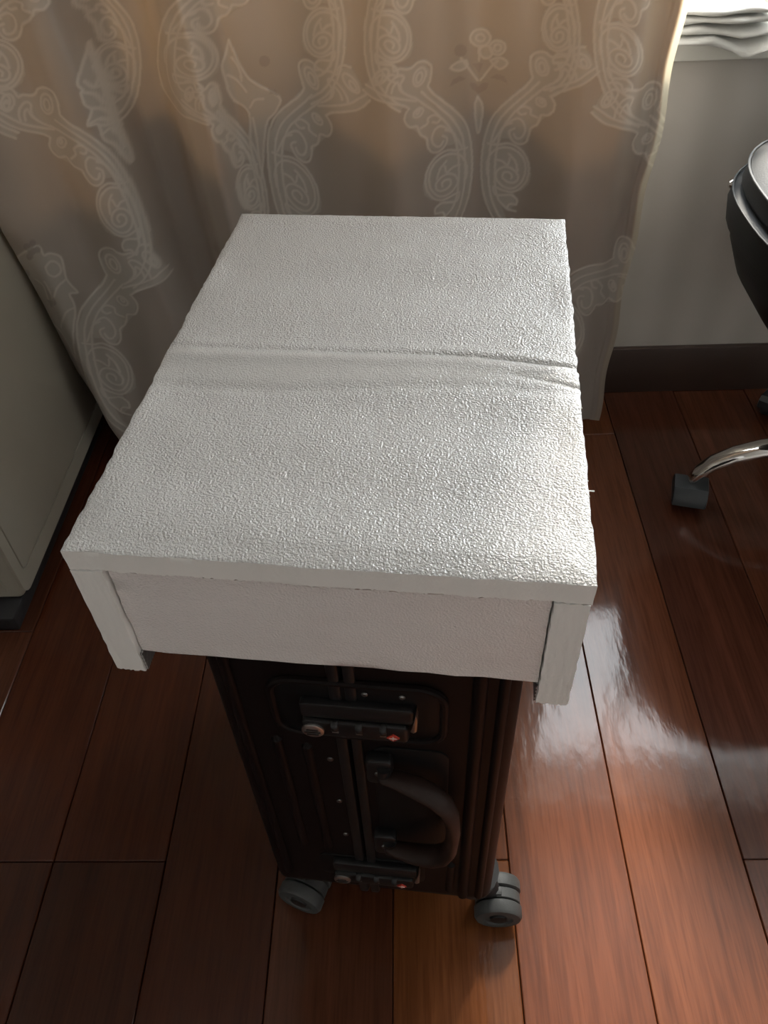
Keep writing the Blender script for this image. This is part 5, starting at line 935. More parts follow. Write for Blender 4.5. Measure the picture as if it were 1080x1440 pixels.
  [-0.509,0.7567,-0.5004,0.7491,-0.4947,0.7323],
  [-0.5166,0.7365,-0.5044,0.7385,-0.4964,0.7265],
  [-0.5049,0.7154,-0.4974,0.7173,-0.4923,0.7049],
  [-0.503,0.8292,-0.4991,0.797,-0.4966,0.7644,-0.4939,0.7266,-0.4885,0.6778],
  [-0.6723,0.4914,-0.6594,0.5016,-0.6495,0.4939,-0.6489,0.4795,-0.6614,0.4705,-0.6719,0.4778,-0.6723,0.4914],
  [-0.686,0.4615,-0.6832,0.4384,-0.6884,0.4042],
  [-0.647,0.4612,-0.6666,0.446,-0.6881,0.4126],
  [-0.7055,0.4613,-0.6916,0.4489,-0.697,0.4169],
  [-0.6499,0.4005,-0.6681,0.3916,-0.6986,0.346],
  [-0.2878,0.7962,-0.2787,0.7793,-0.2772,0.76],
  [-0.299,0.7713,-0.2843,0.7606,-0.2728,0.7418],
  [-0.2695,0.7158,-0.2604,0.7268,-0.2457,0.7277],
  [-0.2673,0.698,-0.2663,0.6549,-0.2677,0.6103],
  [0.1368,0.8088,0.1363,0.8063,0.1344,0.8045,0.1317,0.8033,0.1286,0.8031,0.1257,0.8043,0.1237,0.8062,0.1229,0.8085,0.1235,0.8107,0.1253,0.8125,0.1281,0.8134,0.1312,0.8136,0.134,0.8127,0.136,0.8108,0.1368,0.8088],
  [0.1635,0.7965,0.163,0.7942,0.1616,0.7921,0.1594,0.7909,0.157,0.7904,0.1547,0.7912,0.1531,0.7928,0.1523,0.7952,0.1528,0.7974,0.1542,0.7995,0.1564,0.8007,0.1588,0.8012,0.1611,0.8004,0.1627,0.7988,0.1635,0.7965],
  [0.0969,0.783,0.1126,0.7634,0.1281,0.7433],
  [0.1591,0.7765,0.1462,0.761,0.1329,0.7435],
  [0.1283,0.7934,0.1291,0.7743]]
WOVEN_AREAS = [[-0.6459,0.7958,-0.6279,0.7887,-0.6167,0.7809,-0.5957,0.7827,-0.573,0.794,-0.5569,0.7767,-0.5602,0.7545,-0.5139,0.7065,-0.4929,0.6495,-0.4821,0.5744,-0.4799,0.5041,-0.5027,0.448,-0.5259,0.4336,-0.5305,0.4464,-0.5035,0.4809,-0.4924,0.5449,-0.4983,0.6124,-0.5074,0.6459,-0.5202,0.6469,-0.5332,0.6368,-0.5494,0.6533,-0.5651,0.6682,-0.5906,0.6801,-0.6014,0.7001,-0.5955,0.7131,-0.6272,0.726,-0.6552,0.7442,-0.6646,0.7559],
  [-0.4833,0.571,-0.4876,0.5563,-0.4986,0.5453,-0.5144,0.5399,-0.5307,0.5425,-0.5444,0.5523,-0.5508,0.5698,-0.5471,0.5928,-0.5358,0.6149,-0.5219,0.6293,-0.5066,0.6348,-0.4951,0.6278,-0.4873,0.6115,-0.4836,0.5905],
  [-0.5173,0.5419,-0.489,0.5477,-0.4919,0.5205,-0.5071,0.4965,-0.5203,0.5115],
  [-0.4812,0.5086,-0.4993,0.5121,-0.5122,0.5057,-0.5349,0.5092,-0.5591,0.5157,-0.5767,0.4869,-0.5727,0.4589,-0.6262,0.4073,-0.6589,0.3505,-0.6742,0.2611,-0.6699,0.1631,-0.6316,0.0734,-0.6042,0.0439,-0.5999,0.058,-0.6324,0.1148,-0.6494,0.2056,-0.6445,0.2906,-0.632,0.33,-0.6145,0.326,-0.5993,0.3062,-0.5819,0.326,-0.5666,0.3493,-0.5407,0.3738,-0.5284,0.4017,-0.5356,0.4177,-0.4987,0.4293,-0.4699,0.4326,-0.4632,0.4355],
  [-0.6703,0.2552,-0.6579,0.2275,-0.6411,0.2009,-0.6191,0.1871,-0.6003,0.1832,-0.5866,0.1939,-0.5805,0.2173,-0.5836,0.2473,-0.5955,0.2767,-0.6121,0.3022,-0.633,0.3148,-0.6518,0.3162,-0.6653,0.3059,-0.673,0.2829],
  [-0.6155,0.1885,-0.655,0.2138,-0.6482,0.1739,-0.6282,0.1335,-0.611,0.1475],
  [-0.0385,0.7958,-0.0172,0.794,-0.0052,0.7872,0.0158,0.7855,0.0352,0.7901,0.0466,0.7708,0.0413,0.7507,0.0895,0.7028,0.1174,0.6543,0.1243,0.59,0.1128,0.523,0.072,0.4705,0.0439,0.458,0.0402,0.4695,0.0746,0.5001,0.0972,0.5567,0.0983,0.6172,0.0895,0.6474,0.0726,0.6494,0.0557,0.6394,0.0408,0.6555,0.0293,0.6732,0.0099,0.6921,0.0018,0.7123,0.0088,0.7226,-0.0237,0.7355,-0.0562,0.7419,-0.0673,0.7486],
  [0.1208,0.5859,0.1077,0.568,0.0884,0.5568,0.0673,0.5516,0.0488,0.5529,0.0362,0.5644,0.0322,0.5816,0.0373,0.6008,0.0503,0.6188,0.0685,0.6332,0.0889,0.6374,0.1076,0.6322,0.1205,0.6215,0.1252,0.6052],
  [0.064,0.5533,0.1036,0.5599,0.0943,0.5346,0.0719,0.5138,0.0572,0.5256],
  [0.2878,0.8121,0.269,0.8038,0.2587,0.7947,0.2401,0.7908,0.2221,0.7938,0.2118,0.7739,0.2173,0.7548,0.1721,0.7066,0.1467,0.6593,0.1411,0.596,0.1537,0.53,0.1942,0.4777,0.2223,0.4664,0.2255,0.4785,0.191,0.506,0.1679,0.562,0.1657,0.6216,0.1733,0.6511,0.1894,0.6523,0.2063,0.6437,0.2202,0.6618,0.2304,0.6808,0.2472,0.7013,0.2539,0.7219,0.2474,0.7311,0.2761,0.7495,0.3056,0.7664,0.3157,0.7759],
  [0.1447,0.5914,0.1577,0.574,0.1764,0.5618,0.1971,0.5566,0.2154,0.5598,0.227,0.5725,0.2302,0.5902,0.2251,0.6081,0.2122,0.6244,0.1938,0.6367,0.174,0.6413,0.1565,0.6372,0.1442,0.6266,0.1399,0.6104],
  [0.2003,0.5586,0.1617,0.5655,0.1711,0.5406,0.1933,0.5196,0.2077,0.532],
  [0.3332,0.7579,0.3561,0.7526,0.371,0.7441,0.399,0.738,0.4211,0.7429,0.4353,0.7232,0.434,0.6999,0.4899,0.6542,0.5249,0.6066,0.5448,0.534,0.5485,0.4536,0.5202,0.3814,0.4946,0.3621,0.4884,0.3751,0.5168,0.4161,0.5271,0.4877,0.5156,0.558,0.5013,0.5903,0.485,0.5877,0.47,0.5745,0.4513,0.5924,0.4369,0.6099,0.4145,0.626,0.4,0.6507,0.4062,0.6627,0.3617,0.6858,0.3255,0.7018,0.3125,0.7131],
  [0.5423,0.5285,0.534,0.5047,0.5188,0.4852,0.499,0.4751,0.4799,0.4752,0.465,0.486,0.4575,0.5052,0.4588,0.5285,0.4682,0.5513,0.4842,0.5687,0.5028,0.5784,0.5207,0.5787,0.5347,0.5692,0.5426,0.5513],
  [0.4953,0.4767,0.5324,0.4934,0.5289,0.4612,0.5113,0.4316,0.494,0.4438],
  [-0.3573,0.7812,-0.3418,0.7792,-0.3339,0.7734,-0.3241,0.7702,-0.317,0.7707,-0.3119,0.7494,-0.3128,0.7323,-0.289,0.6794,-0.2708,0.6368,-0.2634,0.5766,-0.2665,0.5137,-0.2858,0.463,-0.2976,0.4608,-0.2995,0.4731,-0.2861,0.4891,-0.277,0.5423,-0.2797,0.5992,-0.2862,0.6264,-0.2948,0.6281,-0.302,0.6232,-0.3086,0.6441,-0.3137,0.6641,-0.3222,0.685,-0.3269,0.7042,-0.3242,0.7131,-0.3433,0.7255,-0.3669,0.7343,-0.3755,0.7415],
  [-0.2653,0.5723,-0.2718,0.5546,-0.2818,0.5418,-0.2922,0.5387,-0.3004,0.5469,-0.3058,0.5617,-0.3082,0.5787,-0.3073,0.5945,-0.3031,0.6066,-0.296,0.6136,-0.286,0.6167,-0.2753,0.6148,-0.2673,0.6056,-0.2637,0.5906],
  [-0.2939,0.5411,-0.2735,0.5466,-0.2774,0.5217,-0.2881,0.5025,-0.2955,0.5179],
  [-0.0868,0.7813,-0.1091,0.7791,-0.1222,0.7721,-0.1454,0.7739,-0.1669,0.7835,-0.1786,0.7639,-0.1729,0.7391,-0.2202,0.7032,-0.246,0.6614,-0.2526,0.5888,-0.2414,0.5043,-0.2009,0.4187,-0.1713,0.3941,-0.1674,0.4072,-0.2038,0.4556,-0.2265,0.5355,-0.2279,0.6077,-0.2197,0.6385,-0.2033,0.6313,-0.186,0.6137,-0.1708,0.6284,-0.1588,0.6457,-0.1378,0.6628,-0.129,0.6852,-0.137,0.6988,-0.1014,0.7105,-0.0678,0.7232,-0.0568,0.7347],
  [-0.2492,0.5824,-0.2366,0.555,-0.2179,0.5306,-0.1967,0.5147,-0.1775,0.5107,-0.1644,0.5201,-0.1604,0.5389,-0.1662,0.5631,-0.1801,0.5885,-0.199,0.6108,-0.219,0.6262,-0.2368,0.6306,-0.249,0.6239,-0.2534,0.607],
  [-0.1933,0.5156,-0.2328,0.5427,-0.2236,0.5072,-0.2011,0.4709,-0.186,0.4803],
  [0.1063,0.9693,0.085,0.9689,0.0723,0.9663,0.0526,0.9709,0.0355,0.9794,0.0234,0.9664,0.026,0.9494,-0.0199,0.9239,-0.0478,0.8874,-0.0605,0.8342,-0.0575,0.7797,-0.0286,0.7352,-0.0059,0.721,-0.0016,0.7288,-0.0279,0.7587,-0.0411,0.8063,-0.0358,0.8559,-0.0256,0.8792,-0.0115,0.8768,0.002,0.8654,0.0167,0.8746,0.0287,0.8849,0.0478,0.8939,0.0574,0.9079,0.0521,0.9183,0.0846,0.92,0.117,0.9263,0.1278,0.9344],
  [-0.0579,0.8308,-0.0486,0.8162,-0.0338,0.8057,-0.0166,0.799,-0.0005,0.7968,0.0114,0.8016,0.0167,0.8137,0.0142,0.8304,0.0047,0.8484,-0.0097,0.8634,-0.0261,0.8708,-0.0419,0.8692,-0.054,0.8601,-0.0598,0.8462],
  [-0.0136,0.7999,-0.0461,0.8093,-0.0409,0.7882,-0.0243,0.7693,-0.0105,0.777],
  [-0.2214,0.9908,-0.2043,0.9848,-0.1945,0.9784,-0.177,0.9778,-0.1602,0.9832,-0.1511,0.9678,-0.1562,0.951,-0.1173,0.9175,-0.097,0.8824,-0.0935,0.8321,-0.1043,0.7786,-0.1388,0.7274,-0.1627,0.7133,-0.1655,0.7222,-0.1356,0.7515,-0.1153,0.8021,-0.1127,0.8504,-0.1188,0.8729,-0.1325,0.871,-0.1472,0.8612,-0.1595,0.8732,-0.1688,0.8866,-0.1845,0.9001,-0.1906,0.9163,-0.1845,0.9253,-0.211,0.9372,-0.2362,0.9519,-0.2443,0.9612],
  [-0.0963,0.8284,-0.1068,0.8134,-0.1224,0.8002,-0.14,0.7918,-0.1559,0.7908,-0.1661,0.7986,-0.169,0.8121,-0.1641,0.8283,-0.1525,0.8443,-0.1365,0.8574,-0.1195,0.8647,-0.1051,0.8641,-0.0955,0.8564,-0.0923,0.8438],
  [-0.1428,0.7927,-0.1102,0.8059,-0.1184,0.7839,-0.1374,0.762,-0.1495,0.7695],
  [0.14,0.9798,0.1557,0.9757,0.1654,0.9704,0.18,0.9705,0.1926,0.9751,0.2038,0.96,0.2035,0.9446,0.241,0.913,0.2632,0.8828,0.2763,0.8379,0.2795,0.7892,0.2643,0.7449,0.2497,0.7319,0.2459,0.7393,0.2616,0.7657,0.2662,0.8096,0.2582,0.8526,0.2493,0.8723,0.2394,0.8704,0.2305,0.8617,0.2185,0.873,0.2081,0.8854,0.1918,0.8981,0.1828,0.9131,0.1859,0.9215,0.161,0.9309,0.1363,0.9419,0.1271,0.9497],
  [0.2749,0.8345,0.2702,0.8199,0.2614,0.8078,0.2503,0.8003,0.2388,0.7997,0.2296,0.8058,0.2245,0.8177,0.2248,0.8323,0.2301,0.8468,0.2393,0.8583,0.2503,0.8649,0.261,0.8655,0.2697,0.8596,0.2747,0.8485],
  [0.2479,0.8013,0.2692,0.8132,0.2676,0.7936,0.2582,0.7746,0.2479,0.781],
  [0.4297,0.9517,0.4101,0.9492,0.3969,0.9463,0.3702,0.9533,0.3495,0.9619,0.3421,0.9474,0.3505,0.9298,0.3136,0.8991,0.2973,0.8647,0.3017,0.8125,0.3231,0.7546,0.3699,0.6993,0.4059,0.6738,0.4078,0.6825,0.3618,0.7252,0.3314,0.7784,0.3203,0.8294,0.323,0.8524,0.3382,0.8497,0.3557,0.8388,0.3673,0.8499,0.3771,0.861,0.3983,0.8674,0.4043,0.8818,0.3927,0.8946,0.4269,0.8977,0.4519,0.9094,0.4598,0.9173],
  [0.3054,0.8084,0.3201,0.7908,0.3395,0.7761,0.3598,0.7672,0.3787,0.7637,0.3922,0.7668,0.3935,0.7802,0.3826,0.8005,0.3645,0.8208,0.3448,0.8353,0.3252,0.8438,0.3095,0.8444,0.2999,0.8378,0.2985,0.8248],
  [0.3628,0.7678,0.325,0.783,0.3377,0.7593,0.3622,0.7359,0.3749,0.7424],
  [-0.1779,0.9531,-0.2057,0.9488,-0.2221,0.9437,-0.247,0.9456,-0.2683,0.9525,-0.2852,0.9383,-0.2832,0.9219,-0.3325,0.903,-0.376,0.8662,-0.4143,0.8004,-0.4163,0.7452,-0.3629,0.7221,-0.3306,0.7159,-0.3254,0.7224,-0.3595,0.7448,-0.375,0.7879,-0.361,0.8372,-0.3423,0.8621,-0.3272,0.8574,-0.3163,0.8421,-0.3015,0.8474,-0.2849,0.8595,-0.2594,0.8703,-0.2459,0.8847,-0.252,0.8943,-0.2105,0.9013,-0.1673,0.9135,-0.1512,0.9231],
  [-0.4098,0.7981,-0.3883,0.7936,-0.3633,0.7891,-0.3379,0.7871,-0.3213,0.7817,-0.3111,0.7808,-0.3055,0.7902,-0.3072,0.806,-0.3148,0.8256,-0.326,0.8447,-0.3439,0.854,-0.3691,0.8489,-0.393,0.8347,-0.4112,0.8133],
  [-0.3338,0.7882,-0.3839,0.7884,-0.3767,0.7701,-0.3528,0.7561,-0.3318,0.7672],
  [-0.518,0.9858,-0.5109,0.9721,-0.5068,0.9614,-0.497,0.9521,-0.482,0.9503,-0.4768,0.9321,-0.4849,0.9182,-0.4561,0.8692,-0.4438,0.8264,-0.4517,0.7753,-0.4729,0.7296,-0.4941,0.7205,-0.5063,0.7301,-0.5069,0.7389,-0.492,0.7352,-0.4777,0.7581,-0.4666,0.8018,-0.4675,0.8263,-0.4805,0.8312,-0.4911,0.8325,-0.496,0.8518,-0.4994,0.8694,-0.5059,0.8905,-0.5079,0.9076,-0.5046,0.9113,-0.5154,0.9364,-0.5264,0.9611,-0.5302,0.9722],
  [-0.4552,0.7731,-0.4692,0.7629,-0.4827,0.7618,-0.4916,0.7707,-0.4985,0.7837,-0.5022,0.798,-0.5031,0.8103,-0.5003,0.8192,-0.4944,0.8229,-0.4849,0.8218,-0.4702,0.8186,-0.4561,0.8116,-0.448,0.8003,-0.4476,0.7865],
  [-0.4929,0.7738,-0.4734,0.7581,-0.4818,0.7448,-0.4921,0.745,-0.4966,0.762],
  [-0.4927,0.967,-0.5081,0.9674,-0.5141,0.9661,-0.5234,0.9727,-0.533,0.9818,-0.5471,0.9684,-0.5478,0.9524,-0.6188,0.9141,-0.6548,0.8818,-0.6781,0.8333,-0.6859,0.7814,-0.6683,0.7323,-0.6485,0.718,-0.642,0.7262,-0.6632,0.7544,-0.6663,0.8021,-0.6502,0.8489,-0.6348,0.8704,-0.6201,0.8684,-0.607,0.8594,-0.5824,0.8745,-0.5607,0.8901,-0.537,0.9019,-0.5264,0.915,-0.5288,0.9249,-0.5107,0.9233,-0.4904,0.9246,-0.4767,0.9323],
  [-0.6767,0.8294,-0.6711,0.8135,-0.6591,0.8002,-0.6429,0.7925,-0.6263,0.7916,-0.6115,0.7987,-0.6019,0.8121,-0.6003,0.8283,-0.608,0.8432,-0.6213,0.8553,-0.637,0.8624,-0.6533,0.8628,-0.6671,0.8564,-0.6753,0.8446],
  [-0.6395,0.7934,-0.6701,0.8063,-0.6696,0.7848,-0.6572,0.7643,-0.6414,0.7714],
  [0.4991,0.4299,0.4747,0.4375,0.4603,0.4367,0.439,0.4497,0.4218,0.4677,0.4049,0.4533,0.4057,0.4251,0.3378,0.4244,0.3011,0.3917,0.2818,0.3156,0.2771,0.2264,0.3003,0.1324,0.3255,0.0918,0.3322,0.1018,0.3048,0.1691,0.2973,0.2567,0.3097,0.3314,0.3244,0.3597,0.3408,0.3464,0.356,0.3206,0.377,0.3245,0.398,0.3252,0.4242,0.3268,0.4367,0.3466,0.4323,0.3647,0.4682,0.3609,0.5059,0.3583,0.52,0.3635],
  [0.2838,0.3087,0.2909,0.2792,0.305,0.2498,0.324,0.2251,0.3432,0.2123,0.3585,0.2149,0.3669,0.2313,0.3662,0.2592,0.3569,0.2924,0.3411,0.3241,0.3226,0.3474,0.305,0.3575,0.2914,0.3527,0.2841,0.3348],
  [0.3276,0.2246,0.2924,0.2661,0.2949,0.2276,0.3107,0.183,0.3282,0.1856],
  [-0.5024,0.8416,-0.505,0.8313,-0.5093,0.8216,-0.5156,0.8066,-0.5197,0.7951,-0.5148,0.7859,-0.519,0.7824,-0.5174,0.7659,-0.5108,0.7556,-0.5166,0.7443,-0.5215,0.7333,-0.5083,0.733,-0.5067,0.7182,-0.5047,0.7058,-0.4975,0.6939,-0.4915,0.6742,-0.484,0.6499,-0.4858,0.6794,-0.4887,0.7042,-0.4909,0.7276,-0.4939,0.7613,-0.496,0.7833,-0.499,0.8111,-0.5011,0.8295],
  [-0.7175,0.5131,-0.6895,0.5294,-0.6697,0.5335,-0.6672,0.5148,-0.6573,0.5166,-0.6418,0.5068,-0.6422,0.4854,-0.6447,0.4641,-0.6404,0.4485,-0.6325,0.432,-0.6484,0.4313,-0.6465,0.4113,-0.6506,0.3885,-0.6659,0.3508,-0.6929,0.2683,-0.6979,0.3104,-0.7304,0.3731,-0.7321,0.4361],
  [-0.2879,0.8228,-0.2962,0.8022,-0.3036,0.7883,-0.303,0.7718,-0.3003,0.7484,-0.2942,0.7297,-0.2781,0.7165,-0.2723,0.6982,-0.279,0.6557,-0.2764,0.6045,-0.2682,0.5902,-0.2538,0.6537,-0.2436,0.6897,-0.231,0.7002,-0.216,0.7219,-0.2266,0.7346,-0.2377,0.7417,-0.2489,0.7484,-0.2648,0.7615,-0.2741,0.7788,-0.2808,0.7957],
  [0.1293,0.7174,0.125,0.7004,0.1305,0.6619,0.1355,0.6621,0.1387,0.6999],
  [0.1459,0.8093,0.1446,0.8039,0.1404,0.7991,0.1341,0.7963,0.1268,0.796,0.1201,0.7986,0.1152,0.8035,0.1133,0.8091,0.1148,0.8142,0.1192,0.8184,0.1257,0.8206,0.1328,0.8209,0.1393,0.8188,0.1439,0.8148],
  [0.1702,0.7971,0.1692,0.7925,0.1661,0.7884,0.1614,0.7856,0.1558,0.7852,0.1507,0.7866,0.1471,0.7899,0.1455,0.7945,0.1466,0.7991,0.1497,0.8032,0.1545,0.8059,0.16,0.8063,0.165,0.8049,0.1686,0.8017],
  [0.1505,0.7885,0.1496,0.7844,0.1471,0.7805,0.143,0.7785,0.1384,0.7781,0.134,0.7798,0.131,0.783,0.1297,0.7873,0.1306,0.7914,0.1334,0.7947,0.1374,0.7969,0.142,0.7971,0.1462,0.7956,0.1491,0.7928],
  [0.1477,0.7754,0.1634,0.7813,0.1752,0.774,0.1623,0.7637],
  [0.1072,0.7762,0.0921,0.7778,0.0797,0.7729,0.0949,0.7644,0.11,0.7671]]
WOVEN_ACCENTS = [[-0.6772,0.5252,-0.6792,0.5216,-0.6819,0.5193,-0.6856,0.5178,-0.6891,0.5179,-0.6917,0.5196,-0.6923,0.5231,-0.6918,0.5267,-0.6898,0.5302,-0.6866,0.533,-0.6829,0.5345,-0.6799,0.5339,-0.6779,0.5317,-0.6767,0.5288],
  [-0.6837,0.5347,-0.6854,0.5318,-0.688,0.5295,-0.6911,0.5282,-0.694,0.5283,-0.6956,0.5303,-0.6966,0.5327,-0.6956,0.5362,-0.6939,0.5391,-0.6912,0.5414,-0.6887,0.5421,-0.6858,0.542,-0.6842,0.5401,-0.6833,0.5377],
  [-0.6724,0.5397,-0.6741,0.5367,-0.6762,0.5349,-0.6788,0.5342,-0.6817,0.5343,-0.6833,0.5362,-0.6842,0.5386,-0.6838,0.5416,-0.6821,0.5445,-0.68,0.5463,-0.677,0.5475,-0.6746,0.5469,-0.673,0.545,-0.672,0.5426],
  [-0.6686,0.5261,-0.6698,0.5236,-0.6725,0.5213,-0.675,0.5205,-0.6774,0.5212,-0.6796,0.5226,-0.68,0.5256,-0.6796,0.5285,-0.6785,0.531,-0.6758,0.5333,-0.6733,0.534,-0.6709,0.5334,-0.6687,0.532,-0.6683,0.529],
  [-0.6858,0.5148,-0.6881,0.5113,-0.6908,0.5089,-0.6944,0.5071,-0.6974,0.5072,-0.7001,0.5081,-0.7005,0.5111,-0.6995,0.5147,-0.6972,0.5182,-0.6945,0.5206,-0.6909,0.5223,-0.6885,0.5217,-0.6864,0.5203,-0.6854,0.5178],
  [-0.7122,0.4733,-0.716,0.4679,-0.7199,0.4644,-0.7243,0.4622,-0.728,0.4623,-0.7301,0.4647,-0.7306,0.4684,-0.7295,0.4727,-0.7268,0.477,-0.7229,0.4805,-0.719,0.4821,-0.7149,0.4825,-0.7117,0.4813,-0.7111,0.4777],
  [-0.7024,0.414,-0.6898,0.4166,-0.6781,0.4292,-0.6776,0.4138,-0.7025,0.3927],
  [0.1134,0.7414,0.1222,0.7401,0.1298,0.7342,0.1379,0.7403,0.1474,0.7398,0.1433,0.7291,0.1303,0.722,0.1188,0.7304],
  [0.0778,0.7443,0.0851,0.7543,0.0977,0.7549,0.1081,0.7478,0.098,0.7471,0.0878,0.7458],
  [0.1481,0.7487,0.1605,0.7557,0.1709,0.7536,0.1787,0.7421,0.1668,0.7465],
  [0.1173,0.7703,0.1365,0.77,0.1301,0.7544],
  [0.1079,0.791,0.1069,0.7871,0.1039,0.7845,0.0994,0.7836,0.0944,0.785,0.0898,0.7881,0.0866,0.7922,0.0854,0.7966,0.0864,0.8004,0.0894,0.8028,0.0939,0.8033,0.0989,0.8021,0.1034,0.7992,0.1067,0.7952],
  [-0.2361,0.7447,-0.2224,0.7387,-0.2188,0.729,-0.2325,0.7354],
  [-0.2261,0.7845,-0.2274,0.781,-0.2304,0.7784,-0.2344,0.7771,-0.2385,0.7776,-0.242,0.7797,-0.2442,0.7828,-0.2446,0.7866,-0.2431,0.7904,-0.2402,0.793,-0.2362,0.7942,-0.2321,0.7938,-0.2286,0.7917,-0.2265,0.7883]]


def paint_motifs():
    px = 0.001
    gx0, gx1, gz0, gz1 = -0.90, 0.56, -0.02, 1.20
    nx, nz = int((gx1 - gx0) / px), int((gz1 - gz0) / px)
    fill = np.zeros((nx, nz), np.float32); line = np.zeros_like(fill); acc = np.zeros_like(fill)
    XX = gx0 + (np.arange(nx) + .5) * px; ZZ = gz0 + (np.arange(nz) + .5) * px
    def win(P, m):
        a = max(0, int((P[:, 0].min() - m - gx0) / px)); b = min(nx, int((P[:, 0].max() + m - gx0) / px) + 2)
        c = max(0, int((P[:, 1].min() - m - gz0) / px)); d = min(nz, int((P[:, 1].max() + m - gz0) / px) + 2)
        return (a, b, c, d) if a < b and c < d else None
    def smooth_line(P):
        out = [P[0]]
        for i in range(len(P) - 1):
            p0, p1, p2, p3 = P[max(i - 1, 0)], P[i], P[i + 1], P[min(i + 2, len(P) - 1)]
            for u in (1/3, 2/3, 1.0):
                out.append(0.5 * ((2 * p1) + (-p0 + p2) * u + (2 * p0 - 5 * p1 + 4 * p2 - p3) * u * u + (-p0 + 3 * p1 - 3 * p2 + p3) * u ** 3))
        return np.array(out)
    def stroke(A, P, hw):
        P = smooth_line(np.asarray(P, float))
        for a, b in zip(P, P[1:]):
            w_ = win(np.array([a, b]), hw * 2)
            if not w_: continue
            i0, i1, j0, j1 = w_
            gx, gz = XX[i0:i1, None], ZZ[None, j0:j1]
            d = b - a; l2 = max(d @ d, 1e-12)
            u = np.clip(((gx - a[0]) * d[0] + (gz - a[1]) * d[1]) / l2, 0, 1)
            dist = np.hypot(gx - a[0] - u * d[0], gz - a[1] - u * d[1])
            A[i0:i1, j0:j1] = np.maximum(A[i0:i1, j0:j1], np.clip(1.5 - dist / hw, 0, 1))
    def poly(A, P, val=1.0):
        P = np.asarray(P, float)
        w_ = win(P, 0)
        if not w_: return
        i0, i1, j0, j1 = w_
        gx, gz = XX[i0:i1, None] + 0 * ZZ[None, j0:j1], ZZ[None, j0:j1] + 0 * XX[i0:i1, None]
        ins = np.zeros(gx.shape, bool)
        for a, b in zip(P, np.roll(P, -1, 0)):
            c_ = (a[1] > gz) != (b[1] > gz)
            den = (b[1] - a[1]) if abs(b[1] - a[1]) > 1e-12 else 1e-12
            ins ^= c_ & (gx < (b[0] - a[0]) * (gz - a[1]) / den + a[0])
        A[i0:i1, j0:j1] = np.where(ins, np.maximum(A[i0:i1, j0:j1], val), A[i0:i1, j0:j1])
    for P in WOVEN_AREAS: poly(fill, np.array(P).reshape(-1, 2), 0.85)
    for P in WOVEN_LINES: stroke(line, np.array(P).reshape(-1, 2), 0.0019)
    for P in WOVEN_ACCENTS: poly(acc, np.array(P).reshape(-1, 2), 0.5)
    fill *= 1.0
    return gx0, gz0, px, fill, line, acc


def make_curtain():
    gx0, gz0, px, fill, line, acc = paint_motifs()
    zs = np.concatenate([np.arange(0.022, 0.985, 0.002), np.linspace(0.99, 2.58, 40)])
    nx = 600
    u = np.concatenate([np.linspace(-0.01, -0.00125, 8), np.linspace(0, 1, nx)])
    nx = len(u)
    Z, U = np.meshgrid(zs, u, indexing='ij')
    xl, _ = curtain_left(Z)
    xr = np.interp(Z, [0, .45, .7, .9, 2.6], [0.437, 0.439, 0.447, 0.446, 0.44]) + 0.003 * np.sin(Z * 31)
    X = xl + (xr - xl) * np.clip(U, 0, 1)
    Y = curtain_y(X, Z)
    back = np.clip(-U / 0.01, 0, 1)          # left edge turned back to the wall, added unseen to stop light leaks
    X = X - 0.004 * back
    Y = Y + (1.572 - Y) * back
    # the bottom hem follows the folds and hangs a little unevenly
    Zb = Z + (0.010 * np.sin(X * 9 + 1) + 0.006) * np.clip(1 - (Z - 0.02) / 0.1, 0, 1)
    ix = np.clip(((X - gx0) / px).astype(int), 0, fill.shape[0] - 2); iz = np.clip(((Z - gz0) / px).astype(int), 0, fill.shape[1] - 2)
    def samp(A): return 0.25 * (A[ix, iz] + A[ix + 1, iz] + A[ix, iz + 1] + A[ix + 1, iz + 1])
    f, l, a = samp(fill), samp(line), samp(acc)
    Y = Y - 0.0004 * f - 0.0007 * l
    # side hem: doubled cloth at the right edge
    Y = Y - 0.0015 * (X > xr - 0.022)
    V = np.stack([X, Y, Zb], -1).reshape(-1, 3)
    me = grid_mesh('curtain', V, len(zs), nx)
    at = me.color_attributes.new('motif', 'FLOAT_COLOR', 'POINT')
    colr = np.stack([f, l, a, np.ones_like(f)], -1).astype(np.float32).reshape(-1)
    at.data.foreach_set('color', colr)
    sv = me.attributes.new('selvedge', 'FLOAT', 'POINT')
    sv.data.foreach_set('value', np.clip((X - xr + 0.013) / 0.005, 0, 1).astype(np.float32).ravel())
    o = link('curtain', me, M['curtain'])
    tag(o, 'beige-brown satin damask curtain with scrolls and flowers hanging in folds before the window', 'curtain')


make_curtain()


# ------------------------------------------------------------------ suitcase and foam cap share one direction
OX, OY, RZ = -0.06417, 0.35779, -0.1061

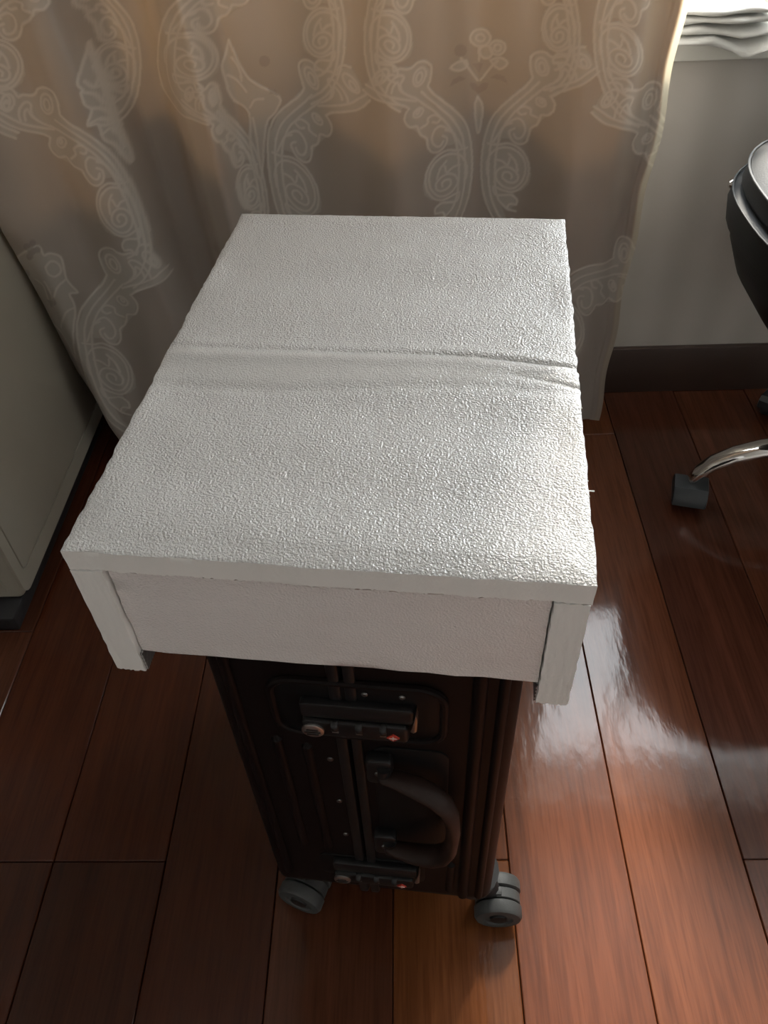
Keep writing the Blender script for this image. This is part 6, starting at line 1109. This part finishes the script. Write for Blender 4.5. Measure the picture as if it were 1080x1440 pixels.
def make_suitcase():
    root = empty('suitcase', (OX, OY, 0), RZ)
    tag(root, 'dark brown hard-shell suitcase with two combination locks standing under the foam cap', 'suitcase')
    XL, XR, ZB, ZT, YF, YB = -0.124, 0.154, 0.098, 0.7645, 0.024, 0.505
    SL, SR = -0.013, 0.010
    def shell(xa, xb, outer):
        t = bmesh.new()
        bmesh.ops.create_cube(t, size=1)
        for v in t.verts:
            v.co = ((xa + xb) / 2 + v.co.x * (xb - xa), (YF + YB) / 2 + v.co.y * (YB - YF), (ZB + ZT) / 2 + v.co.z * (ZT - ZB))
        edges_y = [e for e in t.edges if abs(e.verts[0].co.x - outer) < 1e-5 and abs(e.verts[1].co.x - outer) < 1e-5 and abs(e.verts[0].co.y - e.verts[1].co.y) > 0.1]
        corner = [e for e in t.edges if abs(e.verts[0].co.x - e.verts[1].co.x) > 0.01]
        bmesh.ops.bevel(t, geom=corner, offset=0.035, segments=6, profile=0.5, affect='EDGES')
        rim = [e for e in t.edges if abs(e.verts[0].co.x - outer) < 1e-5 and abs(e.verts[1].co.x - outer) < 1e-5]
        bmesh.ops.bevel(t, geom=rim, offset=0.014, segments=5, profile=0.5, affect='EDGES')
        mb = MB(); mb._merge(t)
        return mb
    left = shell(XL, SL, XL).build('shell', M['shell'], root)
    right = shell(SR, XR, XR).build('shell', M['shell'], root)
    # ribs pressed into the shells, rounded at both ends
    def rib(x, za, zb, par, r=0.0055):
        MB().tube([(x, YF + 0.0025, za), (x, YF + 0.0005, za + 0.006), (x, YF + 0.0005, zb - 0.006), (x, YF + 0.0025, zb)], [r * .4, r, r, r * .4], 12).build('rib', M['shell'], par)
    rib(-0.074, 0.24, 0.503, left); rib(-0.045, 0.24, 0.494, left); rib(-0.104, 0.15, 0.70, left)
    rib(0.118, 0.13, 0.725, right, 0.007); rib(0.1015, 0.14, 0.235, right); rib(0.138, 0.13, 0.73, right, 0.005)
    for yy in (0.09, 0.16, 0.24, 0.32, 0.40, 0.46):      # ribs along the broad faces
        for xx, par in ((XL, left), (XR, right)):
            MB().tube([(xx, yy, 0.15), (xx, yy, 0.715)], 0.004, 10).build('rib', M['shell'], par)
    # aluminium-type closing frame between the shells
    fr = MB()
    t = 0.012
    fr.prism(rrect(YF - 0.004, YB + 0.004, ZB - 0.003, ZT, 0.03), 'x', SL - 0.001, -0.003, 0.002)
    fr.prism(rrect(YF - 0.004, YB + 0.004, ZB - 0.003, ZT, 0.03), 'x', 0.0005, SR + 0.001, 0.002)
    fr.build('closing_frame', M['black'], root)

    def lock(zc, bigrecess):
        lk = empty('lock'); lk.parent = root
        y = YF
        if bigrecess:
            # raised rim and sunken dark field around the upper lock
            pts = rrect(-0.068, 0.088, zc - 0.037, zc + 0.052, 0.022)
            MB().prism(pts, 'y', y - 0.0022, y + 0.004, 0.001).build('lock_field', M['shell_dark'], lk)
            MB().tube([(p[0], y - 0.0018, p[1]) for p in pts], 0.0042, 10, closed=True, up=(0, 1, 0)).build('lock_rim', M['shell'], lk)
        else:
            pts = rrect(-0.060, 0.070, zc - 0.030, zc + 0.030, 0.012)
            MB().prism(pts, 'y', y - 0.0016, y + 0.004, 0.001).build('lock_field', M['shell_dark'], lk)
        b = MB()
        b.prism(rrect(-0.041, 0.057, zc - 0.024, zc + 0.001, 0.005), 'y', y - 0.013, y, 0.003)
        b.prism(rrect(-0.041, 0.062, zc + 0.003, zc + 0.026, 0.004), 'y', y - 0.010, y, 0.002)
        b.build('lock_body', M['black'], lk)
        kb = MB().lathe([(0.0105, 0), (0.0105, 0.002), (0.0085, 0.003)], 20, Matrix.Translation((-0.031, y - 0.0125, zc - 0.013)) @ Matrix.Rotation(R(90), 4, 'X')).build('key_barrel', M['silver'], lk)
        m = MB()
        m.box(-0.0385, -0.0235, y - 0.0162, y - 0.0150, zc - 0.0137, zc - 0.0123)
        m.box(-0.0365, -0.0255, y - 0.0162, y - 0.0150, zc - 0.0098, zc - 0.0088)
        m.box(-0.0365, -0.0255, y - 0.0162, y - 0.0150, zc - 0.0172, zc - 0.0162)
        m.build('key_slot', M['black'], kb, None)
        for x in (-0.010, 0.012, 0.034):
            MB().lathe([(0.0062, -0.003), (0.0070, -0.0015), (0.0070, 0.0015), (0.0062, 0.003)], 16, Matrix.Translation((x, y - 0.0105, zc - 0.004)) @ Matrix.Rotation(R(90), 4, 'Y')).build('number_dial', M['black'], lk)
            MB().box(x - 0.003, x + 0.003, y - 0.0142, y - 0.0128, zc - 0.0135, zc - 0.0122).build('index_mark', M['silver'], lk, None)
        # red diamond emblem
        d = 0.0058
        em = MB().prism([(0.043, zc - 0.014 - d), (0.043 + d, zc - 0.014), (0.043, zc - 0.014 + d), (0.043 - d, zc - 0.014)], 'y', y - 0.0144, y - 0.012).build('emblem', M['red'], lk, None)
        st = []
        for k in range(8):
            rr = 0.0038 if k % 2 == 0 else 0.0012
            st.append((0.043 + rr * math.sin(math.pi * k / 4), zc - 0.014 + rr * math.cos(math.pi * k / 4)))
        MB().prism(st, 'y', y - 0.0150, y - 0.0140).build('emblem_star', M['pale'], em, None)
        MB().prism([(0.0585, zc - 0.004), (0.0615, zc - 0.006), (0.0645, zc - 0.002), (0.0650, zc + 0.016), (0.0640, zc + 0.026), (0.0615, zc + 0.012)], 'y', y - 0.0125, y - 0.002, 0.0008).build('latch_lever', M['silver'], lk)
        if bigrecess:
            for x in (0.018, 0.051):
                MB().lathe([(0.0030, 0), (0.0030, 0.0008), (0.0018, 0.0018)], 12, Matrix.Translation((x, y - 0.002, zc + 0.037)) @ Matrix.Rotation(R(90), 4, 'X')).build('rivet', M['rivet'], lk)
    lock(0.556, True)
    lock(0.193, False)
    for x, z in ((-0.024, 0.464), (-0.022, 0.371), (-0.021, 0.285), (0.036, 0.373)):
        MB().lathe([(0.0034, 0), (0.0030, 0.0012), (0.0015, 0.0018)], 12, Matrix.Translation((x, YF, z)) @ Matrix.Rotation(R(90), 4, 'X')).build('rivet', M['rivet'], root)
    # side handle on its dish, flopped to one side
    MB().prism(rrect(0.020, 0.094, 0.262, 0.500, 0.014), 'y', YF - 0.002, YF + 0.004, 0.001).build('handle_dish', M['shell_dark'], root)
    hd = empty('side_handle'); hd.parent = root
    for z in (0.470, 0.296):
        mb = MB()
        mb.prism(rrect(0.014, 0.040, z - 0.022, z + 0.022, 0.006), 'y', YF - 0.014, YF, 0.003)
        mb.lathe([(0.007, -0.012), (0.007, 0.012)], 14, Matrix.Translation((0.032, YF - 0.013, z)))
        mb.build('handle_mount', M['black'], hd)
    path = [(0.030, YF - 0.014, 0.466), (0.045, YF - 0.017, 0.468), (0.064, YF - 0.021, 0.464), (0.082, YF - 0.025, 0.455), (0.094, YF - 0.027, 0.440),
            (0.100, YF - 0.028, 0.418), (0.102, YF - 0.028, 0.383), (0.100, YF - 0.028, 0.346), (0.094, YF - 0.027, 0.324), (0.082, YF - 0.025, 0.310),
            (0.064, YF - 0.021, 0.301), (0.045, YF - 0.017, 0.297), (0.030, YF - 0.014, 0.298)]
    MB().tube(path, [0.6, 0.8, .95, 1, 1, 1, 1, 1, 1, 1, .95, .8, .6], 14, flat=(0.0075, 0.013), up=(0, 1, 0)).build('grip', M['handle'], hd, 50)
    for z in (0.470, 0.296):
        MB().lathe([(0.0035, 0), (0.0030, 0.0015)], 12, Matrix.Translation((0.026, YF - 0.014, z)) @ Matrix.Rotation(R(90), 4, 'X')).build('screw', M['rivet'], hd)
    # four swivel casters
    def caster(x, y, swivel, px, py):
        c = empty('caster', (px, py, 0)); c.parent = root
        dx, dy = x - px, y - py
        mb = MB()
        mb.lathe([(0.030, 0.076), (0.034, 0.084), (0.036, 0.100)], 20)
        mb.tube([(0, 0, 0.080), (dx * .6, dy * .6, 0.066), (dx, dy, 0.036)], [0.017, 0.015, 0.012], 12)
        mb.build('fork', M['black'], c)
        rot = Matrix.Translation((dx, dy, 0.0325)) @ Matrix.Rotation(swivel, 4, 'Z') @ Matrix.Rotation(R(90), 4, 'X')
        for s in (-1, 1):
            w0, w1 = (0.0085, 0.0265)
            prof = [(0.0295, s * w0), (0.0325, s * (w0 + .002)), (0.0325, s * (w1 - .004)), (0.0300, s * w1), (0.020, s * (w1 + 0.0008)), (0.0185, s * (w1 - .002)), (0.008, s * (w1 - .002))]
            wh = MB().lathe(prof, 36, rot).build('wheel', M['rubber'], c)
            MB().lathe([(0.0125, s * (w1 - .003)), (0.0115, s * (w1 + .001)), (0.004, s * (w1 + .0015))], 20, rot).build('hub_cap', M['black'], wh)
        MB().lathe([(0.0300, -0.0070), (0.0310, -0.006), (0.0310, 0.006), (0.0300, 0.0070)], 32, rot).build('wheel_guard', M['rubber'], c)
        g = Matrix.Translation((dx, dy, 0.0325)) @ Matrix.Rotation(swivel, 4, 'Z')
        MB().box(-0.030, 0.004, -0.0055, 0.0055, 0.018, 0.0345, 0.002, 2, g).build('brake_tab', M['rubber'], c)
    caster(0.168, 0.058, R(4), 0.130, 0.070)
    caster(-0.100, 0.050, R(-14), -0.100, 0.075)
    caster(0.135, 0.452, R(60), 0.130, 0.462)
    caster(-0.112, 0.450, R(-40), -0.100, 0.462)
    return root


make_suitcase()


def make_foam():
    W2, D, ZT, T = 0.18723, 0.5373, 0.7863, 0.0207
    ZS = ZT - T
    root = empty('foam_cap', (OX, OY, 0), RZ)
    tag(root, 'white polyethylene foam cap of taped sheets with a crease, set over the suitcase', 'foam cap')
    # top sheet: fine grid with creases and pebbled skin, closed with sides and underside
    nx, ny = 236, 338
    xs = np.linspace(-W2, W2, nx); ys = np.linspace(0, D, ny)
    X, Y = np.meshgrid(xs, ys, indexing='ij')
    def noise(sig, amp):
        n = rng.standard_normal((nx, ny))
        k = np.exp(-0.5 * (np.arange(-int(3 * sig) - 1, int(3 * sig) + 2) / sig) ** 2); k /= k.sum()
        n = np.apply_along_axis(lambda v: np.convolve(v, k, 'same'), 0, n)
        n = np.apply_along_axis(lambda v: np.convolve(v, k, 'same'), 1, n)
        return amp * n / n.std()
    skin = noise(0.8, 0.00007) + noise(6.0, 0.00010)
    wav = 0.0009 * np.sin(Y * 62 + 1.2 * np.sin(X * 6)) + 0.0014 * np.sin(Y * 27 + X * 3 + .6)
    edge = np.minimum(np.minimum(X + W2, W2 - X), np.minimum(Y, D - Y))
    # crease across the sheet and the pressed band in front of it
    yc = 0.258 + 0.002 * np.sin(X * 14) - 0.012 * np.clip((X - 0.08) / 0.1, 0, 1) ** 1.3
    dcr = Y - yc
    ramp = np.clip((X + 0.187) / 0.374, 0, 1)
    crease = -(0.0004 + 0.0030 * ramp ** 1.5) * np.exp(-(dcr / 0.0026) ** 2) + 0.0022 * np.exp(-((dcr + 0.012) / 0.009) ** 2) + 0.0010 * np.exp(-((dcr - 0.008) / 0.006) ** 2)
    yb = 0.206 + 0.03 * X + 0.004 * np.sin(X * 20)
    band = -0.0014 * np.exp(-((Y - yb) / 0.007) ** 2)
    # little triangular tuck at the right end of the crease
    tx = np.clip((X - 0.125) / 0.06, 0, 1)
    tuck = -0.0022 * tx * np.exp(-((Y - (0.231 - 0.013 * tx)) / 0.0025) ** 2) + 0.0016 * tx * np.exp(-((Y - (0.233 + 0.012 * tx)) / 0.005) ** 2)
    inband = np.clip(1 - np.abs(Y - 0.5 * (yc + yb)) / (0.52 * (yc - yb)), 0, 1)
    Z = ZT + skin * (1 - 0.45 * inband) + wav * np.clip(edge / 0.02, 0, 1) + crease + band + tuck
    Z -= 0.0010 * np.exp(-edge / 0.0018)
    Xd = X + (np.abs(X) > W2 - 1e-6) * np.sign(X) * (0.0003 * np.sin(Y * 60) + noise(2, 0.00045) + 0.0003)
    Xd = Xd - (X > W2 - 1e-6) * 0.004 * np.exp(-((Y - 0.244) / 0.006) ** 2)
    Yd = Y + (Y < 1e-6) * noise(4, 0.0006) + (Y > D - 1e-6) * noise(4, 0.0006)
    V = np.stack([Xd, Yd, Z], -1).reshape(-1, 3)
    me0 = grid_mesh('top_sheet', V, nx, ny)
    pa = me0.attributes.new('pressed', 'FLOAT', 'POINT')
    pa.data.foreach_set('value', np.clip(inband * 2.2, 0, 1).astype(np.float32).ravel())
    bm = bmesh.new(); bm.from_mesh(me0); bpy.data.meshes.remove(me0)
    bm.normal_update()
    bm.faces.ensure_lookup_table()
    for f in bm.faces: f.material_index = 0
    if sum(f.normal.z for f in list(bm.faces)[:50]) < 0:
        bmesh.ops.reverse_faces(bm, faces=bm.faces[:])
    be = [e for e in bm.edges if e.is_boundary]
    levels = [ZS + 0.0130, ZS + 0.0065, ZS]
    for li, zz in enumerate(levels):
        ex = bmesh.ops.extrude_edge_only(bm, edges=be)
        vs = [g for g in ex['geom'] if isinstance(g, bmesh.types.BMVert)]
        be = [g for g in ex['geom'] if isinstance(g, bmesh.types.BMEdge)]
        for v in vs:
            v.co.z = zz + rng.uniform(-0.0002, 0.0002) + (rng.uniform(-0.0009, 0.0004) if li == 2 else 0)
            if li == 1:
                v.co.x *= 0.9985; v.co.y = v.co.y * 0.999 + 0.0004
        for f in ex['geom']:
            if isinstance(f, bmesh.types.BMFace): f.material_index = 1
    be = [e for e in bm.edges if e.is_boundary]
    bmesh.ops.contextual_create(bm, geom=be)
    bmesh.ops.recalc_face_normals(bm, faces=bm.faces[:])
    me = bpy.data.meshes.new('top_sheet')
    bm.to_mesh(me); bm.free()
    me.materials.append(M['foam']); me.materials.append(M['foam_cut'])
    link('top_sheet', me, None, root, 50)
    def sheet(name, x0, x1, y0, y1, z0, z1, mat):
        mb = MB().box(x0, x1, y0, y1, z0, z1)
        bmesh.ops.subdivide_edges(mb.bm, edges=mb.bm.edges[:], cuts=14, use_grid_fill=True)
        bmesh.ops.recalc_face_normals(mb.bm, faces=mb.bm.faces[:])
        for v in mb.bm.verts:
            v.co += Vector((rng.uniform(-1, 1) * .0005, rng.uniform(-1, 1) * .0005, rng.uniform(-1, 1) * .0006))
        return mb.build(name, mat, root, 60)
    zl = ZS - 0.0012
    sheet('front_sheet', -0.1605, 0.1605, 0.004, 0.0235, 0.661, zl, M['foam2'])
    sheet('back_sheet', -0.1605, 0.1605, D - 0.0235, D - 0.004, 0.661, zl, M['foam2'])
    sheet('side_sheet', -W2, -0.1625, 0.0, D, 0.637, zl, M['foam_cut'])
    sheet('side_sheet', 0.1618, W2 - 0.001, 0.0, D, 0.637, zl, M['foam_cut'])
    MB().box(-0.1622, -0.1603, 0.0015, D - 0.0015, 0.638, 0.6595).build('mesh_tape', M['tape'], root, None)
    MB().box(0.1596, 0.1615, 0.0015, D - 0.0015, 0.638, 0.6595).build('mesh_tape', M['tape'], root, None)
    # loose shreds along the cut right edge
    for y, ln in ((0.094, 0.006), (0.088, 0.002), (0.194, 0.0025), (0.105, 0.002), (0.135, 0.0015), (0.147, 0.0015)):
        x = W2 - 0.0015
        MB().tube([(x, y, ZT - 0.004), (x + ln * .5, y + 0.0005, ZT - 0.0035), (x + ln, y - 0.0006, ZT - 0.0025)], [0.0009, 0.0005, 0.0006], 6).build('foam_shred', M['foam_cut'], root)
    return root


make_foam()


# ------------------------------------------------------------------ white cabinet at the left
def make_cabinet():
    root = empty('cabinet', (-1.0, 1.2, 0))
    tag(root, 'white rounded cabinet with inset side panel standing left of the curtain', 'cabinet')
    x1, x0 = 0.270, -0.20            # local to the root
    y0, y1 = -0.262, 0.325
    MB().box(x0 + 0.02, x1 - 0.012, y0 - 0.045, y1 - 0.03, 0.0, 0.036, 0.004).build('base', M['black_base'], root)
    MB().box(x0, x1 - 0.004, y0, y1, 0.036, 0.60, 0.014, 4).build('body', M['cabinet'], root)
    # side: border ring and panel with a groove between
    out = rrect(y0 + 0.006, y1 - 0.006, 0.042, 0.594, 0.022, 6)
    hole = rrect(y0 + 0.030, y1 - 0.024, 0.080, 0.570, 0.012, 6)
    t = bmesh.new()
    ring = []
    for P in (out, hole):
        ring.append([[t.verts.new((x, p[0], p[1])) for p in P] for x in (x1 - 0.006, x1)])
    n = len(out)
    for i in range(n):
        j = (i + 1) % n
        t.faces.new((ring[0][1][i], ring[0][1][j], ring[1][1][j], ring[1][1][i]))
        t.faces.new((ring[0][0][i], ring[0][0][j], ring[0][1][j], ring[0][1][i]))
        t.faces.new((ring[1][1][i], ring[1][1][j], ring[1][0][j], ring[1][0][i]))
        t.faces.new((ring[1][0][i], ring[1][0][j], ring[0][0][j], ring[0][0][i]))
    bmesh.ops.recalc_face_normals(t, faces=t.faces[:])
    mb = MB(); mb._merge(t)
    mb.build('side_frame', M['cabinet'], root)
    MB().prism(rrect(y0 + 0.0335, y1 - 0.0275, 0.0835, 0.5665, 0.010, 6), 'x', x1 - 0.006, x1 + 0.0005, 0.002).build('side_panel', M['cabinet'], root)
    MB().box(x0 + 0.02, x1 - 0.03, y0 - 0.004, y0 + 0.004, 0.06, 0.58, 0.003).build('door', M['cabinet'], root)
    MB().prism(rrect(-0.030, 0.036, 0.450, 0.515, 0.022), 'x', x1 - 0.001, x1 + 0.002, 0.0008).build('grip_recess', M['black'], root)


make_cabinet()


# ------------------------------------------------------------------ swivel chair at the right
def make_chair():
    CX, CY = 0.888, 1.165
    root = empty('swivel_chair', (CX, CY, 0))
    tag(root, 'black padded swivel chair with chrome leg, cut by the right edge of the picture', 'chair')
    PWR, SX, SY = 2.6, -0.060, 0.075
    off = Matrix.Translation((SX, SY, 0))
    kw = dict(mat=off, power=PWR)
    MB().lathe([(0.10, 0.33), (0.145, 0.35), (0.20, 0.41), (0.245, 0.47), (0.266, 0.52), (0.264, 0.545)], 48, **kw).build('seat_shell', M['leather'], root)
    MB().lathe([(0.264, 0.543), (0.280, 0.550), (0.284, 0.575), (0.280, 0.598), (0.262, 0.603)], 48, **kw).build('seat_band', M['leather'], root)
    MB().lathe([(0.264, 0.601), (0.270, 0.612), (0.263, 0.640), (0.22, 0.662), (0.13, 0.674), (0.02, 0.678)], 48, **kw).build('seat_cushion', M['leather'], root)
    def ring(r, z, rad, name):
        P = []
        for k in range(64):
            a = 2 * math.pi * k / 64; c, s = math.cos(a), math.sin(a)
            g = (abs(c) ** PWR + abs(s) ** PWR) ** (-1 / PWR)
            P.append((SX + r * g * c, SY + r * g * s, z))
        MB().tube(P, rad, 8, closed=True).build(name, M['piping'], root)
    ring(0.266, 0.640, 0.0022, 'piping'); ring(0.2805, 0.600, 0.0016, 'piping')
    MB().lathe([(0.008, 0), (0.008, 0.006), (0.005, 0.009)], 16, Matrix.Translation((SX - 0.248, SY + 0.17, 0.585)) @ Matrix.Rotation(R(-90), 4, 'Y')).build('bolt', M['chrome'], root)
    MB().lathe([(0.030, 0.15), (0.030, 0.26), (0.022, 0.262), (0.022, 0.335)], 20).build('gas_column', M['black'], root)
    MB().lathe([(0.036, 0.125), (0.050, 0.135), (0.050, 0.180), (0.036, 0.192)], 24).build('base_hub', M['chrome'], root)
    # backrest on the far right side
    b = MB()
    b.tube([(0.20, 0, 0.56), (0.28, 0, 0.60), (0.31, 0, 0.72)], 0.016, 10)
    b.build('back_bracket', M['black'], root)
    P = []
    t = bmesh.new()
    nu, nv = 13, 11
    vs = {}
    for s in (0, 1):
        for i in range(nu):
            for j in range(nv):
                u, v = i / (nu - 1) * 2 - 1, j / (nv - 1)
                hw = 0.21 * (1 - 0.12 * v)
                th = 0.032 * (1 - u ** 4) * (1 - (2 * v - 1) ** 6) + 0.006
                vs[s, i, j] = t.verts.new((0.33 + 0.05 * v - 0.05 * u * u + (th if s else -th), hw * u, 0.66 + 0.46 * v))
    for i in range(nu - 1):
        for j in range(nv - 1):
            for s in (0, 1):
                t.faces.new((vs[s, i, j], vs[s, i + 1, j], vs[s, i + 1, j + 1], vs[s, i, j + 1]))
    for i in range(nu - 1):
        for j in (0, nv - 1):
            t.faces.new((vs[0, i, j], vs[0, i + 1, j], vs[1, i + 1, j], vs[1, i, j]))
    for j in range(nv - 1):
        for i in (0, nu - 1):
            t.faces.new((vs[0, i, j], vs[0, i, j + 1], vs[1, i, j + 1], vs[1, i, j]))
    bmesh.ops.recalc_face_normals(t, faces=t.faces[:])
    mb = MB(); mb._merge(t); mb.build('backrest', M['leather'], root, 60)
    # five chrome legs, each with a twin caster
    a0 = R(171)
    for k in range(5):
        a = a0 + 2 * math.pi * k / 5
        c, s = math.cos(a), math.sin(a)
        lg = []
        for r, z in ((0.035, 0.165), (0.09, 0.168), (0.15, 0.163), (0.20, 0.150), (0.245, 0.130), (0.28, 0.105), (0.302, 0.078), (0.312, 0.056)):
            lg.append((c * r, s * r, z))
        leg = MB().tube(lg, [1.15, 1.1, 1.05, 1.0, .95, .9, .85, .7], 20, flat=(0.024, 0.014)).build('leg', M['chrome'], root, 60)
        cs = empty('chair_caster', (c * 0.312, s * 0.312, 0)); cs.parent = root
        cs.rotation_euler = (0, 0, R(-14) if k == 0 else a + 0.7)
        MB().lathe([(0.0045, 0.03), (0.0045, 0.056)], 10).build('stem', M['silver'], cs)
        ox = 0.0
        for sg in (-1, 1):
            rot = Matrix.Translation((ox + sg * 0.015, -0.014, 0.026)) @ Matrix.Rotation(R(90), 4, 'Y')
            MB().lathe([(0.020, -0.010), (0.025, -0.008), (0.026, 0.006), (0.024, 0.010)], 24, rot).build('wheel', M['caster'], cs)
        MB().prism([(-0.050, 0.022), (-0.046, 0.040), (-0.030, 0.055), (0.008, 0.058), (0.017, 0.048), (0.016, 0.028)], 'x', ox - 0.034, ox + 0.034, 0.003).build('hood', M['caster'], cs)


make_chair()


# ------------------------------------------------------------------ folded cloth on the sill
def make_cloth():
    root = empty('folded_cloth', (0.545, 1.62, WIN_Z0))
    tag(root, 'folded white cotton cloth lying on the window sill, beside the curtain edge', 'cloth')
    for li in range(4):
        nx, ny = 40, 24
        z0 = li * 0.013 + 0.0065
        t = bmesh.new()
        V = [[None] * ny for _ in range(nx)]
        for i in range(nx):
            u = i / (nx - 1)
            x = -0.12 + 0.215 * u - 0.008 * li * u
            for j in range(ny):
                a = 2 * math.pi * j / ny
                cy, cz = math.cos(a), math.sin(a)
                r = 0.0068 + 0.0008 * math.sin(u * 17 + li * 2)
                yy = 0.085 * math.copysign(abs(cy) ** 0.35, cy)
                zz = r * math.copysign(abs(cz) ** 0.7, cz)
                drop = 0.0
                front = max(0.0, (-yy - 0.035) / 0.05)
                if li == 0:
                    drop = -front ** 1.5 * (0.004 + 0.024 * max(0, 1 - abs(u - 0.78) / 0.30))
                    yy -= front * 0.012 * (0.6 + 0.4 * math.sin(u * 9))
                elif li == 1:
                    drop = -front ** 1.5 * 0.012 * max(0, 1 - abs(u - 0.75) / 0.4)
                yy += 0.004 * math.sin(u * 11 + li * 1.7)
                e = min(1.0, min(u, 1 - u) / 0.05)
                zz *= 0.35 + 0.65 * math.sqrt(e)
                V[i][j] = t.verts.new((x + 0.004 * math.sin(j * .8 + li), yy, z0 + zz + drop + 0.0008 * math.sin(u * 9 + li * 2.1)))
        for i in range(nx - 1):
            for j in range(ny):
                t.faces.new((V[i][j], V[i][(j + 1) % ny], V[i + 1][(j + 1) % ny], V[i + 1][j]))
        t.faces.new(V[0]); t.faces.new(V[-1][::-1])
        bmesh.ops.recalc_face_normals(t, faces=t.faces[:])
        mb = MB(); mb._merge(t); mb.build('fold', M['cloth'], root, 70)


make_cloth()
